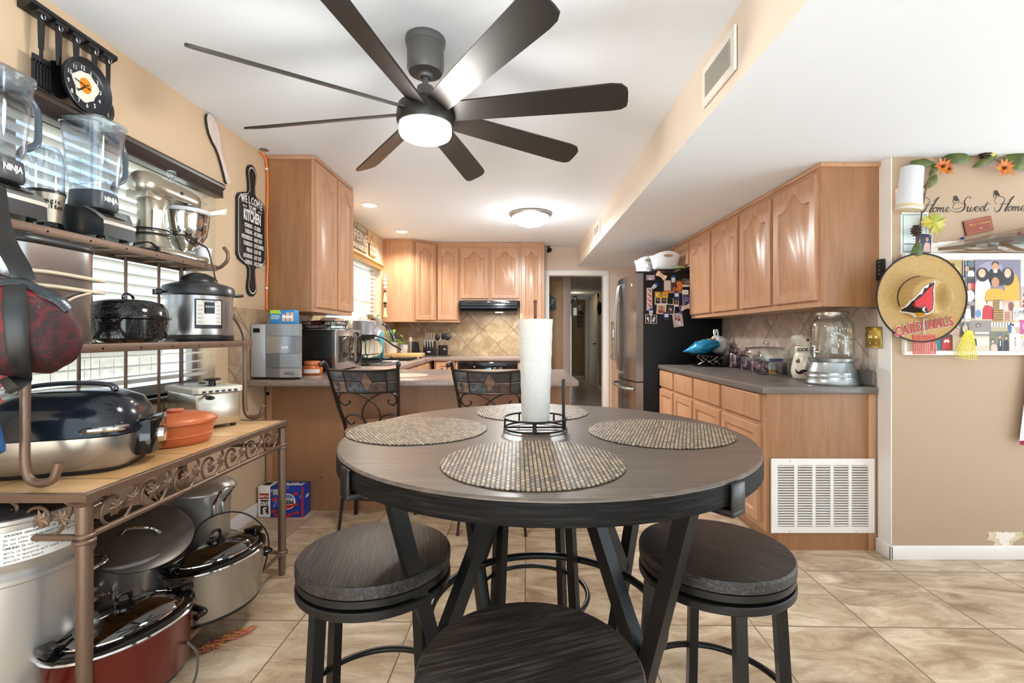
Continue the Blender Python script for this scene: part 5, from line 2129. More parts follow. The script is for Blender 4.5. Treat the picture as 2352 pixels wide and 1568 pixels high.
def oval_crock(label, loc, rz, body, L, W, h):
 r = thing('slow_cooker', label, 'slow cooker', loc, rz, 'oval slow cookers on the rack floor')
 k = L / W
 b = B()
 b.lathe([(0, 0), (W - .012, 0), (W - .01, .012), (0, .012)], 56, None, k, 1)
 b.obj('base', 'black', r, 40)
 b = B()
 b.lathe([(W - .012, .01), (W - .005, .02), (W, h - .018), (W + .004, h - .012), (0, h - .012)], 64, None, k, 1)
 b.obj('body', body, r, 40)
 b = B()
 b.lathe([(W + .002, h - .014), (W + .008, h - .006), (W + .002, h), (W - .02, h - .002), (W - .028, h - .01)], 64, None, k, 1, caps=False)
 b.obj('silver_rim', 'chrome', r, 40)
 b = B()
 b.lathe([(W + .004, h - .002), (W + .006, h + .008), (W - .004, h + .014), (W - .022, h + .012), (W - .03, h - .03), (W - .05, .03), (0, .025)], 64, None, k, 1, caps=False)
 b.obj('crock', 'gloss', r, 40)
 b = B()
 b.lathe([(W - .018, h + .012), (W - .022, h + .018), (W - .04, h + .03), (W * .45, h + .046), (0, h + .05), (0, h + .047), (W * .45, h + .043), (W - .042, h + .027)], 64, None, k, 1, caps=False)
 q_glass_lid = b.obj('glass_lid', 'lidglass', r, 40)
 b = B()
 b.tube([((W - .019) * k * math.cos(2 * PI * i / 64), (W - .019) * math.sin(2 * PI * i / 64), h + .016) for i in range(64)], .0035, 6, closed=True)
 b.obj('lid_rim', 'chrome', q_glass_lid, 40)
 b = B()
 b.lathe([(0, h + .047), (.034, h + .047), (.03, h + .056), (0, h + .06)], 24)
 b.tube(smoothpath([(-.02, 0, h + .055), (-.018, 0, h + .083), (0, 0, h + .092), (.018, 0, h + .083), (.02, 0, h + .055)], 4), .006, 8)
 b.obj('lid_knob', 'gloss', q_glass_lid, 40)
 for s in (-1, 1):
  b = B()
  xx = s * (W * k)
  b.tube(smoothpath([(xx * .97, -.055, h * .62), (xx + s * .03, -.045, h * .62), (xx + s * .036, 0, h * .62), (xx + s * .03, .045, h * .62), (xx * .97, .055, h * .62)], 4), .013, 10, flat=.8)
  b.obj('side_handle', 'gloss', r, 40)
  b = B()
  b.box(s * (W * k - .012) - .022, s * (W * k - .012) + .022, -.028, .028, h + .012, h + .036, .006)
  b.tube([(s * (W * k - .012), 0, h + .03), (s * (W * k - .06), 0, h + .04)], .005, 8)
  b.obj('lid_latch', 'gloss', q_glass_lid, 40)
 return r

def under_rack():
 zf = .119
 oval_crock('brushed steel oval slow cooker under the rack beside its far leg', (-1.215, 1.925, zf), R(72), 'ss', .195, .140, .205)
 oval_crock('dark red oval slow cooker under the rack behind its near leg', (-1.215, 1.475, zf), R(68), 'red', .190, .135, .195)
 # two-tier steamer pot
 x, y = -1.485, 1.39
 r = thing('steamer_pot', 'tall two-tier aluminium steamer pot with a paper warning label', 'stock pot', (x, y, zf))
 b = B()
 b.lathe([(0, 0), (.18, 0), (.19, .01), (.19, .415), (.197, .42), (.197, .432), (.185, .436), (0, .43)], 64)
 b.obj('lower_pot', 'alu', r, 40)
 b = B()
 b.lathe([(.0, .43), (.182, .432), (.184, .45), (.19, .46), (.19, .575), (.196, .580), (.196, .59), (.186, .59), (.182, .47), (0, .46)], 64)
 b.obj('upper_pot', 'alu', r, 40)
 b = B()
 b.lathe([(.197, .59), (.197, .594), (.15, .605), (.05, .612), (0, .612)], 56)
 q_lid = b.obj('lid', mat('dark_lid', '56555a', .25, .7), r, 40)
 b = B()
 b.tube(smoothpath([(-.05, 0, .609), (-.045, 0, .632), (0, 0, .64), (.045, 0, .632), (.05, 0, .609)], 4), .007, 8)
 b.obj('lid_handle', 'chrome', q_lid, 40)
 for s, h in ((1, .33), (1, .53)):
  b = B()
  a0 = R(62)
  pts = [(.19 * math.cos(a0 - .18), .19 * math.sin(a0 - .18), h), (.225 * math.cos(a0 - .16), .225 * math.sin(a0 - .16), h + .015), (.225 * math.cos(a0 + .16), .225 * math.sin(a0 + .16), h + .015), (.19 * math.cos(a0 + .18), .19 * math.sin(a0 + .18), h)]
  b.tube(smoothpath(pts, 4), .006, 8)
  b.obj('loop_handle', 'chrome', r, 40)

 def wrap(b, a0, a1, z0, z1, rr_, n=10):
  b.loft([[(rr_ * math.cos(R(a0 + (a1 - a0) * i / n)), rr_ * math.sin(R(a0 + (a1 - a0) * i / n)), z) for i in range(n + 1)] for z in (z0, z1)], False, False)
 b = B()
 wrap(b, -48, 8, .475, .560, .1912)
 q_warning_label = b.obj('warning_label', 'paper', r, 40)
 b = B()
 ls = ('IMPORTANT SAFEGUARDS FOR USE', 'Do not place cooking vessel on the appliance', 'Do not leave cooking vessel on the appliance', 'WARNING! Do not move', 'while in operation.', 'while in operation will result in a', 'possible fire hazard.')
 for li, t in enumerate(ls):
  for i, ch in enumerate(t):
   if ch != ' ':
    a = R(-44 + i * 1.12)
    b.text(ch, .0085, fr((.1916 * math.cos(a), .1916 * math.sin(a), .551 - li * .0112), (-math.sin(a), math.cos(a), 0), (0, 0, 1)), ext=.0001, res=1)
 b.obj('label_print', 'ink', q_warning_label, 0)
 # lidded aluminium pot with tilted dark lid
 x, y = -1.47, 1.80
 r = thing('stock_pot', 'wide aluminium pot with side handle, a dark lid tilted on top', 'stock pot', (x, y, zf))
 b = B()
 b.lathe([(0, 0), (.12, 0), (.128, .012), (.142, .255), (.150, .262), (.150, .272), (.142, .274), (.136, .26), (.122, .02), (0, .015)], 56)
 b.obj('pot_body', 'alu', r, 40)
 a = R(-76)
 for q in (-.2, .2):
  b = B()
  b.cbox((.139 * math.cos(a + q), .139 * math.sin(a + q), .185), (.014, .03, .05), .005)
  b.obj('handle_plate', 'alu', r, 30)
 b = B()
 pts = [(.14 * math.cos(a - .2), .14 * math.sin(a - .2), .195), (.18 * math.cos(a - .16), .18 * math.sin(a - .16), .20), (.18 * math.cos(a + .16), .18 * math.sin(a + .16), .20), (.14 * math.cos(a + .2), .14 * math.sin(a + .2), .195)]
 b.tube(smoothpath(pts, 4), .006, 8)
 b.obj('side_handle', 'chrome', r, 40)
 m = T(.03, .02, .31, R(20), R(22), R(14))
 b = B(m)
 b.lathe([(0, .012), (.14, .008), (.158, .0), (.172, .004), (.174, .010), (.165, .014), (.14, .018), (0, .020)], 56)
 ld = b.obj('lid', mat('anodised_grey', '6b6560', .38, .45), r, 40)
 ld['label'] = 'dark grey tilted lid'
 b = B(m)
 b.tube(smoothpath([(-.06, -.02, .02), (-.05, -.018, .032), (-.035, -.01, .05), (.02, 0, .052), (.045, .01, .034), (.062, .012, .022)], 5), .0052, 8)
 b.obj('lid_handle', 'chrome', ld, 40)
 # black saucepan behind
 r = thing('saucepan', 'black saucepan on the rack floor behind the tilted dark lid', 'saucepan', (-1.62, 1.60, zf))
 b = B()
 b.lathe([(0, 0), (.068, 0), (.072, .02), (.075, .40), (.071, .40), (.067, .02), (0, .015)], 36)
 b.obj('pan_body', solid('1b1b1d', .3), r, 40)
 b = B()
 b.tube([(.03, .06, .385), (.07, .16, .40)], [.012, .014], 8, flat=.5)
 b.obj('handle', 'black', r, 40)
 # enamel bowl with aluminium pot standing in it
 x, y = -1.445, 2.155
 r = thing('enamel_bowl', 'white enamel bowl under the tall aluminium pot', 'bowl', (x + .005, y + .01, zf))
 b = B()
 b.lathe([(0, 0), (.11, 0), (.125, .02), (.145, .10), (.158, .135), (.162, .138), (.158, .14), (.14, .10), (.12, .03), (0, .02)], 48)
 b.obj('bowl_body', solid('eceae4', .2), r, 40)
 b = B()
 b.tube([(.161 * math.cos(2 * PI * i / 48), .161 * math.sin(2 * PI * i / 48), .139) for i in range(48)], .003, 6, closed=True)
 b.obj('dark_rim', solid('33302e', .4), r, 40)
 r = thing('tall_pot', 'tall dull aluminium pot with riveted wire handles standing in the white bowl', 'stock pot', (x, y, zf + .025))
 b = B()
 b.lathe([(0, 0), (.118, 0), (.124, .01), (.134, .355), (.139, .362), (.139, .37), (.133, .37), (.128, .355), (.12, .016), (0, .012)], 56)
 b.obj('pot_body', 'alu', r, 40)
 b = B()
 b.lathe([(.14, .368), (.14, .374), (.125, .39), (.06, .402), (0, .404)], 40, T(0, 0, 0, ry=R(3)))
 b.obj('lid', 'alu', r, 40)
 for a in (R(-20), R(200)):
  b = B()
  pts = [(.132 * math.cos(a - .16), .132 * math.sin(a - .16), .31), (.15 * math.cos(a - .16), .15 * math.sin(a - .16), .335), (.19 * math.cos(a - .14), .19 * math.sin(a - .14), .385), (.19 * math.cos(a + .14), .19 * math.sin(a + .14), .385), (.15 * math.cos(a + .16), .15 * math.sin(a + .16), .335), (.132 * math.cos(a + .16), .132 * math.sin(a + .16), .31)]
  b.tube(smoothpath(pts, 3), .0065, 8)
  b.obj('loop_handle', 'chrome', r, 40)
  b = B()
  for q in (-.16, .16):
   b.cbox((.132 * math.cos(a + q), .132 * math.sin(a + q), .29), (.02, .02, .06), .005)
  b.obj('rivet_plate', 'alu', r, 30)
 # wire strainer handle loop
 b = B()
 b.tube(smoothpath([(-1.30, 1.90, .35), (-1.31, 1.98, .42), (-1.27, 2.08, .43), (-1.20, 2.13, .40), (-1.13, 2.14, .33), (-1.11, 2.13, .25), (-1.12, 2.08, .15), (-1.16, 2.06, .135)], 6), .0034, 7)
 o = recentre(b.obj('power_cord', 'dark'), (-1.12, 2.08, .135))
 tag(o, 'thin dark cord looping over the steel slow cooker', 'cord')
 b = B()
 b.tube(smoothpath([(-1.08, 1.56, .20), (-1.055, 1.575, .15), (-1.06, 1.57, .07), (-1.10, 1.56, .012), (-1.17, 1.53, .006)], 6), .004, 7)
 o = recentre(b.obj('power_cord', solid('5b5550', .5)), (-1.08, 1.56, .01))
 tag(o, 'thin grey cord trailing to the floor from the red slow cooker', 'cord')
 # silk flowers and a fringe on the floor
 r = thing('silk_flowers', 'red silk flowers with green leaves tucked behind the steel slow cooker', 'flowers', (-1.385, 2.0, zf))
 rr = random.Random(11)
 for k in range(6):
  b = B()
  c = (rr.uniform(-.05, .05), rr.uniform(-.06, .06), .14 + rr.uniform(-.02, .04))
  for q in range(7):
   a = q * 2 * PI / 7
   b.ball((c[0] + .014 * math.cos(a), c[1] + .014 * math.sin(a), c[2]), .013, .013, .008, 8)
  b.obj('blossom', solid('a02018', .6), r, 50)
 b = B()
 for k in range(16):
  a, l_ = rr.uniform(0, 2 * PI), rr.uniform(.05, .09)
  z = rr.uniform(.10, .18)
  p = V((.03 * math.cos(a), .03 * math.sin(a), z))
  q = p + V((l_ * math.cos(a), l_ * math.sin(a), .02))
  t_ = V((-math.sin(a), math.cos(a), 0)) * .02
  b.add([p, (p + q) / 2 + t_, q, (p + q) / 2 - t_, p + V((0, 0, -.002))], [(0, 1, 2, 3)])
 b.cyl((0, 0, 0), (0, 0, .16), .006)
 b.obj('leaves', 'green', r, 0)
 b = B()
 rr = random.Random(4)
 for k in range(46):
  t = k / 45
  x, y = -1.20 + .09 * t, 1.80 + .13 * t
  b.tube(smoothpath([(x, y, .008), (x + rr.uniform(-.02, .03), y + rr.uniform(-.02, .03), .016), (x + rr.uniform(-.03, .05), y + rr.uniform(0, .05), .004)], 3), .0022, 5)
 o = recentre(b.obj('cloth_fringe', mat('pink_fringe', 'b8455a', .8, var=(40, 'd9a04a'))), (-1.15, 1.86, 0))
 tag(o, 'pink and yellow cloth fringe on the floor below the steel slow cooker', 'cloth')

under_rack()

def soda_box():
 x0, x1, y0, y1, h = -1.712, -1.412, 3.15, 3.262, .203
 r = thing('soda_box', 'blue and white cardboard box of soda cans lying upside down on the floor', 'box', ((x0 + x1) / 2, (y0 + y1) / 2, 0))
 xs = x0 + .082
 b = B()
 b.box(xs, x1, y0, y1, .001, h, .003)
 b.obj('box_sleeve', solid('1d3a9c', .4), r, 30, True)
 b = B()
 b.box(x0, xs, y0, y1, .001, h, .003)
 b.obj('box_end', solid('f0eeea', .5), r, 30, True)
 b = B()
 b.box(x0 + .018, xs - .012, y0 - .0012, y0, .022, .115)
 b.box(x0 + .012, xs - .02, y0 + .03, y1 - .02, h, h + .0008)
 b.obj('black_panel', 'ink', r, 0, True)
 b = B()
 b.box(x0 + .010, xs - .008, y0 - .0012, y0, .122, .158)
 b.box(x1 - .012, x1, y0 - .001, y0, .001, h)
 b.obj('red_band', solid('b8271c', .5), r, 0, True)

 def up(x, z):
  return fr((x, y0 - .0016, z), (-1, 0, 0), (0, 0, -1))
 b = B()
 b.text('3', .06, up(x0 + .046, .048), bold=.002)
 b.text('EXTRA', .019, up(x0 + .046, .10), bold=.0006)
 b.text('CANS', .019, up(x0 + .046, .084), bold=.0006)
 b.text('15 CANS', .021, up(x0 + .043, .14), sx=.8, bold=.0006)
 b.text('WILD', .022, up(xs + .045, .158), bold=.0006)
 b.text('CHERRY', .022, up(xs + .045, .178), bold=.0006)
 b.text('PEPSI', .072, fr(((xs + x1) / 2 + .01, (y0 + y1) / 2, h + .0012), (-1, 0, 0), (0, -1, 0)), bold=.002)
 b.text('PEPSI', .03, fr((x1 + .0012, (y0 + y1) / 2, .13), (0, -1, 0), (0, 0, -1)), sx=.8)
 b.disc(((xs + x1) / 2 + .005, .105), .052, .052, 40, FF(0, y0 - .0003, 0), .0008)
 b.obj('lettering', 'paper', r, 0, True)
 c = ((xs + x1) / 2 + .005, .105)
 b = B()
 b.text('PEPSI', .036, fr((c[0], y0 - .0024, c[1]), (-1, 0, 0), (0, 0, -1)), bold=.0014)
 b.obj('roundel_word', 'ink', r, 0, True)
 b = B()
 m = FF(0, y0 - .0012, 0)
 b.prism([(c[0] + .047 * math.cos(R(a)), c[1] + .047 * math.sin(R(a))) for a in range(205, 336, 10)], 0, .0006, m)
 rr = random.Random(2)
 for (u, v) in ((.03, .12), (.02, .04), (.085, .055), (.085, .16), (.165, .155), (.17, .03), (.165, .085), (.045, .018), (.125, .018)):
  for d in (-.009, .009):
   b.disc((xs + u + d, v + d * .3), .0105, .0105, 14, m)
 b.obj('cherries', solid('c0281f', .35), r, 0, True)
 b = B()
 for (u, v) in ((.03, .09), (.05, .135), (.11, .185), (.19, .125), (.02, .065)):
  b.prism([(xs + u, v), (xs + u + .012, v + .006), (xs + u + .016, v + .026), (xs + u + .003, v + .018)], 0, .0006, m)
 b.prism([(c[0] + .047 * math.cos(R(a)), c[1] + .047 * math.sin(R(a))) for a in range(25, 156, 10)], 0, .0006, m)
 b.obj('leaf_print', solid('6f86c8', .5), r, 0, True)
 b = B()
 b.loft([[(x0 + .004, y0 + .02, h - .05), (x0 + .004, y0 + .06, h - .05)], [(x0 - .012, y0 + .015, h - .01), (x0 - .012, y0 + .055, h - .015)]], False, False)
 b.obj('torn_flap', solid('8d6b4c', .9), r, 0, True)

soda_box()

# ================================================================ things on the brown worktop
ZC = .9142

def stereo_and_microwave():
 x0, x1, y0, y1 = LX + .012, -1.405, 3.075, 3.34
 r = thing('stereo', 'silver shelf stereo with checkered front at the wall end of the peninsula', 'stereo', ((x0 + x1) / 2, y0, ZC))
 b = B()
 b.prism([(x0 + .01, y0 + .02), (x1, y0 + .02), (x1 - .01, y0 + .06), (x1 - .105, y1), (x0 + .01, y1)], ZC + .012, 1.272)
 b.obj('stereo_body', mat('stereo_silver', '9fa2a6', .35, .5), r, 30, True)
 b = B()
 b.prism([(x0 + .015, y0 + .03), (x1 - .008, y0 + .03), (x1 - .11, y1 - .01), (x0 + .015, y1 - .01)], ZC, ZC + .014)
 b.obj('base', 'black', r, 0, True)
 b = B()
 b.box(x0, x0 + .095, y0, y0 + .06, ZC + .012, 1.27, .012)
 b.obj('end_column', mat('stereo_light', 'c0c3c8', .35, .4), r, 30, True)
 gx0, gx1 = x0 + .098, x1 - .002

 def bow(u):
  return y0 + .012 - .022 * math.sin(PI * min(1, max(0, u)) * .8)

 def panel(u0, u1, z0, z1, name, m, off=0):
  b = B()
  n = 8
  f, k = [], []
  for i in range(n + 1):
   u = u0 + (u1 - u0) * i / n
   xx = gx0 + (gx1 - gx0) * u
   f.append((xx, bow(u) - off))
   k.append((xx, y0 + .04))
  b.prism(f + k[::-1], z0, z1)
  b.obj(name, m, r, 30, True)

 def grille(name, c1, c2):
  t = NT(name)
  v = t.co((1, 1, 1), axes=(0, 2))
  wv = t.n('TexWave', wave_type='BANDS', bands_direction='Y', _Scale=62)
  t.l(v, wv.inputs['Vector'])
  t.col(t.ramp(wv.outputs['Fac'], (.3, c1), (.7, c2)))
  t.set(Roughness=.4, Metallic=.4)
  return t.m
 g1, g2 = grille('grille_light', '6f7276', 'b9bcc0'), grille('grille_dark', '55585c', '96999d')
 pl = mat('stereo_plain', 'b8b4b0', .25, .6)
 pd = mat('stereo_plain_dark', '8f9196', .25, .6)
 panel(0, 1, 1.195, 1.268, 'top_grille', g1)
 panel(0, .45, 1.083, 1.192, 'plain_panel', pl)
 panel(.45, 1, 1.083, 1.192, 'plain_panel', pd, .002)
 panel(0, .45, .99, 1.08, 'speaker_grille', g2)
 panel(.45, 1, .99, 1.08, 'speaker_grille', g1)
 panel(0, .45, ZC + .014, .987, 'plain_panel', pd)
 panel(.45, 1, ZC + .014, .987, 'plain_panel', pl, .002)
 b = B()
 b.box(gx0 + .12, gx1 - .025, y0 - .014, y0 + .0, ZC + .028, .968, .01)
 b.obj('slot_grille', g2, r, 30, True)
 b = B()
 b.box(x0 + .02, x0 + .062, y0 - .002, y0 + .002, 1.215, 1.243, .001)
 b.obj('logo_plate', 'dark', r, 30, True)
 b = B()
 b.text('BOSE', .018, FF(gx0 + .13, y0 - .0125, 1.12), shear=.2, bold=.0008)
 b.obj('lettering', 'paper', r, 0, True)
 # bandage carton
 z = 1.2735
 x0, x1, y0, y1 = -1.607, -1.445, 3.10, 3.16
 r = thing('bandage_box', 'blue and green adhesive bandage carton standing on the silver stereo', 'box', ((x0 + x1) / 2, y0, z))
 b = B()
 b.box(x0, x1, y0, y1, z, z + .088, .002)
 b.obj('carton', solid('2f86c6', .4), r, 30, True)
 m = FF(x0, y0 - .0012, z)
 b = B()
 b.prism([(.002, .064), (.075, .064), (.065, .087), (.002, .087)], 0, .0006, m)
 b.obj('green_flash', solid('b4d334', .4), r, 0, True)
 b = B()
 for k in range(3):
  b.box(.08 + k * .027, .10 + k * .027, .016, .072 - (k == 0) * .012, 0, .0008, .0, m)
 b.obj('bandage_print', solid('e8b58c', .5), r, 0, True)
 b = B()
 b.box(.082, .148, .036, .052, .0, .0012, 0, m)
 for k, (z_, w_) in enumerate(((.05, .055), (.04, .06), (.03, .05))):
  b.box(.008, .008 + w_, z_, z_ + .004, 0, .0008, 0, m)
 b.obj('white_print', 'paper', r, 0, True)
 # microwave, facing the sink run
 x0, x1, y0, y1, z0, z1 = -1.70, -1.405, 3.70, 4.30, ZC + .014, 1.243
 r = thing('microwave', 'black and steel microwave beside the silver stereo, seen from its side', 'microwave', (x0, (y0 + y1) / 2, ZC))
 b = B()
 b.box(x0, x1 - .03, y0, y1, z0, z1, .004)
 b.obj('oven_body', 'black', r, 30, True)
 b = B()
 b.box(x1 - .032, x1, y0 - .002, y1, z0 - .004, z1, .006)
 q_front_frame = b.obj('front_frame', 'ss', r, 30, True)
 b = B()
 b.box(x1 - .004, x1 + .004, y0 + .05, y0 + .40, z0 + .055, z1 - .05, .003)
 b.obj('door_window', mat('smoked_window', '3a3633', .06), q_front_frame, 30, True)
 b = B()
 pts = [(x1 + .002, y0 + .46, z1 - .02), (x1 + .03, y0 + .455, z1 - .06), (x1 + .045, y0 + .45, (z0 + z1) / 2), (x1 + .03, y0 + .455, z0 + .06), (x1 + .002, y0 + .46, z0 + .03)]
 b.tube(smoothpath(pts, 5), .012, 10, flat=.6, up=(1, 0, 0))
 b.obj('door_handle', 'gloss', q_front_frame, 40, True)
 b = B()
 b.box(x1 - .002, x1 + .003, y0 + .48, y1 - .02, z0 + .03, z1 - .03, .002)
 b.obj('keypad', 'gloss', q_front_frame, 30, True)
 b = B()
 for i in range(5):
  for j in range(4):
   b.box(-.018, .018, -.0015, .0015, -.002, .002, 0, T(x0 + .14 + i * .028, y0 - .001, z0 + .10 + j * .012))
 b.obj('vent_slots', solid('3b3b3d', .6), r, 0, True)
 b = B()
 for x in (x0 + .04, x1 - .06):
  for y in (y0 + .04, y1 - .04):
   b.cyl((x, y, ZC), (x, y, z0 + .002), .014, n=12)
 b.obj('foot', 'black', r, 40, True)
 # on the microwave
 zt = z1 + .0005
 r = thing('wire_basket', 'dark wire basket of folded towels on top of the microwave', 'basket', (-1.575, 3.91, zt))
 b = B()
 for z, k in ((.008, .86), (.035, .93), (.065, 1)):
  b.tube([(.165 * k * c[0], .13 * k * c[1], z) for c in [((abs(math.cos(a)) ** .5) * math.copysign(1, math.cos(a)), (abs(math.sin(a)) ** .5) * math.copysign(1, math.sin(a))) for a in [2 * PI * i / 40 for i in range(40)]]], .003, 6, closed=True)
 for i in range(36):
  a = 2 * PI * i / 36
  c = (abs(math.cos(a)) ** .5) * math.copysign(1, math.cos(a)), (abs(math.sin(a)) ** .5) * math.copysign(1, math.sin(a))
  b.tube([(.142 * c[0], .112 * c[1], .006), (.152 * c[0], .12 * c[1], .035 + .0 * i), (.165 * c[0], .13 * c[1], .065)], .0018, 5)
 for i in range(6):
  b.cyl((-.13 + i * .052, -.10, .006), (-.13 + i * .052, .10, .006), .0018, n=5)
 b.obj('wire_frame', 'dark', r, 40)
 for i, (c, dx, dz, l_) in enumerate((('d9c3b4', -.05, .03, 'folded beige towel in the wire basket'), ('7a3038', -.02, .055, 'folded dark red towel in the wire basket'), ('e6dcd2', .07, .05, 'folded cream towel in the wire basket nearest the sink'), ('d7b6a4', .06, .078, 'folded pink towel topmost in the wire basket'))):
  b = B()
  rg = []
  for k in range(7):
   y = -.10 + .2 * k / 6
   q = 1 - .2 * abs(k - 3) / 3
   rg.append([(.075 * q * math.cos(a) * 1, y, (.016 + .004 * math.sin(k)) * (abs(math.sin(a)) ** .6) * math.copysign(1, math.sin(a))) for a in [2 * PI * j / 18 for j in range(18)]])
  b.loft(rg)
  o = b.obj('towel', mat('towel_' + c, c, .9, bump=(150, .5)), None, 50)
  o.location = (-1.575 + dx, 3.91, zt + dz)
  tag(o, l_, 'towel', 'folded towels in the wire basket')
 b = B()
 b.lathe([(0, 0), (.022, 0), (.026, .005), (.028, .06), (.026, .06), (.024, .008), (0, .006)], 24)
 o = b.obj('glass_tumbler', 'glass')
 o.location = (-1.455, 3.77, zt)
 tag(o, 'small clear glass tumbler on the microwave in front of the wire basket', 'glass')
 r = thing('kitchen_timer', 'small silver upright timer on the microwave corner nearest the sink', 'timer', (-1.455, 4.12, zt))
 b = B(T(rz=R(50), rx=R(-6)))
 b.box(-.036, .036, -.011, .011, .0, .085, .010)
 b.obj('timer_body', 'ss', r, 40)
 b = B(T(rz=R(50), rx=R(-6)))
 b.box(-.027, .027, -.0125, -.010, .012, .072, .001)
 b.obj('timer_face', solid('c9b79e', .3, .3), r, 30)
 # grey saucepan upside down on the drying rack and its lid
 r = thing('saucepan', 'grey saucepan with black rim and long handle turned upside down behind the microwave', 'saucepan', (-1.475, 4.55, 1.16))
 b = B()
 b.lathe([(.118, .045), (.116, .05), (.11, .17), (.10, .175), (0, .176)], 44)
 b.obj('pan_body', mat('pan_grey', '8b8c90', .35, .3), r, 40)
 b = B()
 b.lathe([(.117, .047), (.119, .03), (.10, .0), (.095, .0), (.112, .045)], 44, caps=False)
 b.obj('pan_rim', 'black', r, 40)
 b = B()
 b.tube([(.10, .04, .035), (.17, .07, .012), (.26, .11, -.06), (.33, .14, -.105)], [.013, .012, .015, .014], 8, flat=.6)
 b.obj('handle', 'black', r, 40)
 r = thing('pan_lid', 'polished steel lid standing on edge behind the grey saucepan', 'lid', (-1.53, 4.82, 1.12))
 b = B(T(.02, 0, .15, rx=R(78)))
 b.lathe([(0, .018), (.07, .014), (.135, .0), (.142, -.004), (.142, -.010), (.13, -.004), (0, .012)], 48)
 b.obj('lid_dome', 'chrome', r, 40)
 b = B(T(.02, 0, .15, rx=R(78)))
 b.lathe([(0, .015), (.012, .018), (.010, .032), (.02, .038), (0, .046)], 16)
 b.obj('lid_knob', 'black', r, 40)

stereo_and_microwave()

def sink_side():
 # candle jar
 r = thing('candle_jar', 'orange glass candle jar with white label on the peninsula', 'candle', (-1.486, 3.46, ZC))
 b = B()
 b.lathe([(0, 0), (.062, 0), (.069, .008), (.070, .045), (.064, .062), (.048, .070), (.048, .078), (.044, .078), (.044, .068), (0, .06)], 40)
 b.obj('jar', mat('orange_glass', 'c9622e', .15), r, 40)
 b = B()
 b.lathe([(.049, .076), (.055, .078), (.055, .094), (.05, .098), (0, .098)], 36)
 b.obj('lid', mat('orange_lid', 'd27a4a', .35), r, 40)
 b = B()
 n = 14
 b.loft([[(.0705 * math.cos(R(-120 + 95 * i / n)), .0705 * math.sin(R(-120 + 95 * i / n)), z) for i in range(n + 1)] for z in (.014, .042)], False, False)
 b.obj('label', solid('efe4d8', .6), r, 40)
 b = B()
 b.lathe([(0, 0), (.165, 0), (.168, .002), (.165, .004), (0, .004)], 56)
 o = b.obj('placemat', woven('mat_beige', 'd8c6ac', 'c9b598', 'a08c70'))
 o.location = (-.80, 3.36, ZC)
 tag(o, 'round beige woven placemat on the brown peninsula behind the counter chair', 'placemat')
 # flat drying mat and tray in front of the sink
 b = B()
 b.lathe([(0, 0), (.12, 0), (.125, .004), (.12, .009), (0, .008)], 40, None, .85, 1.7, 4)
 o = b.obj('drying_mat', solid('4a4644', .8))
 o.location = (-1.30, 4.62, ZC)
 tag(o, 'dark grey drying mat on the worktop between microwave and sink', 'mat')
 r = thing('pot_holder', 'folded pink and grey patterned cloth on the edge of the drying mat', 'cloth', (-1.33, 4.98, ZC))
 b = B()
 b.lathe([(0, 0), (.09, 0), (.095, .008), (.08, .018), (0, .022)], 20, T(rz=R(20)), 1.1, .8, 4)
 b.obj('cloth_pad', mat('cloth_pink', 'd9bcb8', .8, var=(35, '6c7076')), r, 50)
 # dish rack
 r = thing('dish_rack', 'black wire dish rack with uprights beside the sink', 'dish rack', (-1.50, 4.68, ZC))
 b = B()
 x0, x1, y0, y1 = -.15, .10, -.24, .24
 for z in (.03, .10):
  b.tube([(x0, y0, z), (x1, y0, z), (x1, y1, z), (x0, y1, z)], .005, 6, closed=True)
 for x, y in ((x0, y0), (x1, y0), (x1, y1), (x0, y1)):
  b.cyl((x, y, 0), (x, y, .11), .005, n=8)
 for k in range(9):
  y = y0 + .04 + k * .05
  b.tube([(x0 + .02, y, .03), (x0 + .02, y, .09), (x0 + .06, y, .10), (x0 + .08, y, .03), (x1, y, .03)], .003, 6)
 for y in (y0 + .02, y1 - .02):
  b.tube([(x0, y, .10), (x0, y, .235), (x1 - .02, y, .235), (x1 - .02, y, .10)], .006, 6)
 for k in range(6):
  x = x0 + k * .045
  b.cyl((x, y0 + .02, .237), (x, y1 - .02, .237), .003, n=6)
 b.obj('wire_frame', 'black', r, 40)
 b = B()
 b.box(x0 - .01, x1 + .10, y0 - .01, y1 + .05, .002, .016, .004)
 b.obj('drip_tray', 'black', r, 30)
 for k in range(3):
  b = B(T(.03 + .006 * k, .07 + .05 * k, .115, ry=R(0), rx=R(80)))
  b.lathe([(0, 0), (.05, 0), (.085, .012), (.088, .016), (.05, .006), (0, .005)], 32)
  o = b.obj('dinner_plate', 'cream')
  o.location = (-1.50, 4.68, ZC + .03)
  tag(o, ('cream plate standing in the dish rack nearest the microwave', 'cream plate standing in the middle of the dish rack', 'cream plate standing in the dish rack nearest the faucet')[k], 'plate', 'cream plates in the dish rack')
 r = thing('cutting_board', 'translucent teal cutting board standing behind the dish rack', 'cutting board', (-1.53, 5.02, ZC))
 b = B(T(rx=R(6)))
 b.box(-.11, .13, -.004, .004, .04, .33, .003)
 b.obj('board', mat('teal_board', '79c4d4', .3, Transmission_Weight=.2), r, 30)
 b = B(T(rx=R(6)))
 b.box(-.125, -.11, -.006, .006, .0, .34, .003)
 b.box(-.125, .14, -.010, .010, .0, .042, .003)
 b.obj('board_stand', 'black', r, 30)
 # faucet
 r = thing('kitchen_faucet', 'dark gooseneck kitchen faucet arching over the sink', 'faucet', (-1.665, 5.48, ZC))
 b = B()
 b.lathe([(0, 0), (.03, 0), (.03, .01), (.02, .016), (.016, .06), (.0145, .10)], 24)
 pts = [(0, 0, .08), (0, 0, .25), (.012, 0, .33), (.06, 0, .395), (.125, -.0, .405), (.18, 0, .365), (.215, 0, .30)]
 b.tube(smoothpath(pts, 6), .0145, 12)
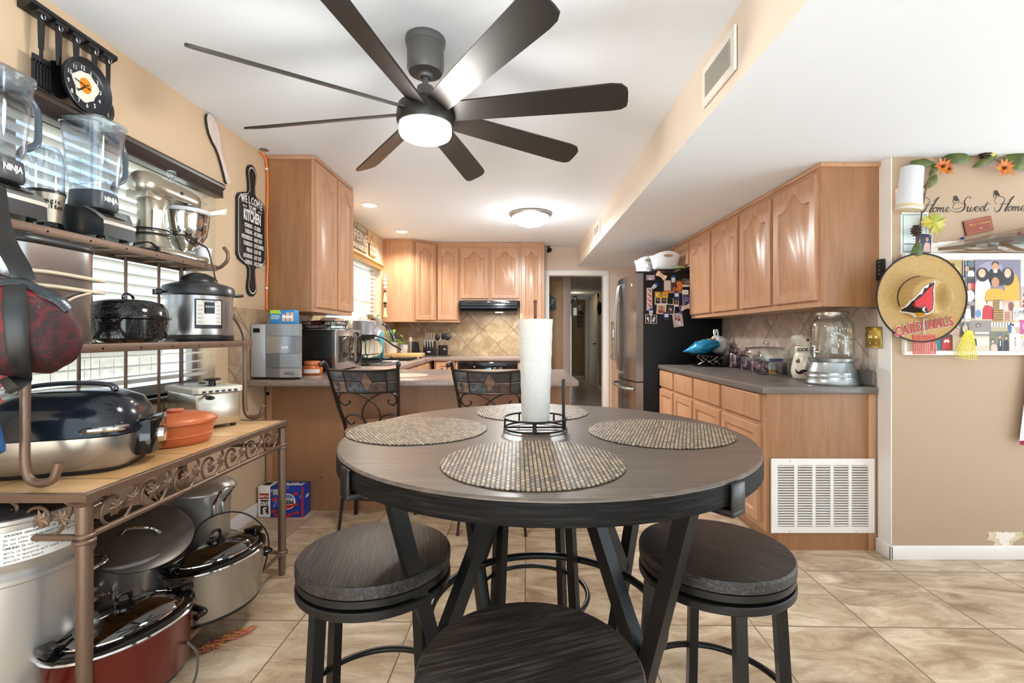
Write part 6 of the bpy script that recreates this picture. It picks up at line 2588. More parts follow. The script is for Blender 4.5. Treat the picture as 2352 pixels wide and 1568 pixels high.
 b.obj('spout', mat('slate_metal', '474d56', .2, .9), r, 40)
 b = B()
 b.tube([(.212, 0, .305), (.235, 0, .26), (.248, 0, .225)], [.017, .021, .022], 14)
 b.obj('spray_head', mat('slate_metal_b', '39424d', .25, .8), r, 40)
 b = B()
 b.tube([(0, -.02, .10), (0, -.05, .11), (0, -.09, .15)], [.012, .007, .006], 8)
 b.obj('lever', 'chrome', r, 40)
 # plants on a raised board
 r = thing('wooden_riser', 'pale wooden board on small feet behind the sink carrying two plants', 'board', (-1.41, 5.92, ZC))
 b = B()
 b.box(-.22, .235, -.12, .12, .022, .062, .003)
 b.obj('board', wood('pale_board', 'c89c60', 'd6ae74', 'e2bf8a', (1, 14, 14), .5), r, 30)
 for x in (-.18, .19):
  for y in (-.09, .09):
   b = B()
   b.cyl((x, y, 0), (x, y, .024), .014, n=12)
   b.obj('foot', 'white', r, 40)
 zb = ZC + .0625

 def leafy(r, specs, m='green'):
  b = B()
  st = B()
  for (x, y, z, az, el, L, W) in specs:
   d = V((math.cos(R(az)) * math.cos(R(el)), math.sin(R(az)) * math.cos(R(el)), math.sin(R(el))))
   s = d.cross(V((0, 0, 1))).normalized()
   u = s.cross(d).normalized()
   p = V((x, y, z))
   base = V((x * .3, y * .3, .10))
   st.tube(smoothpath([base, (base + p) / 2 + V((0, 0, .01)), p], 3), .0028, 5)
   rows = []
   for k in range(7):
    t = k / 6
    w_ = W * math.sin(PI * min(1, t * .93 + .05)) ** .8
    c = p + d * L * t + u * (-.35 * L * t * t)
    rows.append([c - s * w_ + u * w_ * .25, c, c + s * w_ + u * w_ * .25])
   b.loft(rows, False, False)
  st.obj('stems', solid('6f8a3c', .6), r, 40)
  b.obj('leaves', m, r, 40)
 r = thing('potted_plant', 'leafy green plant in a round cream pot on the wooden riser', 'plant', (-1.555, 5.90, zb))
 b = B()
 b.lathe([(0, 0), (.062, 0), (.07, .01), (.082, .125), (.086, .13), (.082, .134), (.076, .125), (0, .118)], 36)
 b.obj('pot', solid('e9e0d4', .35), r, 40)
 b = B()
 b.lathe([(0, .118), (.077, .12), (0, .125)], 24)
 b.obj('soil', solid('3a2c22', .95), r, 40)
 leafy(r, [(.01, -.02, .20, -20, 35, .13, .026), (.03, .01, .19, 10, 25, .14, .024), (-.02, 0, .21, 150, 50, .11, .026), (-.04, -.03, .19, 210, 30, .12, .024), (.0, .02, .22, 80, 60, .11, .024), (.02, -.03, .17, -60, 10, .11, .024), (.04, -.02, .17, -30, -5, .12, .02), (-.03, .02, .23, 120, 70, .10, .022), (.0, -.03, .22, -80, 60, .09, .024)])
 r = thing('potted_plant', 'small seedling with two curling leaves in a marbled cup on the wooden riser', 'plant', (-1.405, 5.88, zb))
 b = B()
 b.lathe([(0, 0), (.038, 0), (.042, .008), (.053, .105), (.05, .105), (.045, .09), (0, .088)], 32)
 b.obj('pot', mat('marbled', 'dcdcda', .2, var=(22, '9a9c9c')), r, 40)
 leafy(r, [(.0, 0, .15, 200, 5, .07, .02), (-.015, 0, .20, 150, 45, .06, .016), (.02, 0, .17, 0, 10, .08, .014), (-.01, -.01, .13, 230, -10, .06, .022)])
 # plant on the window sill
 r = thing('potted_plant', 'pale green trailing plant on the sink window sill', 'plant', (LX - .02, 5.86, 1.12))
 b = B()
 b.lathe([(0, 0), (.04, 0), (.05, .08), (.045, .08), (0, .07)], 24)
 b.obj('pot', solid('d8d0c4', .5), r, 40)
 leafy(r, [(.02, 0, .13, -60, 40, .07, .022), (.03, 0, .17, -20, 50, .07, .022), (.03, -.02, .22, 20, 30, .07, .024), (.02, .02, .26, 60, 50, .06, .022), (.03, -.01, .30, -40, 40, .06, .02)], mat('leaf_pale', '9cc46a', .5))
 # bottles, knives, utensils by the back wall
 r = thing('bottle', 'slim steel bottle with cork-coloured top beside the black bottle', 'bottle', (-1.405, 6.26, ZC))
 b = B()
 b.lathe([(0, 0), (.026, 0), (.027, .01), (.027, .2), (.0, .205)], 28)
 b.obj('bottle_body', 'ss', r, 40)
 b = B()
 b.lathe([(0, .2), (.022, .2), (.023, .255), (0, .258)], 24)
 b.obj('stopper', solid('b9a993', .6), r, 40)
 r = thing('knife_holder', 'slanted black holder behind the wooden riser next to the steel bottle', 'holder', (-1.34, 6.28, ZC))
 b = B()
 b.prism([(-.035, 0), (.05, 0), (.028, .2), (-.03, .2)], -.04, .04, fr((0, 0, 0), (1, 0, 0), (0, 0, 1)), .004)
 b.obj('holder_body', 'black', r, 30)
 b = B()
 b.tube([(.0, 0, .2), (-.002, 0, .245)], .006)
 b.tube([(.02, 0, .18), (.045, 0, .225)], .005)
 b.obj('tool_handle', 'brass', r, 40)
 b = B()
 b.box(-1.36, -.93, 6.28, 6.60, ZC, ZC + .010, .004)
 o = recentre(b.obj('counter_mat', solid('4b4744', .6)), (-1.14, 6.44, ZC))
 tag(o, 'flat dark mat under the knife block by the back wall', 'mat')
 zm = ZC + .0105
 r = thing('knife_block', 'black knife block with two rows of steel-handled knives', 'knife block', (-1.185, 6.43, zm))
 b = B()
 b.prism([(-.10, 0), (.075, 0), (.085, .10), (-.02, .19), (-.085, .17)], -.075, .075, fr((0, 0, 0), (0, -1, 0), (0, 0, 1)), .004)
 b.obj('block', 'black', r, 30)
 for row in range(2):
  for k in range(4 if row else 4):
   b = B()
   x = -.052 + k * .034
   p = V((x, -.065 + row * .085, .11 + row * .075))
   d = V((.05, -.42, .9))
   b.tube([p, p + d * .02, p + d * .08, p + d * (.11 + row * .02)], [.010, .012, .015, .012], 8, flat=.7)
   b.obj('knife_handle', mat('knife_steel', 'd5d3d1', .3, .6), r, 40)
 b = B()
 b.box(-.02, .02, -.0795 - .002, -.078, .045, .058)
 b.obj('label_plate', 'paper', r, 0)
 r = thing('utensil_crock', 'black square crock full of cooking utensils beside the knife block', 'utensil holder', (-1.008, 6.45, zm))
 b = B()
 b.lathe([(0, 0), (.058, 0), (.06, .006), (.06, .138), (.054, .138), (.054, .01), (0, .01)], 40, None, 1, 1, 6)
 b.obj('crock_body', 'black', r, 40)
 b = B()
 b.box(.012, .045, -.063, -.06, .082, .090)
 b.obj('label_plate', 'paper', r, 0)
 zz = zm
 for k, (dx, dy, h, kind, lab) in enumerate(((-.05, -.01, .24, 'ladle', 'black ladle leaning out of the crock toward the knives'), (.02, -.02, .26, 'turner', 'broad black turner standing in the crock'), (.06, .0, .25, 'fork', 'black pasta fork leaning out of the crock toward the oven'), (.0, .02, .25, 'spoon', 'black serving spoon at the back of the crock'), (.04, -.02, .24, 'steel', 'slim steel-handled spatula in the crock'))):
  r = thing('cooking_utensil', lab, 'utensil', (-1.008, 6.45, zz + .012), 0, 'utensils in the black crock')
  b = B()
  top = V((dx * 1.5, dy * 1.2, h - .04))
  b.cyl((dx * .2, dy * .2, 0), top, .0065, .005, 8)
  b.obj('handle', 'chrome', r, 40)
  b = B()
  if kind == 'turner':
   b.box(-.04, .04, -.004, .004, 0, .07, .003, T(*top))
  elif kind == 'fork':
   for a in range(8):
    q = top + V((.03 * math.cos(a * .8), .01 * math.sin(a * .8), .03 + .02 * math.sin(a * .8)))
    b.cyl(top + V((0, 0, .01)), q, .006, .004, 6)
  else:
   b.ball(top + V((0, 0, .03)), .034, .012, .042, 14)
  b.obj('head', 'black', r, 40)
 # plaque, lantern, sconce, frame, wreath in the hall
 r = thing('door_plaque', 'black scalloped plaque with white lettering on the hall door', 'plaque', (.50, 7.53, 1.69))
 b = B(FF(.50, 7.534, 1.70))
 b.prism([(-.13, -.10), (-.10, -.12), (.06, -.12), (.10, -.10), (.10, .06), (.06, .10), (.02, .11), (-.0, .15), (-.06, .15), (-.10, .10), (-.13, .06)], 0, .012, None, .002)
 b.obj('plaque_body', 'black', r, 30, True)
 b = B(FF(.50, 7.5213, 1.70))
 for n_, y in ((7, .045), (6, .01), (3, -.03)):
  b.strokes(.018 * n_, .024, n_, T(.01, y), n_)
 b.obj('lettering', 'paper', r, 0, True)
 x, y = .895, 7.52
 r = thing('lantern', 'thin black frame lantern with a white candle hanging at the hall corner', 'lantern', (x, y, 1.50))
 b = B()
 s, z0, z1, z2 = .055, 1.50, 1.69, 1.79
 for dx in (-s, s):
  for dy in (-s, s):
   b.bar((x + dx, y + dy, z0), (x + dx, y + dy, z1), .007, .007, (1, 0, 0))
   b.bar((x + dx, y + dy, z1), (x + dx * .4, y + dy * .4, z2), .007, .007, (1, 0, 0))
 b.box(x - s, x + s, y - s, y + s, z0 - .004, z0 + .004)
 b.box(x - .025, x + .025, y - .025, y + .025, z2, z2 + .025)
 b.obj('frame', 'bmetal', r, 30, True)
 b = B()
 b.lathe([(0, z0 + .004), (.033, z0 + .004), (.033, z0 + .125), (0, z0 + .125)], 24, T(x, y, 0))
 b.obj('candle', solid('f0ead6', .5), r, 40, True)
 r = thing('hall_sconce', 'dark wall sconce with pale cup shade at the end of the hall', 'wall lamp', (1.70, 13.0, 1.85))
 b = B()
 b.tube(smoothpath([(1.78, 13.01, 1.80), (1.74, 12.95, 1.76), (1.69, 12.92, 1.80), (1.68, 12.92, 1.86)], 4), .012, 8)
 b.obj('bracket', 'bmetal', r, 40, True)
 b = B()
 b.lathe([(.02, 1.86), (.05, 1.92), (.065, 2.0), (.06, 2.0), (.015, 1.87)], 20, T(1.68, 12.92, 0), caps=False)
 b.obj('shade', solid('cfc6a8', .5), r, 40, True)
 r = thing('picture_frame', 'narrow black frame with openings on the hall end wall', 'picture frame', (1.68, 13.01, 1.6))
 b = B()
 b.box(1.62, 1.635, 12.995, 13.015, 1.42, 1.82)
 b.box(1.715, 1.73, 12.995, 13.015, 1.42, 1.82)
 for z in (1.42, 1.55, 1.68, 1.80):
  b.box(1.62, 1.73, 12.995, 13.015, z, z + .02)
 b.obj('frame', 'bmetal', r, 0, True)
 r = thing('wreath', 'dark twig wreath hanging on the hall wall beside the lit door', 'wreath', (1.76, 10.35, 1.78))
 b = B()
 rr = random.Random(9)
 for k in range(90):
  a = rr.uniform(0, 2 * PI)
  q = rr.uniform(.07, .13)
  p = V((rr.uniform(-.02, .02), q * math.cos(a), q * math.sin(a)))
  e = p * rr.uniform(1.1, 1.5) + V((-.02, rr.uniform(-.05, .05), rr.uniform(-.05, .05)))
  b.cyl(p, e, .007, .002, 5)
 b.tube([(0, .10 * math.cos(2 * PI * i / 30), .10 * math.sin(2 * PI * i / 30)) for i in range(30)], .03, 8, closed=True)
 b.obj('twigs', solid('14140f', .8), r, 40)
 r = thing('wall_outlet', 'small white outlet plate on the wall tiles between doorway and fridge', 'outlet', (1.352, BY - .009, 1.22))
 b = B()
 b.box(-.03, .03, -.006, 0, -.055, .055, .002)
 b.obj('plate', 'white', r, 30)
 b = B()
 for z in (-.022, .022):
  b.box(-.014, .014, -.0075, -.005, z - .014, z + .014, .002)
 b.obj('socket', solid('d9d6d0', .4), r, 30)

sink_side()

# ================================================================ fridge and what is on it
FY = 4.668

def fridge():
 y0, y1, xb = FY, 5.56, 1.222
 r = thing('fridge', 'black stainless french-door fridge with photos and magnets on its side', 'fridge', (1.6, 5.1, 0))
 b = B()
 b.box(xb + .004, 1.985, y0, y1, .02, 1.805, .004)
 b.obj('fridge_body', mat('fridge_side_black', '0d0d0e', .45, Specular_IOR_Level=.25), r, 30, True)
 b = B()
 b.box(xb + .04, 1.95, y0 + .03, y1 - .03, 0, .03)
 b.obj('plinth', 'black', r, 0, True)
 sm = NT('black_stainless')
 f = sm.noise(sm.co((160, 160, 2)), 4, 3)
 sm.col('8f8c8a')
 sm.set(Metallic=.9, Roughness=.2)
 sm.bump(f, .03, .001)

 def front(t):
  return 1.152 - .052 * math.sin(PI * t)

 def bowed(name, t0, t1, z0, z1, m, bev=.006):
  b = B()
  n = 12
  pl = []
  for i in range(n + 1):
   t = t0 + (t1 - t0) * i / n
   pl.append((front(t), y0 + (y1 - y0) * t))
  pl += [(xb, y0 + (y1 - y0) * t1), (xb, y0 + (y1 - y0) * t0)]
  b.prism(pl, z0, z1)
  return b.obj(name, m, r, 30, True)
 q_left = bowed('left_door', .503, .998, .745, 1.80, sm.m)
 q_right = bowed('right_door', .002, .497, .745, 1.80, sm.m)
 q_drawer = bowed('freezer_drawer', .002, .998, .06, .735, sm.m)
 for t, nm in ((.46, 'door_handle'), (.54, 'door_handle')):
  b = B()
  yy = y0 + (y1 - y0) * t
  xf = front(t)
  pts = [(xf + .004, yy, .80), (xf - .03, yy, .83), (xf - .055, yy, 1.05), (xf - .062, yy, 1.25), (xf - .055, yy, 1.48), (xf - .03, yy, 1.70), (xf + .004, yy, 1.73)]
  b.tube(smoothpath(pts, 6), .014, 10, flat=.7)
  b.obj(nm, 'ss', q_right if t < .5 else q_left, 40, True)
 b = B()
 pts = []
 for i in range(17):
  t = .06 + .88 * i / 16
  d = .055 * min(1, min(i, 16 - i) / 2)
  pts.append((front(t) + .002 - d, y0 + (y1 - y0) * t, .665))
 b.tube(pts, .013, 10)
 b.obj('drawer_handle', 'ss', q_drawer, 40, True)
 for y in (y0 + .03, y1 - .09):
  b = B()
  b.box(xb - .06, xb + .14, y, y + .06, 1.80, 1.825, .006)
  b.obj('hinge_cover', 'black', r, 30, True)
 b = B()
 b.box(front(.12) - .002, front(.12) + .004, y0 + .095, y0 + .125, 1.685, 1.71)
 b.obj('energy_sticker', 'paper', r, 0, True)

fridge()

def photo(name, label, mx, w_, h, bg, figs, cat='photo', group=None, border=0, bcol='f2f0ec', t=.0012):
 """flat print: border, background and simple coloured shapes, one mesh"""
 cols = [bcol, bg]
 b = B(mx)
 b.box(-w_ / 2, w_ / 2, -h / 2, h / 2, 0, t * .6)
 b.mi = 1
 b.box(-w_ / 2 + border, w_ / 2 - border, -h / 2 + border, h / 2 - border, t * .55, t * .72)
 k = 0
 for f in figs:
  kind, c = f[0], f[1]
  if c not in cols:
   cols.append(c)
  b.mi = cols.index(c)
  z = t * (.78 + .05 * k)
  k += 1
  x, y = f[2] * w_ / 2, f[3] * h / 2
  if kind == 'o':
   b.disc((x, y), f[4] * w_ / 2, f[5] * h / 2, 16, MX.Translation((0, 0, z)), t * .04)
  elif kind == 'r':
   b.box(x - f[4] * w_ / 2, x + f[4] * w_ / 2, y - f[5] * h / 2, y + f[5] * h / 2, z, z + t * .04)
  elif kind == 'b':   # shoulders
   a, c_ = f[4] * w_ / 2, f[5] * h / 2
   b.prism([(x - a, y - c_), (x + a, y - c_), (x + a * .9, y + c_ * .4), (x + a * .55, y + c_), (x - a * .55, y + c_), (x - a * .9, y + c_ * .4)], z, z + t * .04)
 o = b.obj(name, [solid(c, .45) for c in cols], None, 0)
 p = mx.translation.copy()
 recentre(o, p)
 return tag(o, label, cat, group)

def head(x, y, s, hair='1c1614', skin='c99a7c', ar=1.0, long_=False):
 q = [('o', hair, x, y + s * .18 * ar, s * 1.12, s * 1.15 * ar)]
 if long_:
  q.append(('o', hair, x, y - s * .55 * ar, s * 1.25, s * 1.3 * ar))
 return q + [('o', skin, x, y - s * .08 * ar, s * .78, s * .95 * ar), ('r', 'f4ece6', x, y - s * .45 * ar, s * .3, s * .06 * ar)]

def fridge_side():
 K = FY / 1100
 Y = FY - .0012

 def at(px0, px1, py0, py1):
  x0, x1 = (px0 - 1190) * K, (px1 - 1190) * K
  z1, z0 = 1.2 + (769 - py0) * K, 1.2 + (769 - py1) * K
  return (x0 + x1) / 2, (z0 + z1) / 2, x1 - x0, z1 - z0
 G = 'photos and cards on the fridge side'
 lay = [0]

 def ph(box, label, bg, figs, rot=0, **k):
  x, z, w_, h = at(*box)
  lay[0] += 1
  m = FF(x, Y - .0011 * (k.pop('layer', 0)), z) @ MX.Rotation(R(rot), 4, 'Z')
  return photo(k.pop('name', 'snapshot'), label, m, w_, h, bg, figs, group=G, **k)
 ph((1484, 1504, 631, 643), 'small fridge photo of a black and white dog on lilac cloth', '9a8fae', [('o', 'f0d8d4', 0, -.2, .5, .75), ('o', '1c1a1c', -.15, 0, .16, .3), ('o', '1c1a1c', .2, 0, .16, .3), ('o', 'f6efe9', .02, -.1, .1, .4)])
 ph((1524.5, 1567, 644, 673), 'large orange and brown dog photo under a blue and white clip on the fridge', '5a3a28', [('r', 'cfc6c2', -.62, .2, .36, .8), ('o', 'c96a20', .65, .1, .4, .75), ('o', '2e1f1a', .15, .15, .3, .55), ('o', 'b0561a', .15, -.4, .18, .4), ('r', 'd9833a', .0, -.85, 1.0, .14)], layer=1)
 ph((1567, 1587.6, 639.5, 659), 'dim winter fridge photo with an orange spot next to the wall cabinet', '4a4542', [('r', 'd8d2cc', 0, -.7, .9, .25), ('o', 'b85a2a', -.2, .1, .2, .25), ('r', '8a8078', .4, .2, .35, .4)])
 ph((1567, 1581, 665.5, 676), 'plain white printed card on the fridge below the winter photo', 'e9e6e0', [('r', 'b8b2aa', 0, .3, .7, .06), ('r', 'b8b2aa', 0, 0, .7, .06), ('r', 'b8b2aa', -.1, -.3, .6, .06)], name='card', cat='card')
 ph((1485, 1498, 661, 712), 'tall strip of photo booth pictures on the fridge', 'd86a6c', [q for k in range(4) for q in [('r', 'ece4e0', 0, .78 - k * .46, .8, .19), ('o', '201a1a', -.2, .80 - k * .46, .35, .12), ('o', 'd6b09a', -.2, .76 - k * .46, .22, .09), ('o', '3a2222', .4, .74 - k * .46, .25, .11)]] + [('r', 'f2efec', 0, -.93, 1, .07)], border=.001)
 ph((1504, 1534, 670, 684), 'yellow novelty banknote on the fridge', 'd8ac1c', [('o', '2a2118', -.02, .1, .22, .85), ('o', 'c8966a', -.02, 0, .14, .55), ('o', 'f0d27a', -.7, 0, .16, .5), ('o', '6a5a1a', .6, 0, .1, .3)], name='banknote', cat='card', layer=1)
 ph((1504, 1532, 681, 699), 'pair of dark party snapshots hanging under the yellow banknote', 'f2efe9', [('r', '2a1612', -.5, .05, .40, .8), ('r', '301a16', .48, .05, .42, .8)] + head(-.6, .2, .14, ar=1.4) + head(-.35, .1, .14, ar=1.4) + head(.5, .1, .16, ar=1.4))
 ph((1545.6, 1558.7, 684, 703.7), 'narrow dark snapshot hanging under the blue cap magnet', 'efece6', [('r', '241a18', 0, .12, .82, .68)] + head(0, .25, .3, ar=.8) + [('b', '7a5a4a', 0, -.28, .5, .25)])
 ph((1567, 1588, 677, 703.7), 'purple backdrop portrait on the fridge beside the wall cabinet', '6a5a9a', [('o', '2a2550', -.6, .8, .25, .2), ('o', '2a2550', 0, .85, .25, .2), ('o', '2a2550', .6, .8, .25, .2), ('b', '1a1a28', 0, -.5, .35, .4)] + head(0, .05, .2, ar=.9), border=.001)
 ph((1508, 1529, 699, 721), 'white bordered snapshot of a woman in a light room on the fridge', 'c9a478', head(0, .15, .3, '3a2418') + [('b', 'a83c34', 0, -.45, .6, .35)], rot=-4, border=.006, layer=1)
 ph((1528, 1549, 698, 722), 'white bordered snapshot of a dark dance floor on the fridge', '1d1716', [('o', 'b06a5a', -.1, .1, .25, .2), ('o', 'd8c4b8', .2, -.05, .2, .25), ('r', '6a3a34', 0, -.5, .6, .15)], rot=-5, border=.006, layer=2)
 ph((1482, 1495, 722, 742), 'black and white snapshot at the bottom of the fridge photos nearest the doors', '14161a', [('o', 'e8e6e2', -.1, .1, .4, .4), ('o', 'b8b6b2', .2, -.4, .3, .3)], border=.004)
 ph((1495, 1508.6, 723, 743), 'black and white snapshot overlapping its twin at the bottom of the fridge photos', '1a1c20', [('o', 'f0eeea', .1, .2, .35, .35), ('o', 'e0deda', -.2, -.3, .4, .35)], border=.004, layer=1)
 ph((1545.7, 1568, 719, 750), 'tilted pink portrait of a couple standing lowest on the fridge', 'c4b2b4', [('b', 'a8424a', -.35, .2, .22, .3), ('b', '9a2c38', .25, .0, .25, .3), ('r', 'e4dcdc', -.3, -.35, .14, .35), ('r', 'efe9e9', .25, -.5, .2, .3)] + head(-.35, .65, .16, ar=.75) + head(.25, .42, .16, ar=.75), rot=8, border=.003)
 # magnets
 GM = 'magnets on the fridge side'

 def clip(px, py, rot, label):
  x, z, _, _ = at(px, px, py, py)
  r = thing('clip_magnet', label, 'magnet', (x, Y - .004, z), 0, GM)
  m = FF(x, Y - .004, z) @ MX.Rotation(R(rot), 4, 'Z')
  b = B(m)
  b.prism([(-.012, -.035), (.012, -.035), (.019, .006), (-.019, .006)], 0, .008, None, .001)
  b.obj('white_tail', 'paper', r, 30, True)
  b = B(m)
  b.prism([(.021 * math.cos(R(a)), .006 + .024 * math.sin(R(a))) for a in range(0, 181, 15)], 0, .010, None, .002)
  b.obj('blue_cap', solid('1c55b8', .35), r, 30, True)
  b = B(m @ MX.Translation((0, 0, .0082)))
  b.box(-.003, .003, -.028, -.004, 0, .0006)
  b.obj('print_mark', solid('24407c', .5), r, 0, True)
 clip(1545.7, 640, 0, 'blue and white clip magnet holding the orange dog photo')
 clip(1504, 656, -45, 'blue and white clip magnet tilted above the photo booth strip')
 clip(1494.5, 715, 0, 'blue and white clip magnet above the black and white snapshots')

 def bone(px, py, rot, label):
  x, z, _, _ = at(px, px, py, py)
  m = FF(x, Y - .002, z) @ MX.Rotation(R(rot), 4, 'Z')

  def shape(g):
   pts = []
   for cx, cy, a0, a1 in ((.038, .012, -20, 160), (-.038, .012, 20, 200), (-.038, -.012, 160, 340), (.038, -.012, 200, 380)):
    pts += [(cx + (.014 + g) * math.cos(R(a0 + (a1 - a0) * i / 8)), cy + (.014 + g) * math.sin(R(a0 + (a1 - a0) * i / 8))) for i in range(9)]
   return pts
  r = thing('bone_magnet', label, 'magnet', (x, Y - .002, z), 0, GM)
  b = B(m)
  b.prism(shape(.003), 0, .004)
  b.obj('orange_edge', solid('d88a44', .5), r, 0, True)
  b = B(m)
  b.prism(shape(-.001), .003, .006)
  b.obj('bone_face', solid('ecdcc4', .5), r, 0, True)
  b = B(m)
  b.box(-.025, .025, -.003, .004, .006, .0066)
  b.obj('print_mark', solid('9a8468', .6), r, 0, True)
 bone(1518.8, 633, -33, 'cream dog bone magnet near the top of the fridge')
 bone(1574, 705.4, 15, 'cream dog bone magnet below the purple portrait')

 def cap(px, py, label):
  x, z, _, _ = at(px, px, py, py)
  r = thing('cap_magnet', label, 'magnet', (x, Y - .003, z), 0, GM)
  m = FF(x, Y - .003, z)
  b = B(m)
  b.prism([(-.027, -.03), (.027, -.03), (.028, .01), (.022, .03), (.0, .036), (-.022, .03), (-.028, .01)], 0, .012, None, .003)
  b.obj('cap_front', solid('1d3c86', .5), r, 30, True)
  b = B(m)
  b.prism([(-.03, -.03), (.03, -.03), (.026, -.048), (-.026, -.048)], 0, .022, None, .004)
  b.obj('cap_brim', solid('262c3c', .5), r, 30, True)
  b = B(m)
  b.box(-.018, .018, -.018, .014, .012, .0128)
  b.obj('cap_patch', solid('dfe4ee', .5), r, 0, True)
 cap(1553, 677, 'dark blue cap-shaped magnet under the orange dog photo')
 cap(1529.5, 724, 'dark blue cap-shaped magnet below the white bordered snapshots')
 x, z, _, _ = at(1562, 1562, 709, 709)
 r = thing('clip_magnet', 'small purple clip magnet beside the lower dog bone', 'magnet', (x, Y - .004, z), 0, GM)
 b = B(FF(x, Y - .004, z))
 b.disc((0, .012), .014, .018, 16, None, .01)
 b.box(-.008, .008, -.03, .0, 0, .008, .002)
 b.disc((0, -.04), .012, .012, 16, None, .008)
 b.obj('clip_body', solid('6a4a9a', .4), r, 0, True)
 # on top of the fridge
 zt = 1.8258
 r = thing('glass_tray', 'wide wavy clear glass tray on top of the fridge', 'tray', (1.60, 4.95, zt))
 b = B()
 b.lathe([(0, .0), (.26, .0), (.33, .022), (.335, .026), (.33, .028), (.255, .008), (0, .008)], 56, None, 1, .72, 5)
 b.obj('tray_body', 'plastic', r, 40)

 def basket(x, y, sx, sy, h, label, zb, rz=0):
  r = thing('plastic_basket', label, 'basket', (x, y, zb), rz, 'white baskets on the fridge')
  b = B()
  n = 64
  rg = []
  L = [(.72, 0), (.75, .004), (.85, h * .5), (.97, h * .93)]
  for k, z in L:
   rg.append([(sx * k * math.cos(2 * PI * i / n), sy * k * math.sin(2 * PI * i / n), z) for i in range(n)])
  def lip(i):
   return h + .022 * math.cos(2 * 2 * PI * i / n + PI)
  rg.append([(sx * math.cos(2 * PI * i / n), sy * math.sin(2 * PI * i / n), lip(i)) for i in range(n)])
  rg.append([(sx * .97 * math.cos(2 * PI * i / n), sy * .97 * math.sin(2 * PI * i / n), lip(i) - .004) for i in range(n)])
  rg.append([(sx * .82 * math.cos(2 * PI * i / n), sy * .82 * math.sin(2 * PI * i / n), h * .5) for i in range(n)])
  rg.append([(sx * .7 * math.cos(2 * PI * i / n), sy * .7 * math.sin(2 * PI * i / n), .008) for i in range(n)])
  b.loft(rg)
  b.obj('basket_body', mat('basket_white', 'eceef0', .3, Subsurface_Weight=.1), r, 40)
  for s in (-1, 1):
   b = B()
   b.prism([(.045 * math.cos(R(a)) * (1 if abs(math.cos(R(a))) < .5 else 1.1), .015 * math.sin(R(a))) for a in range(0, 360, 20)], 0, .004, fr((0, s * sy * .955, h * .85), (-s, 0, 0), (0, s * .13, 1)))
   b.obj('hand_hole', solid('b89a7c', .6), r, 0)
 basket(1.49, 4.86, .155, .115, .155, 'white basket with hand hole on the fridge, nearest the wall cabinets', zt + .03)
 basket(1.40, 5.22, .135, .12, .165, 'white basket at the back of the fridge top, half hidden', zt + .03)
 r = thing('green_dish', 'shallow pale green dish lying on the glass tray', 'dish', (1.60, 4.745, zt + .02))
 b = B()
 b.lathe([(0, .012), (.05, .012), (.066, .03), (.069, .032), (.05, .018), (0, .016)], 32)
 b.obj('dish_body', solid('a8b87c', .4), r, 40)
 r = thing('plastic_wrap', 'crumpled clear plastic bag beside the baskets on the fridge', 'plastic bag', (1.78, 4.86, zt))
 b = B()
 rr = random.Random(21)
 rg = []
 for k in range(9):
  t = k / 8
  q = .115 * math.sin(PI * (.12 + .8 * t)) ** .7
  rg.append([(q * math.cos(2 * PI * i / 18) * (1 + rr.uniform(-.18, .18)) * .6, q * math.sin(2 * PI * i / 18) * (1 + rr.uniform(-.18, .18)), .0 + .20 * t + rr.uniform(-.008, .008) + (.0 if k else .012)) for i in range(18)])
 b.loft(rg)
 b.obj('bag_film', 'plastic', r, 0)
 r = thing('plastic_bag', 'small white plastic bag at the front corner of the fridge top', 'plastic bag', (1.29, 4.80, zt))
 b = B()
 rg = []
 for k in range(7):
  t = k / 6
  q = .05 * (1 - t) ** .8 + .006
  rg.append([(q * math.cos(2 * PI * i / 14) * (1 + rr.uniform(-.2, .2)), q * math.sin(2 * PI * i / 14) * (1 + rr.uniform(-.2, .2)), .09 * t) for i in range(14)])
 b.loft(rg)
 b.obj('bag_film', solid('eef0f2', .5), r, 0)

fridge_side()

# ================================================================ right-hand worktop
ZR = .9145

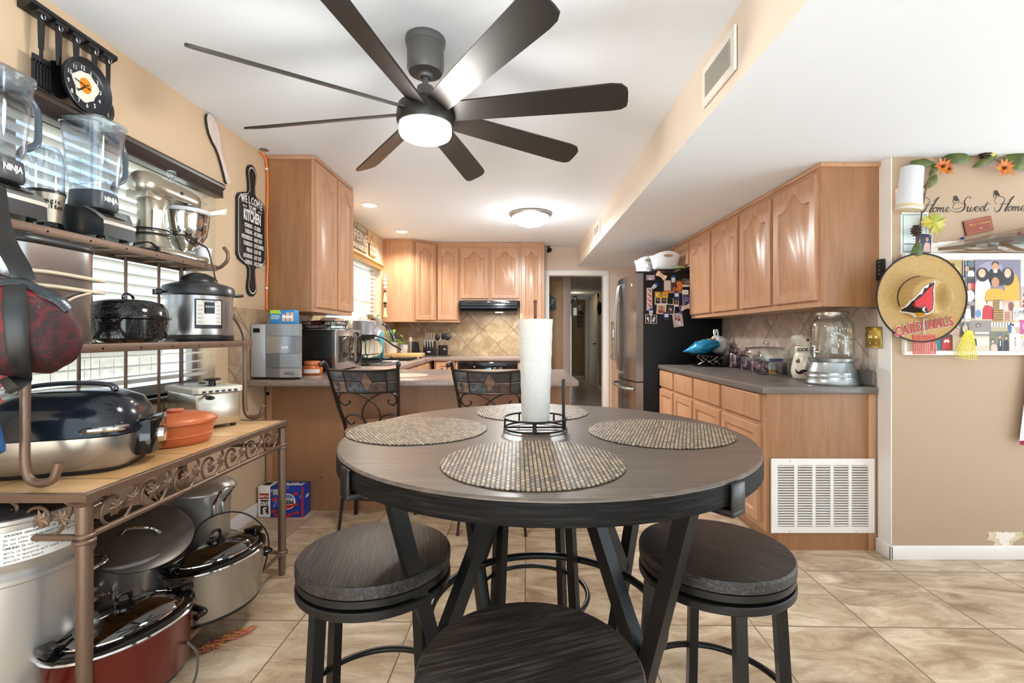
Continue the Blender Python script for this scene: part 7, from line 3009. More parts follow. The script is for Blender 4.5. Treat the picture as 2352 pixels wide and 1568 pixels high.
def right_counter():
 # galvanised tub stand and drink dispenser
 x, y = 1.832, 2.795
 r = thing('metal_tub', 'upturned galvanised metal tub on the grey worktop', 'tub', (x, y, ZR))
 b = B()
 b.lathe([(.13, 0), (.134, .001), (.136, .008), (.132, .012), (.128, .04), (.1285, .046), (.125, .05), (.123, .065), (.124, .072), (.12, .076), (.105, .128), (.118, .135), (.121, .150), (.118, .153), (.10, .150), (0, .148)], 64)
 b.obj('tub_body', 'galv', r, 40)
 b = B()
 b.tube([(.1325, 0, .012), (.121, 0, .076), (.106, 0, .128)], .0018, 6, mx=T(rz=R(-85)))
 b.obj('seam', solid('8a9094', .4, .8), r, 40)
 zd = ZR + .154
 r = thing('drink_dispenser', 'large clear glass drink dispenser with metal lid on the metal tub', 'drink dispenser', (x, y, zd))
 b = B()
 b.lathe([(0, 0), (.098, .0), (.108, .010), (.110, .03), (.110, .175), (.107, .198), (.092, .22), (.080, .228), (.078, .238), (.083, .244), (.083, .262), (.079, .262), (.077, .244), (.075, .234), (.088, .216), (.103, .196), (.106, .175), (.106, .03), (.095, .012), (0, .012)], 64)
 q_glass_jar = b.obj('glass_jar', 'glass', r, 40)
 b = B()
 b.lathe([(.0, .266), (.080, .266), (.086, .262), (.087, .245), (.085, .244), (.083, .262), (0, .262)], 48)
 b.obj('metal_lid', mat('lid_pewter', 'b3a99c', .3, .9), q_glass_jar, 40)
 b = B()
 a = R(-165)
 d = V((math.cos(a), math.sin(a), 0))
 p = V((0, 0, .035))
 b.cyl(p + d * .108, p + d * .135, .014, .012, 14)
 b.cyl(p + d * .13 + V((0, 0, .022)), p + d * .13 + V((0, 0, -.03)), .009, .008, 12)
 b.ball(p + d * .13 + V((0, 0, .030)), .011)
 b.obj('spigot', 'chrome', q_glass_jar, 40)
 b = B()
 for k in range(9):
  aa = R(-124 + k * 7)
  m = fr((.1106 * math.cos(aa), .1106 * math.sin(aa), .13 + .012 * math.sin(k * .8)), (-math.sin(aa), math.cos(aa), 0), (0, 0, 1))
  b.ball((0, 0, 0), .008, .012, .0025, 8, m)
 for k in range(16):
  aa = R(-120 + (k % 8) * 8)
  b.ball((0, 0, 0), .005, .009 + .003 * (k % 3), .002, 8, fr((.1106 * math.cos(aa), .1106 * math.sin(aa), (.165 if k < 8 else .095) + .006 * math.sin(k * 2.1)), (-math.sin(aa), math.cos(aa), 0), (0, 0, 1)))
 b.obj('embossing', glassy('emboss', 'eef2f2', .2, .1), q_glass_jar, 40)
 # cookie jar
 x, y = 1.868, 3.12
 r = thing('cookie_jar', 'cream ceramic chef face cookie jar with curled black moustache', 'cookie jar', (x, y, ZR), R(-12))
 b = B()
 b.lathe([(0, 0), (.062, 0), (.07, .006), (.08, .045), (.079, .07), (.068, .13), (.060, .165), (.056, .172), (0, .172)], 44)
 b.obj('jar_body', 'cream', r, 40)
 b = B()
 b.lathe([(.056, .170), (.059, .176), (.058, .205), (.052, .212), (0, .212)], 44)
 b.obj('collar_band', 'cream', r, 40)
 b = B()
 rg = []
 for z, k, dx in ((.21, .05, 0), (.225, .056, -.003), (.245, .066, -.008), (.258, .068, -.012), (.272, .055, -.012), (.284, .03, -.008), (.288, .005, -.004)):
  rg.append([(k * math.cos(2 * PI * i / 32) * 1.05 + dx, k * math.sin(2 * PI * i / 32), z + .012 * math.cos(2 * PI * i / 32 + PI) * (k / .068)) for i in range(32)])
 b.loft(rg)
 q_chef_hat_lid = b.obj('chef_hat_lid', 'cream', r, 50)

 def on(a, z, rr_):
  a = R(a)
  return fr((rr_ * math.cos(a), rr_ * math.sin(a), z), (-math.sin(a), math.cos(a), 0), (0, 0, 1))
 b = B()
 for a, z, q in ((-95, .254, .067), (-140, .26, .068), (-75, .234, .058)):
  b.ball((0, 0, 0), .011, .010, .003, 12, on(a, z, q))
 b.disc((-.012, 0), .012, .01, 14, T(0, 0, .288), .002)
 b.obj('red_spots', solid('7c2a2e', .3), q_chef_hat_lid, 40)
 b = B()
 for i, ch in enumerate('COOKIES'):
  b.text(ch, .03, on(-148 + i * 17, .19, .0595), sx=.75, bold=.0012, ext=.0008)
 b.obj('lettering', 'ink', r, 0)
 for s in (-1, 1):
  b = B()
  pts = []
  for (u, v) in ((0, .058), (10, .056), (20, .048), (30, .044), (39, .052), (42, .066)):
   a = R(-105 + s * u)
   pts.append((.083 * math.cos(a), .083 * math.sin(a), v))
  b.tube(smoothpath(pts, 4), [.005, .007, .008, .009, .010, .011, .0115, .0115, .011, .010, .009, .0085, .008, .007, .006, .005, .004, .0035, .003, .0025, .002], 8)
  b.obj('moustache', 'gloss', r, 40)
  b = B()
  mxe = on(-105 + s * 38, .118, .0725)
  b.tube([mxe @ V((p[0], p[1], .001)) for p in spiral(0, 0, .002, .015, 0, 800, 40)], .0017, 5)
  b.obj('spiral_eye', 'gloss', r, 40)
 b = B()
 b.ball((.078 * math.cos(R(-105)), .078 * math.sin(R(-105)), .088), .013, .015, .026, 14)
 b.obj('nose', 'cream', r, 40)
 b = B()
 b.ball((0, 0, 0), .010, .005, .003, 10, on(-105, .036, .0795))
 b.obj('mouth', solid('b83a34', .3), r, 40)
 # cake stand
 x, y = 1.80, 3.47
 r = thing('cake_stand', 'clear cut glass cake stand with a domed cover on the grey worktop', 'cake stand', (x, y, ZR))
 b = B()
 b.lathe([(0, 0), (.066, 0), (.07, .006), (.045, .02), (.030, .045), (.026, .07), (.034, .085), (.06, .094), (.168, .100), (.172, .104), (.172, .122), (.168, .122), (.165, .108), (0, .104)], 48)
 b.obj('stand', 'plastic', r, 40)
 b = B()
 b.lathe([(.150, .108), (.153, .11), (.150, .16), (.138, .182), (.115, .196), (.05, .202), (0, .203), (0, .200), (.05, .199), (.113, .193), (.136, .179), (.147, .16), (.149, .11)], 56)
 q_dome_cover = b.obj('dome_cover', 'glass', r, 40)
 b = B()
 b.lathe([(0, .202), (.014, .203), (.010, .215), (.020, .226), (.018, .238), (0, .244)], 20)
 b.obj('dome_knob', 'plastic', q_dome_cover, 40)
 b = B()
 n = 10
 b.loft([[(.1725 * math.cos(R(-112 + 30 * i / n)), .1725 * math.sin(R(-112 + 30 * i / n)), z) for i in range(n + 1)] for z in (.104, .122)], False, False)
 b.obj('blue_label', solid('1f2c5c', .4), r, 40)
 b = B()
 b.ball((-.03, .02, .115), .05, .05, .004)
 b.obj('cake_liner', 'plastic', r, 40)
 r = thing('serving_spoon', 'black spoon head resting on the rim of the cake stand', 'spoon', (x - .165, y + .01, ZR + .123))
 b = B(T(.0, .0, .008, rz=R(35)))
 b.ball((-.02, 0, .004), .03, .018, .007, 16)
 b.tube([(.005, 0, .004), (.06, 0, .001)], [.006, .004], 8)
 b.obj('spoon_body', 'gloss', r, 40)
 # salt cup behind the stand
 r = thing('spice_jar', 'small white jar with orange contents behind the cake stand foot', 'jar', (1.905, 3.58, ZR))
 b = B()
 b.lathe([(0, 0), (.028, 0), (.029, .03), (0, .03)], 20)
 b.obj('orange_fill', solid('e0902c', .4), r, 40)
 b = B()
 b.lathe([(.0295, .028), (.03, .07), (.022, .078), (0, .08)], 20)
 b.obj('white_top', 'paper', r, 40)
 # purple glass jars
 for k, (x, y, q, h, lab, cand) in enumerate(((1.905, 4.20, .058, .15, 'pale purple glass jar nearest the fridge, tallest of three', 'b8b0c8'), (1.90, 3.99, .052, .135, 'pale purple glass jar in the middle of three', 'c8b4c0'), (1.885, 3.75, .066, .105, 'wide pale purple glass jar with red candies behind the cake stand', 'd0304a'))):
  r = thing('glass_jar', lab, 'jar', (x, y, ZR), 0, 'pale purple glass jars on the grey worktop')
  b = B()
  pr = [(0, 0), (q * .92, 0), (q, .01), (q, h * .72), (q * .9, h * .86), (q * .72, h * .92), (q * .72, h), (q * .76, h + .004)]
  b.lathe(pr + [(q * .68, h + .004), (q * .68, h * .9), (q * .86, h * .84), (q * .95, h * .7), (q * .95, .014), (0, .012)], 40)
  b.obj('jar_body', 'purple', r, 40)
  b = B()
  b.lathe([(0, h + .005), (q * .78, h + .005), (q * .78, h + .014), (q * .5, h + .022), (.008, h + .026), (.007, h + .032), (.014, h + .042), (.009, h + .052), (0, h + .054)], 28)
  b.obj('jar_lid', 'purple', r, 40)
  rr = random.Random(k)
  b = B()
  for i in range(14):
   a, d = rr.uniform(0, 2 * PI), rr.uniform(0, q * .7)
   b.ball((d * math.cos(a), d * math.sin(a), .024 + rr.uniform(0, .02)), .011, .011, .009, 8)
  b.obj('candies', solid(cand, .3), r, 40)['kind'] = 'stuff'
 # fruit stand with bags
 x, y = 1.775, 4.44
 r = thing('wire_fruit_stand', 'dark tray and glass plate joined by crossed steel wires near the fridge', 'fruit stand', (x, y, ZR))
 b = B()
 b.lathe([(0, 0), (.15, 0), (.165, .012), (.16, .014), (.0, .008)], 44)
 b.obj('base_tray', solid('1c2226', .2), r, 40)
 b = B()
 for k in range(8):
  a = 2 * PI * k / 8
  b.tube(smoothpath([(.10 * math.cos(a), .10 * math.sin(a), .014), (.075 * math.cos(a + .5), .075 * math.sin(a + .5), .045), (.115 * math.cos(a + 1.1), .115 * math.sin(a + 1.1), .085)], 5), .003, 6)
  b.tube(smoothpath([(.10 * math.cos(a), .10 * math.sin(a), .014), (.075 * math.cos(a - .5), .075 * math.sin(a - .5), .045), (.115 * math.cos(a - 1.1), .115 * math.sin(a - 1.1), .085)], 5), .003, 6)
 b.obj('crossed_wires', 'chrome', r, 40)
 b = B()
 b.lathe([(0, .084), (.12, .084), (.165, .098), (.163, .102), (.12, .09), (0, .09)], 44)
 b.obj('glass_plate', 'lidglass', r, 40)
 b = B()
 b.tube([(-.19, -.02, .10), (.0, -.05, .16), (.21, -.04, .215)], .003, 6)
 b.obj('wire_handle', 'chrome', r, 40)
 rr = random.Random(8)

 def bag(label, c, m, L, W, Hh, name='bag', tip=.25, dots=None):
  r = thing(name, label, 'bag', c)
  b = B()
  rg = []
  n = 22
  for k in range(15):
   t = k / 14
   q = (math.sin(PI * (.08 + .84 * t)) ** .6) * (tip + (1 - tip) * min(1, t * 2.2))
   rg.append([(L * (t - .5), W * q * math.cos(2 * PI * i / n) * (1 + rr.uniform(-.10, .10)), Hh * (.55 + .5 * q * math.sin(2 * PI * i / n) * (1 + rr.uniform(-.14, .14)))) for i in range(n)])
  b.loft(rg, mx=m)
  b.obj('bag_film', dots[0] if dots else 'paper', r, 25)
  return r
 bm_ = mat('chip_bag_blue', '2f9ac8', .2, .25, var=(9, '1c78a8'))
 r = bag('crumpled blue snack bag lying on the wire fruit stand', (x - .085, y - .05, ZR + .10), T(rz=R(-10), ry=R(-14)), .32, .085, .13, 'snack_bag', .15, (bm_,))
 b = B()
 for k in range(9):
  a, u = rr.uniform(.7, 2.2), rr.uniform(-.05, .12)
  b.ball((u, -.078 * math.cos(a), .07 + .06 * math.sin(a) + u * .25), .014, .006, .012, 8)
 b.obj('orange_print', solid('d8a04a', .4), r, 40)
 r = bag('knotted white plastic bag on the wire fruit stand beside the blue bag', (x + .085, y + .02, ZR + .10), T(rz=R(20), ry=R(-4)), .21, .085, .17, 'plastic_bag', .6, (mat('bag_white', 'e4e4e2', .4, Transmission_Weight=.15),))
 b = B()
 for s in (-1, 1):
  b.tube(smoothpath([(-.02, 0, .15), (-.03 + s * .01, .01 * s, .20), (-.02 + s * .012, 0, .235), (.0, 0, .20), (.0, 0, .15)], 4), .009, 8, flat=.4)
 b.obj('bag_knot', solid('e4e4e2', .4), r, 40)
 # switch plate
 y0, y1, z0, z1, xs = 2.622, 2.74, 1.128, 1.245, RX - .0105
 r = thing('switch_plate', 'brass double light switch plate on the right splashback', 'switch', (xs, (y0 + y1) / 2, (z0 + z1) / 2))
 b = B()
 b.box(xs - .006, xs, y0, y1, z0, z1, .003)
 b.obj('plate', 'brass', r, 30, True)
 for y in (y0 + .036, y1 - .036):
  b = B()
  b.box(xs - .016, xs - .004, y - .005, y + .005, 1.18, 1.20, .002)
  b.obj('toggle', 'chrome', r, 30, True)
  for z in (1.153, 1.22):
   b = B()
   b.ball((xs - .006, y, z), .002, .0045, .0045, 8)
   b.obj('screw', 'chrome', r, 30, True)
 # remote in a holder on the wall end
 r = thing('remote_control', 'black remote control mounted on the white wall end beside the hat', 'remote control', (RX - .012, 2.628, 1.55))
 b = B()
 b.box(RX - .022, RX - .005, 2.600, 2.655, 1.50, 1.615, .006)
 b.obj('remote_body', 'black', r, 30, True)
 for k in range(4):
  b = B()
  b.cbox((RX - .0225, 2.628, 1.60 - k * .022), (.003, .016, .008), .001)
  b.obj('button', solid('5a5a5c', .5), r, 30, True)
 # gap fillers on the worktop: tall glass behind
 b = B()
 b.lathe([(0, 0), (.03, 0), (.034, .10), (.031, .10), (.028, .006), (0, .006)], 28)
 o = b.obj('glass_tumbler', 'glass')
 o.location = (1.925, 3.36, ZR)
 tag(o, 'clear glass tumbler behind the cookie jar against the splashback', 'glass')

right_counter()

# ================================================================ the wall with the hat
def hat_wall():
 K = HY / 1100
 W = HY - .002

 def X(px):
  return (px - 1190) * K

 def Z(py):
  return 1.2 + (769 - py) * K
 # photo board
 x0, x1, z0, z1 = X(2070), 2.86, Z(815), Z(583)
 r = thing('photo_board', 'white ledged photo board covered with family pictures', 'board', ((x0 + x1) / 2, W, z0))
 b = B()
 b.box(x0, x1, W - .012, W, z0, z1)
 b.obj('backing_board', solid('d8c4a8', .8), r, 0, True)
 b = B()
 b.box(x0 - .002, x1, W - .030, W - .0, z1 - .034, z1, .004)
 b.obj('top_ledge', 'white', r, 30, True)
 b = B()
 b.box(x0 - .002, x1, W - .024, W - .0, z0, z0 + .022, .004)
 b.obj('bottom_ledge', 'white', r, 30, True)
 b = B()
 b.box(x0 - .001, x0 + .012, W - .022, W - .001, z0 + .022, z1 - .034)
 b.obj('side_rail', 'white', r, 30, True)
 G = 'family pictures on the white board'

 def ph(box, label, bg, figs, layer=0, rot=0, **k):
  px0, py0, px1, py1 = [v / 5.227 for v in box]
  xa, xb, za, zb = X(2000 + px0), X(2000 + px1), Z(560 + py1), Z(560 + py0)
  m = FF((xa + xb) / 2, W - .0125 - .0011 * layer, (za + zb) / 2) @ MX.Rotation(R(rot), 4, 'Z')
  photo('photograph', label, m, xb - xa, zb - za, bg, figs, group=G, **k)
 ph((1215, 195, 1760, 670), 'large studio portrait of four dark-haired people before a purple backdrop', '7c7488',
  [('o', '9a92a4', -.3, .6, .5, .3), ('b', '15131a', -.12, .12, .36, .42), ('b', 'e8dedc', -.66, -.45, .36, .55), ('b', 'd09a24', .62, -.4, .34, .65), ('o', '201813', -.68, .25, .29, .36), ('o', '201813', .42, .15, .29, .46), ('o', '1a1512', -.12, .76, .17, .16)]
  + [('o', 'd8a88a', -.70, .32, .16, .22), ('o', 'c08a66', -.12, .62, .15, .23), ('o', 'd8a88a', .42, .32, .15, .24), ('b', 'c99a28', -.12, -.75, .48, .3), ('o', '1a1512', -.12, -.0, .26, .27), ('o', 'b57e5a', -.12, -.14, .17, .26), ('r', 'f4ece6', -.12, .52, .07, .02), ('r', 'f4ece6', -.70, .22, .06, .02), ('r', 'f4ece6', .42, .22, .06, .02), ('r', 'f2f0f0', -.12, .40, .08, .06)], layer=2)
 ph((890, 205, 1062, 420), 'tan toned picture peeking out at the top of the hat brim', 'b89a5c', [('o', 'd8bc84', .2, -.2, .5, .5), ('r', '5a4a30', -.4, .4, .4, .3)])
 ph((1060, 205, 1230, 412), 'picture of a baby in white lying on dark cloth', '2c2a2e', [('o', '5a6a6c', .4, .6, .6, .4), ('b', 'dfe4e8', .3, -.5, .5, .35), ('o', '20160f', -.35, .25, .34, .34), ('o', 'b98458', -.25, .05, .3, .32)])
 ph((1100, 415, 1220, 695), 'picture of a newborn wrapped in white with a red cap', '3a2c2a', [('o', 'c8202c', .5, .3, .5, .3), ('o', 'f0dcd4', 0, -.5, .9, .5), ('o', 'c89078', -.1, .3, .4, .3)])
 ph((1055, 700, 1320, 905), 'wedding couple picture beside the hat brim', '8c8488', [('o', '504850', .6, 0, .35, .6), ('o', 'c8b0b8', .65, .1, .16, .3), ('b', 'efece8', -.4, -.35, .28, .6), ('r', '16161a', .02, -.1, .16, .7), ('o', '2a1c18', -.4, .55, .1, .2), ('o', 'c89a80', -.4, .48, .08, .15), ('o', 'c09070', .02, .72, .08, .15), ('r', '16161a', -.82, -.4, .1, .45)])
 ph((1220, 570, 1450, 905), 'picture of a person with glasses and a red top', 'd8c8b4', [('b', 'b81c28', .3, -.5, .6, .5), ('o', '3a2a2c', .5, .35, .42, .36), ('o', 'e2b8a4', .55, .25, .34, .32), ('r', '20181c', .45, .34, .3, .04), ('o', '6a84b0', -.7, -.6, .3, .3)], layer=1)
 ph((1430, 670, 1545, 930), 'gold striped patterned picture in the middle of the board', 'a8843c', [('r', '6a4c1c', 0, .9 - k * .22, 1, .05) for k in range(9)] + [('b', 'e8e4de', .6, .5, .35, .4)], layer=3)
 ph((1545, 672, 1690, 935), 'pinkish outdoor picture below the large studio portrait', 'c09a86', [('o', '7a4a3c', .4, .4, .5, .4), ('r', 'a87464', -.2, -.5, .4, .4), ('o', 'd8b8a4', -.4, .3, .4, .4)])
 ph((1668, 770, 1920, 910), 'black and white family group picture on the board', 'b8b4b0', [('o', '3a3634', -.3, .1, .14, .35), ('o', 'd8d4d0', -.3, 0, .1, .28), ('o', '2a2624', .1, .3, .2, .4), ('o', 'e0dcd8', .1, .2, .12, .3), ('o', '2a2624', .5, .1, .2, .4), ('o', 'd8d4d0', .5, .05, .12, .28), ('b', 'f0eeea', 0, -.7, .7, .3), ('r', 'c83a34', -.85, .1, .1, .06)], border=.004, layer=2)
 ph((1760, 515, 1950, 770), 'picture of a small child in a striped red shirt at the edge of the board', 'b4a494', [('b', 'a02430', -.4, -.6, .4, .35), ('r', 'e4d8d0', -.4, -.6, .38, .05), ('o', '2a1a14', -.45, .1, .28, .28), ('o', 'e0b49c', -.45, 0, .24, .24)], layer=1)
 ph((1760, 215, 1960, 510), 'cream card with a line drawing at the top corner of the board', 'e6dcca', [('r', '4a4440', -.4, .3, .3, .02), ('o', 'd4c8b4', .2, -.1, .4, .4), ('r', '4a4440', -.4, -.3, .25, .02)], cat='card')
 ph((690, 1130, 810, 1275), 'picture with a cream gown before a teal background under the hat', '1c6a74', [('b', 'd8c0a0', -.2, -.3, .4, .6), ('o', '2a1c18', -.1, .6, .2, .2), ('o', 'c89a80', -.1, .55, .14, .16)])
 ph((810, 1085, 950, 1275), 'picture of a red shirt with a white motorcycle print', '5a2c28', [('b', 'b82a24', 0, -.2, .8, .7), ('o', 'f0ece8', -.3, .1, .18, .14), ('o', 'f0ece8', .25, .1, .18, .14), ('r', 'f0ece8', 0, .2, .3, .1)], layer=1)
 ph((930, 985, 1030, 1095), 'small picture of a sleeping baby beside the yellow swatter', 'c8b4a4', [('o', '4a342c', 0, .3, .6, .5), ('o', 'd8a890', .05, .1, .5, .5)], layer=2)
 ph((1030, 935, 1155, 1115), 'portrait of a smiling dark-haired woman above the yellow swatter', '6a6a58', [('o', '1c1412', 0, -.1, .75, .95), ('o', 'd8ac94', .05, .1, .5, .55), ('r', 'f0e8e4', .05, -.2, .2, .04)], layer=2)
 ph((1170, 920, 1410, 1105), 'glossy grey poster picture with a glare streak', '8a8078', [('o', '5c544e', -.3, .4, .3, .3), ('o', 'b8a898', -.3, .35, .12, .12), ('r', 'e8e2d8', .1, -.6, .7, .1)], layer=1)
 ph((1190, 1110, 1395, 1285), 'pale picture of a wall with a dark pennant', 'c4b8a4', [('b', '1c1a1c', -.75, .2, .25, .5), ('r', 'd4cab8', .2, .3, .7, .5)])
 ph((1410, 935, 1750, 1075), 'picture of a couple kissing by a white fence', 'b09c7c', [('r', 'e8e4dc', 0, .5, 1, .4)] + [('r', '8a8478', -.85 + .2 * i, .5, .05, .4) for i in range(7)] + [('b', '3a5a80', .3, -.2, .14, .7), ('b', 'e8e0da', .55, -.4, .14, .5), ('o', '241a16', .38, .6, .08, .22), ('o', '2a1a14', .52, .45, .08, .22)], layer=1)
 ph((1395, 1050, 1625, 1285), 'picture of four people in party clothes under the kissing couple', '6a6c54', [('b', '18181c', .05, -.5, .25, .7), ('r', 'e8e4e0', .05, -.2, .05, .3), ('b', '141418', .65, -.45, .3, .7), ('b', 'd8b0a0', -.6, -.7, .35, .4), ('o', '3a4a80', .0, .62, .2, .18), ('o', 'b88464', .0, .42, .15, .2), ('o', '1a1512', .65, .42, .17, .2), ('o', 'b88464', .65, .3, .14, .2), ('o', '2a1c16', -.75, .05, .18, .2), ('o', 'd0a088', -.75, -.02, .13, .17)], layer=2)
 ph((1625, 1075, 1755, 1285), 'pale picture of a small child standing in a patterned outfit', 'd0c8c0', [('b', 'c08a8c', .1, -.05, .16, .35), ('o', '6a4a3c', .1, .45, .12, .12), ('r', 'c8a898', .1, -.6, .08, .2)], layer=1)
 ph((1750, 915, 1950, 1080), 'magenta tinted picture at the edge of the board', 'b0447c', [('o', 'd888b0', -.4, .1, .3, .5), ('o', '7a2450', .3, .2, .4, .5)], layer=1)
 ph((1755, 1085, 1950, 1290), 'picture of a child in a dark red dress with a yellow balloon', 'c4bcb4', [('b', '6a1c2c', -.3, .05, .25, .4), ('o', '2a1c18', -.35, .55, .14, .16), ('o', 'd0a088', -.35, .5, .1, .13), ('o', 'e8c020', -.8, .75, .15, .12), ('r', '20181c', -.3, -.6, .12, .2)], layer=0)
 # straw hat
 cx, cz = (2113 - 1190) * 2.531 / 1100, 1.2 + (769 - 684) * 2.531 / 1100
 r = thing('straw_hat', 'wide round straw hat with red bird emblem and red CARDINALS lettering', 'hat', (cx, W - .03, cz))
 n = 72
 mx = FF(cx, W - .035, cz)

 def surf(ax, ay):
  """height of the hat over local x,y (rim plane 0)"""
  dx, dy = ax - .006, ay - .002
  q = math.sqrt((dx / .122) ** 2 + (dy / .105) ** 2)
  crown = .088 * (1 - min(1, max(0, (q - .84) / .27)) ** 1.5) - .012 * q * q if q < 1.11 else 0
  crown = max(0, crown)
  dent = .04 * math.exp(-((dx - .045) / .028) ** 2 - (dy / .07) ** 2)
  rr_ = math.hypot(ax, ay) / .24
  return crown - dent + .018 * rr_ ** 3 - .006
 b = B(mx)
 rg = []
 for k in range(42):
  f = k / 41
  ring = []
  for i in range(n):
   a = 2 * PI * i / n
   # rings slide from the crown centre to the rim centre
   c0 = .006 * (1 - f)
   rx_, ry_ = .237 * f, .232 * f
   x_, y_ = c0 + rx_ * math.cos(a), .002 * (1 - f) + ry_ * math.sin(a)
   ring.append((x_, y_, surf(x_, y_)))
  rg.append(ring)
 b.loft(rg, False)
 b.loft([[(p[0], p[1], p[2] - .004) for p in q] for q in rg], False)
 b.obj('straw_body', 'straw', r, 60, True)
 b = B(mx)
 b.tube([V((p[0], p[1], p[2])) for p in rg[-1]], .0045, 8, closed=True)
 b.obj('edge_binding', solid('2c2420', .7), r, 60, True)
 b = B(mx)
 pts = []
 for i in range(14):
  a = R(95 + 110 * i / 13)
  x_, y_ = .006 + .13 * math.cos(a), .002 + .112 * math.sin(a)
  pts.append((x_, y_, surf(x_, y_) + .004))
 b.tube(pts, .003, 6)
 b.obj('hat_cord', solid('2c2420', .7), r, 60, True)

 def emb(pl, lift, name, c):
  # fine cells that follow the straw, trimmed to the outline
  xs, ys = [p[0] for p in pl], [p[1] for p in pl]
  st = .0014
  nx, ny = int((max(xs) - min(xs)) / st) + 1, int((max(ys) - min(ys)) / st) + 1

  def inside(x, y):
   r_, j = False, len(pl) - 1
   for i in range(len(pl)):
    (xi, yi), (xj, yj) = pl[i], pl[j]
    if (yi > y) != (yj > y) and x < (xj - xi) * (y - yi) / (yj - yi) + xi:
     r_ = not r_
    j = i
   return r_
  idx, vs, fs = {}, [], []

  def vert(i, k):
   if (i, k) not in idx:
    x, y = min(xs) + i * st, min(ys) + k * st
    idx[(i, k)] = len(vs)
    vs.append((x, y, surf(x, y) + lift))
   return idx[(i, k)]
  for i in range(nx):
   for k in range(ny):
    if inside(min(xs) + (i + .5) * st, min(ys) + (k + .5) * st):
     fs.append((vert(i, k), vert(i + 1, k), vert(i + 1, k + 1), vert(i, k + 1)))
  b = B(mx)
  b.add(vs, fs)
  b.obj(name, solid(c, .6), r, 60, True)

 def loc(px, py):  # pixel of the hat close-up to hat coordinates
  x, y = 0, 0
  for _ in range(6 if py > 900 else 1):
   d = W - .035 - (surf(x, y) if py > 900 else .072)
   x, y = (2000 + px / 5.227 - 1190) * d / 1100 - cx, 1.2 + (769 - 560 - py / 5.227) * d / 1100 - cz
  return x, y

 def P(*q):
  # subdivide the outline so that it follows the crown
  pts = [loc(*p) for p in q]
  out = []
  for i in range(len(pts)):
   a, c = pts[i], pts[(i + 1) % len(pts)]
   for k in range(3):
    out.append((a[0] + (c[0] - a[0]) * k / 3, a[1] + (c[1] - a[1]) * k / 3))
  return out
 emb(P((770, 440), (740, 560), (745, 690), (740, 800), (700, 830), (690, 870), (650, 880), (560, 830), (485, 805), (490, 680), (560, 600), (620, 520)), .0020, 'emblem_outline', 'efece8')
 emb(P((755, 460), (728, 560), (735, 690), (728, 795), (680, 830), (570, 822), (495, 795), (500, 685), (560, 615), (600, 600), (625, 530), (665, 530), (690, 480)), .0032, 'emblem_black', '1b1a1c')
 emb(P((735, 490), (712, 570), (722, 690), (715, 790), (670, 815), (655, 780), (640, 735), (600, 760), (545, 765), (515, 735), (518, 690), (580, 640), (625, 590), (660, 550)), .0044, 'emblem_red', 'c02028')
 emb(P((640, 745), (600, 775), (610, 805), (645, 820), (625, 790)), .0056, 'emblem_white', 'efece8')
 emb(P((575, 822), (630, 825), (680, 848), (655, 872), (615, 850)), .0046, 'emblem_beak', 'd9a014')
 emb(P((532, 722), (548, 722), (548, 740), (532, 740)), .006, 'emblem_eye', '8a8078')
 for name, c, bold, lift in (('letter_outline', 'efece8', .0038, .004), ('lettering', 'a81e22', .0018, .0062)):
  b = B()
  for i, ch in enumerate('CARDINALS'):
   t = (0, .135, .27, .405, .515, .63, .765, .885, 1)[i] * 2 - 1
   px = 632 + t * 315
   py = 985 - t * 62 - 18 * (1 - t * t) * .5 + 10
   x_, y_ = loc(px, py)
   m = mx @ MX.Translation((x_, y_, surf(x_, y_) + lift)) @ MX.Rotation(R(9 + t * 5), 4, 'Z')
   b.text(ch, .070, m, sx=.72, bold=bold, ext=.0012)
  b.obj(name, solid(c, .6), r, 0, True)
 # hook the hat hangs from
 b = B()
 b.lathe([(0, 0), (.012, 0), (.010, .02), (0, .022)], 14, FF(X(2106), W, Z(580)))
 o = recentre(b.obj('wall_hook', 'dark'), (X(2106), W, Z(580)))
 tag(o, 'small dark wall knob just above the straw hat', 'hook')
 # fly swatters
 for nm, lab, px, py0, py1, c, w_, tilt in (('fly_swatter', 'yellow plastic fly swatter with twisted wire handle hanging on the photo board', 2203, 762, 824, 'e2cf1e', .12, -6), ('fly_swatter', 'red plastic fly swatter showing below the straw hat', 2106, 770, 811, 'd8504c', .115, 0)):
  r = thing(nm, lab, 'fly swatter', (X(px), W - .028, Z(py0)), 0, 'fly swatters on the photo board')
  m = FF(X(px), W - .045, Z((py0 + py1) / 2)) @ MX.Rotation(R(tilt), 4, 'Z')
  h = (py1 - py0) * K
  sm = solid(c, .4)
  b = B(m)
  nb = 11
  y = c == 'e2cf1e'
  for k in range(nb):
   u = -1 + 2 * k / (nb - 1)
   top = .35 if y else .95
   b.bar((u * w_ / 2 * top, h / 2 - .004, 0), (u * w_ / 2, -h / 2 + (.02 * abs(u) if y else .002), .004 * math.sin(k)), .0032, .002, (0, 0, 1))
  for k in range(12):
   v = -.5 + k / 11
   ww = w_ * ((.35 + (.65) * (.5 - v)) if y else 1)
   b.bar((-ww / 2, v * h * .94, .001), (ww / 2, v * h * .94, .001), .0022, .0016, (0, 0, 1))
  b.obj('mesh_paddle', sm, r, 0, True)
  b = B(m)
  if y:
   b.prism([(-.02, h / 2 - .012), (.02, h / 2 - .012), (.014, h / 2 + .008), (-.014, h / 2 + .008)], -.002, .004)
  else:
   b.tube([(-w_ / 2, h / 2, 0), (-w_ / 2, -h / 2, 0), (w_ / 2, -h / 2, 0), (w_ / 2, h / 2, 0)], .003, 6, closed=True)
  b.obj('paddle_rim', sm, r, 0, True)
  b = B()
  zt = Z(599) if y else Z(690)
  xx = X(2199) if y else X(px)
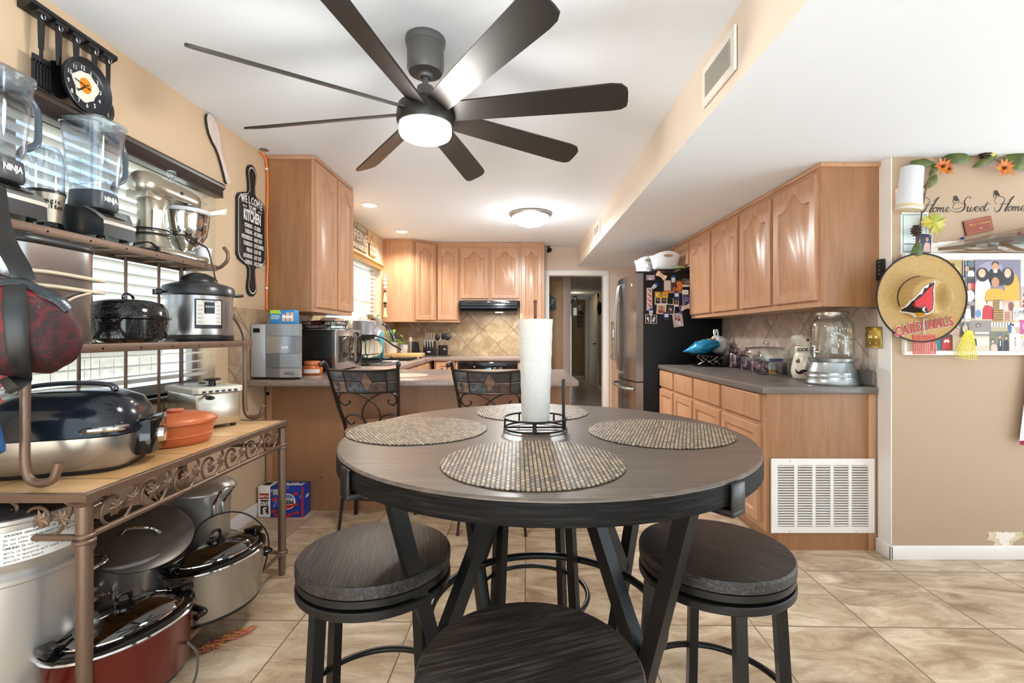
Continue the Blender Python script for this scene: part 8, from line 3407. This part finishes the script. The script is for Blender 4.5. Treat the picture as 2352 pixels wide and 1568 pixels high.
  for s in (-1, 1):
   b.tube(smoothpath([(X(px) + s * .006, W - .045, Z(py0)), (xx + s * .004 * -1, W - .042, Z(py0 - 20)), (xx + s * .006, W - .04, Z(py0 - 50)), (xx + s * .006, W - .04, zt), (xx, W - .04, zt + .008)], 5), .0014, 5)
  b.obj('wire_handle', 'chrome', r, 40, True)
 # air freshener
 r = thing('air_freshener', 'white curved air freshener dispenser on the wall above the hat', 'air freshener', (X(2085), W, Z(440)))
 m = FF(X(2085), W, Z(437)) @ MX.Rotation(R(-6), 4, 'Z')
 b = B(m)
 pl0 = []
 for z, k in ((-.112, 1.12), (-.10, 1.14), (0, 1.0), (.11, .96), (.117, .9)):
  pl0.append([(.056 * k * math.cos(a) * (abs(math.cos(a)) ** -.3 if abs(math.cos(a)) > .05 else 1), z, max(0, .062 * k * math.sin(a))) for a in [PI * i / 20 for i in range(21)]])
 b.loft(pl0)
 b.obj('shell', solid('d4d6d9', .35), r, 50, True)
 b = B(m)
 pl0 = []
 for z, k in ((-.116, 1.08), (-.098, 1.15), (-.088, 1.15)):
  pl0.append([(.0565 * k * math.cos(a) * (abs(math.cos(a)) ** -.3 if abs(math.cos(a)) > .05 else 1), z, max(0, .0625 * k * math.sin(a))) for a in [PI * i / 20 for i in range(21)]])
 b.loft(pl0)
 b.obj('base_band', solid('cdbd98', .4), r, 50, True)
 b = B(m)
 b.ball((.03, .058, .048), .011, .017, .008, 14)
 b.obj('nozzle', solid('a8acb0', .4), r, 50, True)
 b = B(m)
 b.ball((.03, -.048, .055), .009, .009, .005, 14)
 b.obj('button', solid('d9c48a', .4), r, 50, True)
 # flat things on the wall
 def wp(nm, label, box, bg, figs, rot=0, layer=0, cat='photo', **k):
  px0, py0, px1, py1 = [v / 2.903 for v in box]
  xa, xb, za, zb = X(1980 + px0), X(1980 + px1), Z(320 + py1), Z(320 + py0)
  m_ = FF((xa + xb) / 2, W - .0005 - .0012 * layer, (za + zb) / 2) @ MX.Rotation(R(rot), 4, 'Z')
  return photo(nm, label, m_, xb - xa, zb - za, bg, figs, cat=cat, **k)
 wp('photograph', 'narrow warm toned photo behind the white air freshener', (200, 310, 262, 503), 'b08c78', [('o', '2a1c18', .0, -.3, .4, .35), ('r', 'e0c0b0', .2, .4, .6, .4), ('o', '1c1614', .5, .1, .3, .3)])
 wp('certificate', 'blue bordered certificate pinned below the air freshener', (255, 487, 440, 765), 'cdd8d4', [('r', '7c949c', 0, 0, .86, .9), ('r', 'd4dedb', 0, 0, .80, .86), ('r', '3a3c40', .1, -.28, .2, .02), ('r', '6a6c70', .1, -.40, .25, .012), ('r', '20242c', -.35, -.52, .4, .02)], cat='certificate', border=.006)
 wp('photograph', 'photo of two people seated together under the maple leaf', (345, 625, 462, 765), '24304c', [('b', 'b08a84', -.5, -.4, .4, .4), ('b', 'd0aaa4', .45, -.35, .4, .45), ('o', '1c1614', -.5, .35, .2, .24), ('o', 'b07a64', -.5, .25, .16, .2), ('o', '1c1614', .4, .5, .24, .26), ('o', 'b88470', .4, .4, .18, .22)], layer=1, border=.004, rot=-3)
 wp('greeting_card', 'small dark red greeting card tilted above the wrapped bouquet', (672, 530, 858, 628), '8c3a24', [('r', 'b88a4a', 0, 0, .9, .8), ('r', '8c3a24', 0, 0, .87, .75), ('o', 'c8a44a', .1, -.35, .06, .12)], rot=12, cat='card', bcol='6a2a1c', t=.012)
 b = B(FF(X(1980 + 765 / 2.903), W - .013, Z(320 + 572 / 2.903)) @ MX.Rotation(R(12), 4, 'Z'))
 b.text('Merry Christmas', .017, T(0, .006), shear=.35)
 cd_ = bpy.data.objects['greeting_card']
 b.obj('lettering', solid('d0ac5a', .4), cd_, 0, True)
 for i, (box, rot, lab) in enumerate((((452, 690, 560, 758), 5, 'white envelope tucked under the bouquet tip'), ((505, 680, 680, 752), 4, 'second white envelope behind the bouquet'))):
  wp('envelope', lab, box, 'e8e4de', [('r', 'd4cec6', 0, .1, .9, .02)], rot=rot, layer=i, cat='envelope')
 b = B()
 b.ball((X(2206), W - .012, Z(548)), .009, .008, .007, 10)
 b.cyl((X(2206), W, Z(548)), (X(2206), W - .012, Z(548)), .003, n=8)
 o = recentre(b.obj('push_pin', solid('1c3c9c', .3)), (X(2206), W, Z(548)))
 tag(o, 'blue push pin above the wrapped bouquet', 'push pin')
 # decal lettering in script
 r = thing('wall_decal', 'black script wall lettering reading Home Sweet Home', 'wall decal', (X(2240), W, Z(475)))

 def dp(px, py):
  return (X(2040 + px / 6.032), W - .0015, Z(340 + py / 6.032))

 def pen(paths, base=(0, 0), s=1.0):
  for pth in paths:
   pts = smoothpath([dp(base[0] + x * s, base[1] + y * s) for x, y, _ in pth], 6)
   ws = []
   for i in range(len(pth) - 1):
    for k in range(6):
     ws.append((pth[i][2] + (pth[i + 1][2] - pth[i][2]) * k / 6) * .0016)
   ws.append(pth[-1][2] * .0016)
   b.tube(pts, ws, 6, flat=.25, up=(0, 1, 0))
 b = B()
 Hh = [[(20, -80, .6), (-10, -130, .6), (20, -190, .8), (90, -190, .8), (130, -150, .8), (100, -90, 1.2), (60, -10, 2.2), (20, 20, 1.2), (-10, 0, .6), (-10, -40, .5)],
   [(265, -200, .8), (220, -150, 2.0), (165, -60, 2.6), (130, 0, 2.2), (140, 10, 1.2), (170, -10, .7)], [(60, -85, .8), (120, -88, .8), (200, -95, .8)], [(265, -200, .6), (235, -185, .6), (180, -135, .6)]]
 o_ = [[(215, -58, 1), (175, -30, 1.8), (180, 5, 1.4), (210, -8, 1), (228, -40, 1.2), (210, -60, 1), (235, -52, .6)]]
 m_ = [[(235, -52, .6), (252, -55, 1), (232, 5, 1.8)], [(240, -20, .8), (285, -58, 1.2), (270, 5, 1.8)], [(275, -20, .8), (325, -58, 1.2), (310, 0, 1.8), (330, 0, .8), (345, -15, .6)]]
 e_ = [[(345, -15, .6), (390, -30, .8), (400, -55, 1), (375, -58, 1.2), (352, -20, 1.8), (370, 5, 1.2), (410, -10, .6)]]
 for ox, oy in ((440, 880), (1480, 865)):
  pen(Hh + o_ + m_ + e_, (ox, oy))
 S = [[(1120, 700, .8), (1140, 690, .8), (1120, 675, .9), (1080, 690, 1), (1050, 745, 1.6), (1060, 790, 2.4), (1040, 850, 2.0), (980, 885, 1.2), (900, 880, .7), (860, 855, .6)], [(1060, 790, .6), (980, 755, .7), (905, 780, .7), (890, 830, .7), (940, 850, .7), (1010, 820, .6)]]
 wv = [[(1085, 825, .8), (1105, 815, 1.4), (1085, 870, 1.8), (1110, 878, 1), (1145, 835, .8)], [(1150, 815, 1.2), (1128, 865, 1.8), (1150, 878, 1), (1190, 830, .8), (1205, 815, .6)]]
 e1 = [[(1190, 855, .6), (1235, 840, .8), (1240, 815, 1), (1215, 815, 1.2), (1192, 850, 1.8), (1210, 880, 1.2), (1250, 862, .6)]]
 e2 = [[(x + 72, y - 3, q) for x, y, q in e1[0]]]
 tt = [[(1380, 740, .8), (1345, 800, 1.8), (1322, 858, 2), (1340, 872, 1), (1390, 840, .6)], [(1320, 798, .7), (1385, 775, .8), (1410, 770, .5)]]
 pen(S + wv + e1 + e2 + tt)
 b.obj('lettering', 'ink', r, 0, True)
 for k, (px, py) in enumerate(((455, 650), (935, 720), (1495, 645))):
  b = B()
  for s, a in ((1, 60), (1, 20), (-1, 110), (-1, 160)):
   c = dp(px + 14 * math.cos(R(a)) * 1.5, py - 26 * math.sin(R(a)) * 1.2)
   b.tube([V(c) + V((.0075 * math.cos(2 * PI * i / 12 + 1), 0, .011 * math.sin(2 * PI * i / 12))) for i in range(12)], .0012, 5, closed=True)
  p = dp(px - 20, py + 15)
  b.tube([V(p) + V((.010 * math.cos(2 * PI * i / 12), 0, .010 * math.sin(2 * PI * i / 12))) for i in range(10)], .0011, 5)
  b.obj('butterfly', 'ink', r, 0, True)
 # autumn garland
 r = thing('leaf_garland', 'autumn garland of green leaves, orange blossoms and cones around the lettering', 'garland', (X(2200), W, Z(380)))

 def gp(px, py, d=.03):
  return V((X(1980 + px / 2.903), W - d, Z(320 + py / 2.903)))
 b = B()
 b.tube(smoothpath([gp(340, 700), gp(352, 640), gp(362, 520), gp(372, 400, .04), (gp(385, 300, .05)), gp(425, 225, .05), gp(500, 175, .04), gp(600, 140), gp(700, 128), gp(800, 140), gp(900, 160), gp(1000, 175), gp(1130, 215)], 6), .0032, 6)
 b.obj('stem', solid('6a4a34', .7), r, 50, True)

 def lf(px, py, ang, L, Wd, m, name='leaf', curl=.02, lob=0):
  p = gp(px, py, .035)
  a = R(ang)
  d = V((math.cos(a), 0, math.sin(a)))
  s = V((-math.sin(a), 0, math.cos(a)))
  b = B()
  rows = []
  L, Wd = L / 2.903 * K, Wd / 2.903 * K
  for k in range(11):
   t = k / 10
   w_ = Wd * math.sin(PI * (.06 + .90 * t)) ** .75 * (1 + lob * math.sin(t * 14)) * .5
   c = p + d * L * (t - .0) + V((0, -curl * math.sin(PI * t), 0))
   rows.append([c + s * w_ + V((0, .008, 0)), c + s * w_ * .5 + V((0, .001, 0)), c, c - s * w_ * .5 + V((0, .001, 0)), c - s * w_ + V((0, .008, 0))])
  b.loft(rows, False, False)
  b.obj(name, m, r, 50, True)
 dk = mat('garland_green', '37451a', .5, var=(14, '5f6824'))
 yl = mat('garland_yellow', '9aa03a', .5, var=(16, 'd0b84a'))
 for q in ((460, 190, 172, 175, 52, dk, 'leaf', .02, .12), (440, 190, 250, 70, 45, dk), (500, 145, 0, 190, 80, dk), (855, 120, 208, 175, 50, dk), (850, 118, 180, 90, 40, yl), (950, 95, 165, 90, 26, yl), (910, 130, -22, 190, 120, dk), (380, 340, 48, 120, 55, dk), (345, 700, 245, 110, 80, dk)):
  lf(*q)
 # maple leaf
 mp = [(0, 0), (.25, -.5), (.05, -.95), (.35, -.65), (.60, -.90), (.62, -.55), (1.0, -.60), (.80, -.30), (1.25, -.15), (.95, .05), (1.30, .35), (.90, .35), (1.0, .62), (.62, .50), (.45, .85), (.25, .5), (-.1, .75), (-.05, .45), (-.55, .50), (-.35, .25), (-.65, .05), (-.35, -.05), (-.6, -.35), (-.2, -.25)]
 b = B()
 c0 = gp(405, 570, .045)
 s_ = 92 / 2.903 * K
 ring = [c0 + V((x * s_, .006 + .004 * math.sin(i * 2), y * s_)) for i, (x, y) in enumerate(mp[1:])]
 b.add([c0 + V((.2 * s_, -.008, 0))] + ring, [(0, i + 1, (i + 1) % len(ring) + 1) for i in range(len(ring))])
 b.obj('maple_leaf', yl, r, 30, True)
 om = mat('petal_orange', 'b0420c', .5, var=(40, 'd08418'))
 for px, py, q in ((478, 205, 62), (515, 225, 40), (878, 215, 68)):
  b = B()
  c0 = gp(px, py, .05)
  for k in range(11):
   a = 2 * PI * k / 11 + .3
   d = V((math.cos(a), -.25, math.sin(a) * .85)).normalized()
   s = V((-math.sin(a), 0, math.cos(a)))
   L = q / 2.903 * K * (1 + .2 * math.sin(k * 3))
   b.add([c0, c0 + d * L * .5 + s * L * .17, c0 + d * L, c0 + d * L * .5 - s * L * .17], [(0, 1, 2, 3)])
  b.obj('blossom', om, r, 0, True)
  b = B()
  b.ball(c0 + V((0, -.008, 0)), .009, .008, .009, 10)
  b.obj('blossom_centre', solid('5a2014', .7), r, 40, True)
 for px, py, q in ((318, 620, 36), (770, 118, 40)):
  b = B()
  c0 = gp(px, py, .04)
  for ring_ in range(5):
   for k in range(9):
    a = 2 * PI * k / 9 + ring_ * .35
    u = (ring_ - 2) / 2.4
    q_ = q / 2.903 * K * math.sqrt(max(.05, 1 - u * u))
    p = c0 + V((q_ * math.cos(a) * .75, q_ * math.sin(a) * .6, u * q / 2.903 * K))
    b.ball(p, .006, .006, .004, 6)
  b.ball(c0, q / 2.903 * K * .65, q / 2.903 * K * .55, q / 2.903 * K * .8, 10)
  b.obj('pine_cone', solid('3c2c24', .8), r, 40, True)
 # wrapped bouquet on the ledge
 zt = z1 + .001
 r = thing('bouquet', 'dried bouquet wrapped in clear film lying on the white ledge', 'bouquet', (X(2250), W - .05, zt))
 a0, a1 = V((X(2141), W - .04, zt + .018)), V((2.86, W - .08, zt + .085))
 b = B()
 rr = random.Random(31)
 rg = []
 for k in range(13):
  t = k / 12
  c = a0 + (a1 - a0) * t
  q = .010 + .075 * t ** .8
  rg.append([(c.x, c.y + q * .75 * math.cos(2 * PI * i / 16) * (1 + rr.uniform(-.12, .12)), max(zt, c.z + q * math.sin(2 * PI * i / 16) * (1 + rr.uniform(-.12, .12)))) for i in range(16)])
 b.loft(rg)
 b.obj('clear_wrap', glassy('film', 'eae2d8', .06, .12, .35), r, 0, True)
 b = B()
 for k in range(60):
  q = rr.uniform(-.5, .5)
  t1 = rr.uniform(.45, .95)
  p = a0 + (a1 - a0) * t1 + V((0, q * .09 * t1, rr.uniform(-.5, .5) * .10 * t1))
  p.z = max(p.z, zt + .004)
  b.cyl(a0 + V((0, 0, rr.uniform(-.005, .005))), p, .0022, .0016, 5)
 b.obj('dried_stems', solid('6b5a3c', .8), r, 40, True)
 for k in range(30):
  t1 = rr.uniform(.55, 1.0)
  p = a0 + (a1 - a0) * t1 + V((0, rr.uniform(-.5, .5) * .10 * t1, rr.uniform(-.45, .5) * .11 * t1))
  p.z = max(p.z, zt + .015)
  b = B()
  q = rr.uniform(.010, .020)
  b.ball(p, q, q, q * .8, 8)
  b.obj('dried_flower', solid(rr.choice(('8a3a4c', '9c6a72', 'c49a52', '6f8a3a', 'a8747c', '6a2438')), .7), r, 40, True)
 # towel at the edge of the frame
 r = thing('hand_towel', 'white towel with crimson trimmed hem hanging at the edge of the wall', 'towel', (2.74, W - .03, 1.14))
 rg = []
 for k in range(11):
  t = k / 10
  z = 1.16 - .50 * t
  ww = .03 + .075 * t
  rg.append([(2.755 - ww + 2 * ww * i / 12, W - .025 - .018 * math.sin(i * 1.3 + .5) * t, z - .02 * math.cos(i * .6) * t) for i in range(13)])
 b = B()
 b.loft(rg[:10] + [[(x, y - .0, z) for x, y, z in rg[10]]], False, False)
 b.obj('towel_cloth', mat('towel_white', 'e6e6ee', .9, bump=(160, .5)), r, 60, True)
 b = B()
 b.loft([rg[10], [(x, y - .006, z - .02 - .02 * i / 12) for i, (x, y, z) in enumerate(rg[10])]], False, False)
 b.obj('towel_hem', solid('a02848', .8), r, 60, True)
 b = B()
 b.tube([(2.755, W, 1.19), (2.755, W - .04, 1.18), (2.755, W - .045, 1.16)], .005, 8)
 b.obj('hanging_loop', 'white', r, 40, True)
 # crumbled plaster patch
 b = B()
 rr = random.Random(14)
 m_ = FF(X(2306), W, Z(1238))
 pl = []
 for i in range(28):
  a = 2 * PI * i / 28
  q = 1 + .25 * math.sin(3 * a) + rr.uniform(-.2, .2)
  pl.append((.085 * q * math.cos(a), .048 * q * math.sin(a)))
 b.prism(pl, 0, .0012, m_)
 struct(b.obj('wall_front_chipped_paint', mat('paint_peel', 'c9b892', .8, var=(40, 'dccdb0')), None, 0))
 b = B()
 pl = [(x * .55, y * .75 + .008) for x, y in pl]
 b.prism(pl, .001, .003, m_, .0005)
 struct(b.obj('wall_front_plaster_patch', mat('plaster', 'efe4d6', .9, bump=(90, .8, .004)), None, 0))

hat_wall()

def blue_cup():
 r = thing('travel_cup', 'blue tumbler with dark rim hanging on a red braided cord at the rack end', 'cup', (-1.40, 1.25, .93))
 m = T(0, 0, 0, ry=R(-24))
 b = B(m)
 b.lathe([(0, -.05), (.030, -.05), (.034, -.04), (.046, .07), (.0, .065)], 32)
 b.obj('cup_body', solid('1c5488', .35), r, 40)
 b = B(m)
 b.lathe([(.046, .068), (.049, .074), (.047, .082), (.040, .08), (.038, .02), (0, .01)], 32, caps=False)
 b.obj('cup_rim', solid('4a4440', .4), r, 40)
 b = B()
 b.tube(smoothpath([(.03, .02, .09), (.02, .01, .12), (.045, .01, .15), (.05, .0, .20)], 5), .006, 8)
 b.obj('braided_cord', mat('braid_red', 'a84a44', .8, bump=(200, .8, .004)), r, 40)

blue_cup()
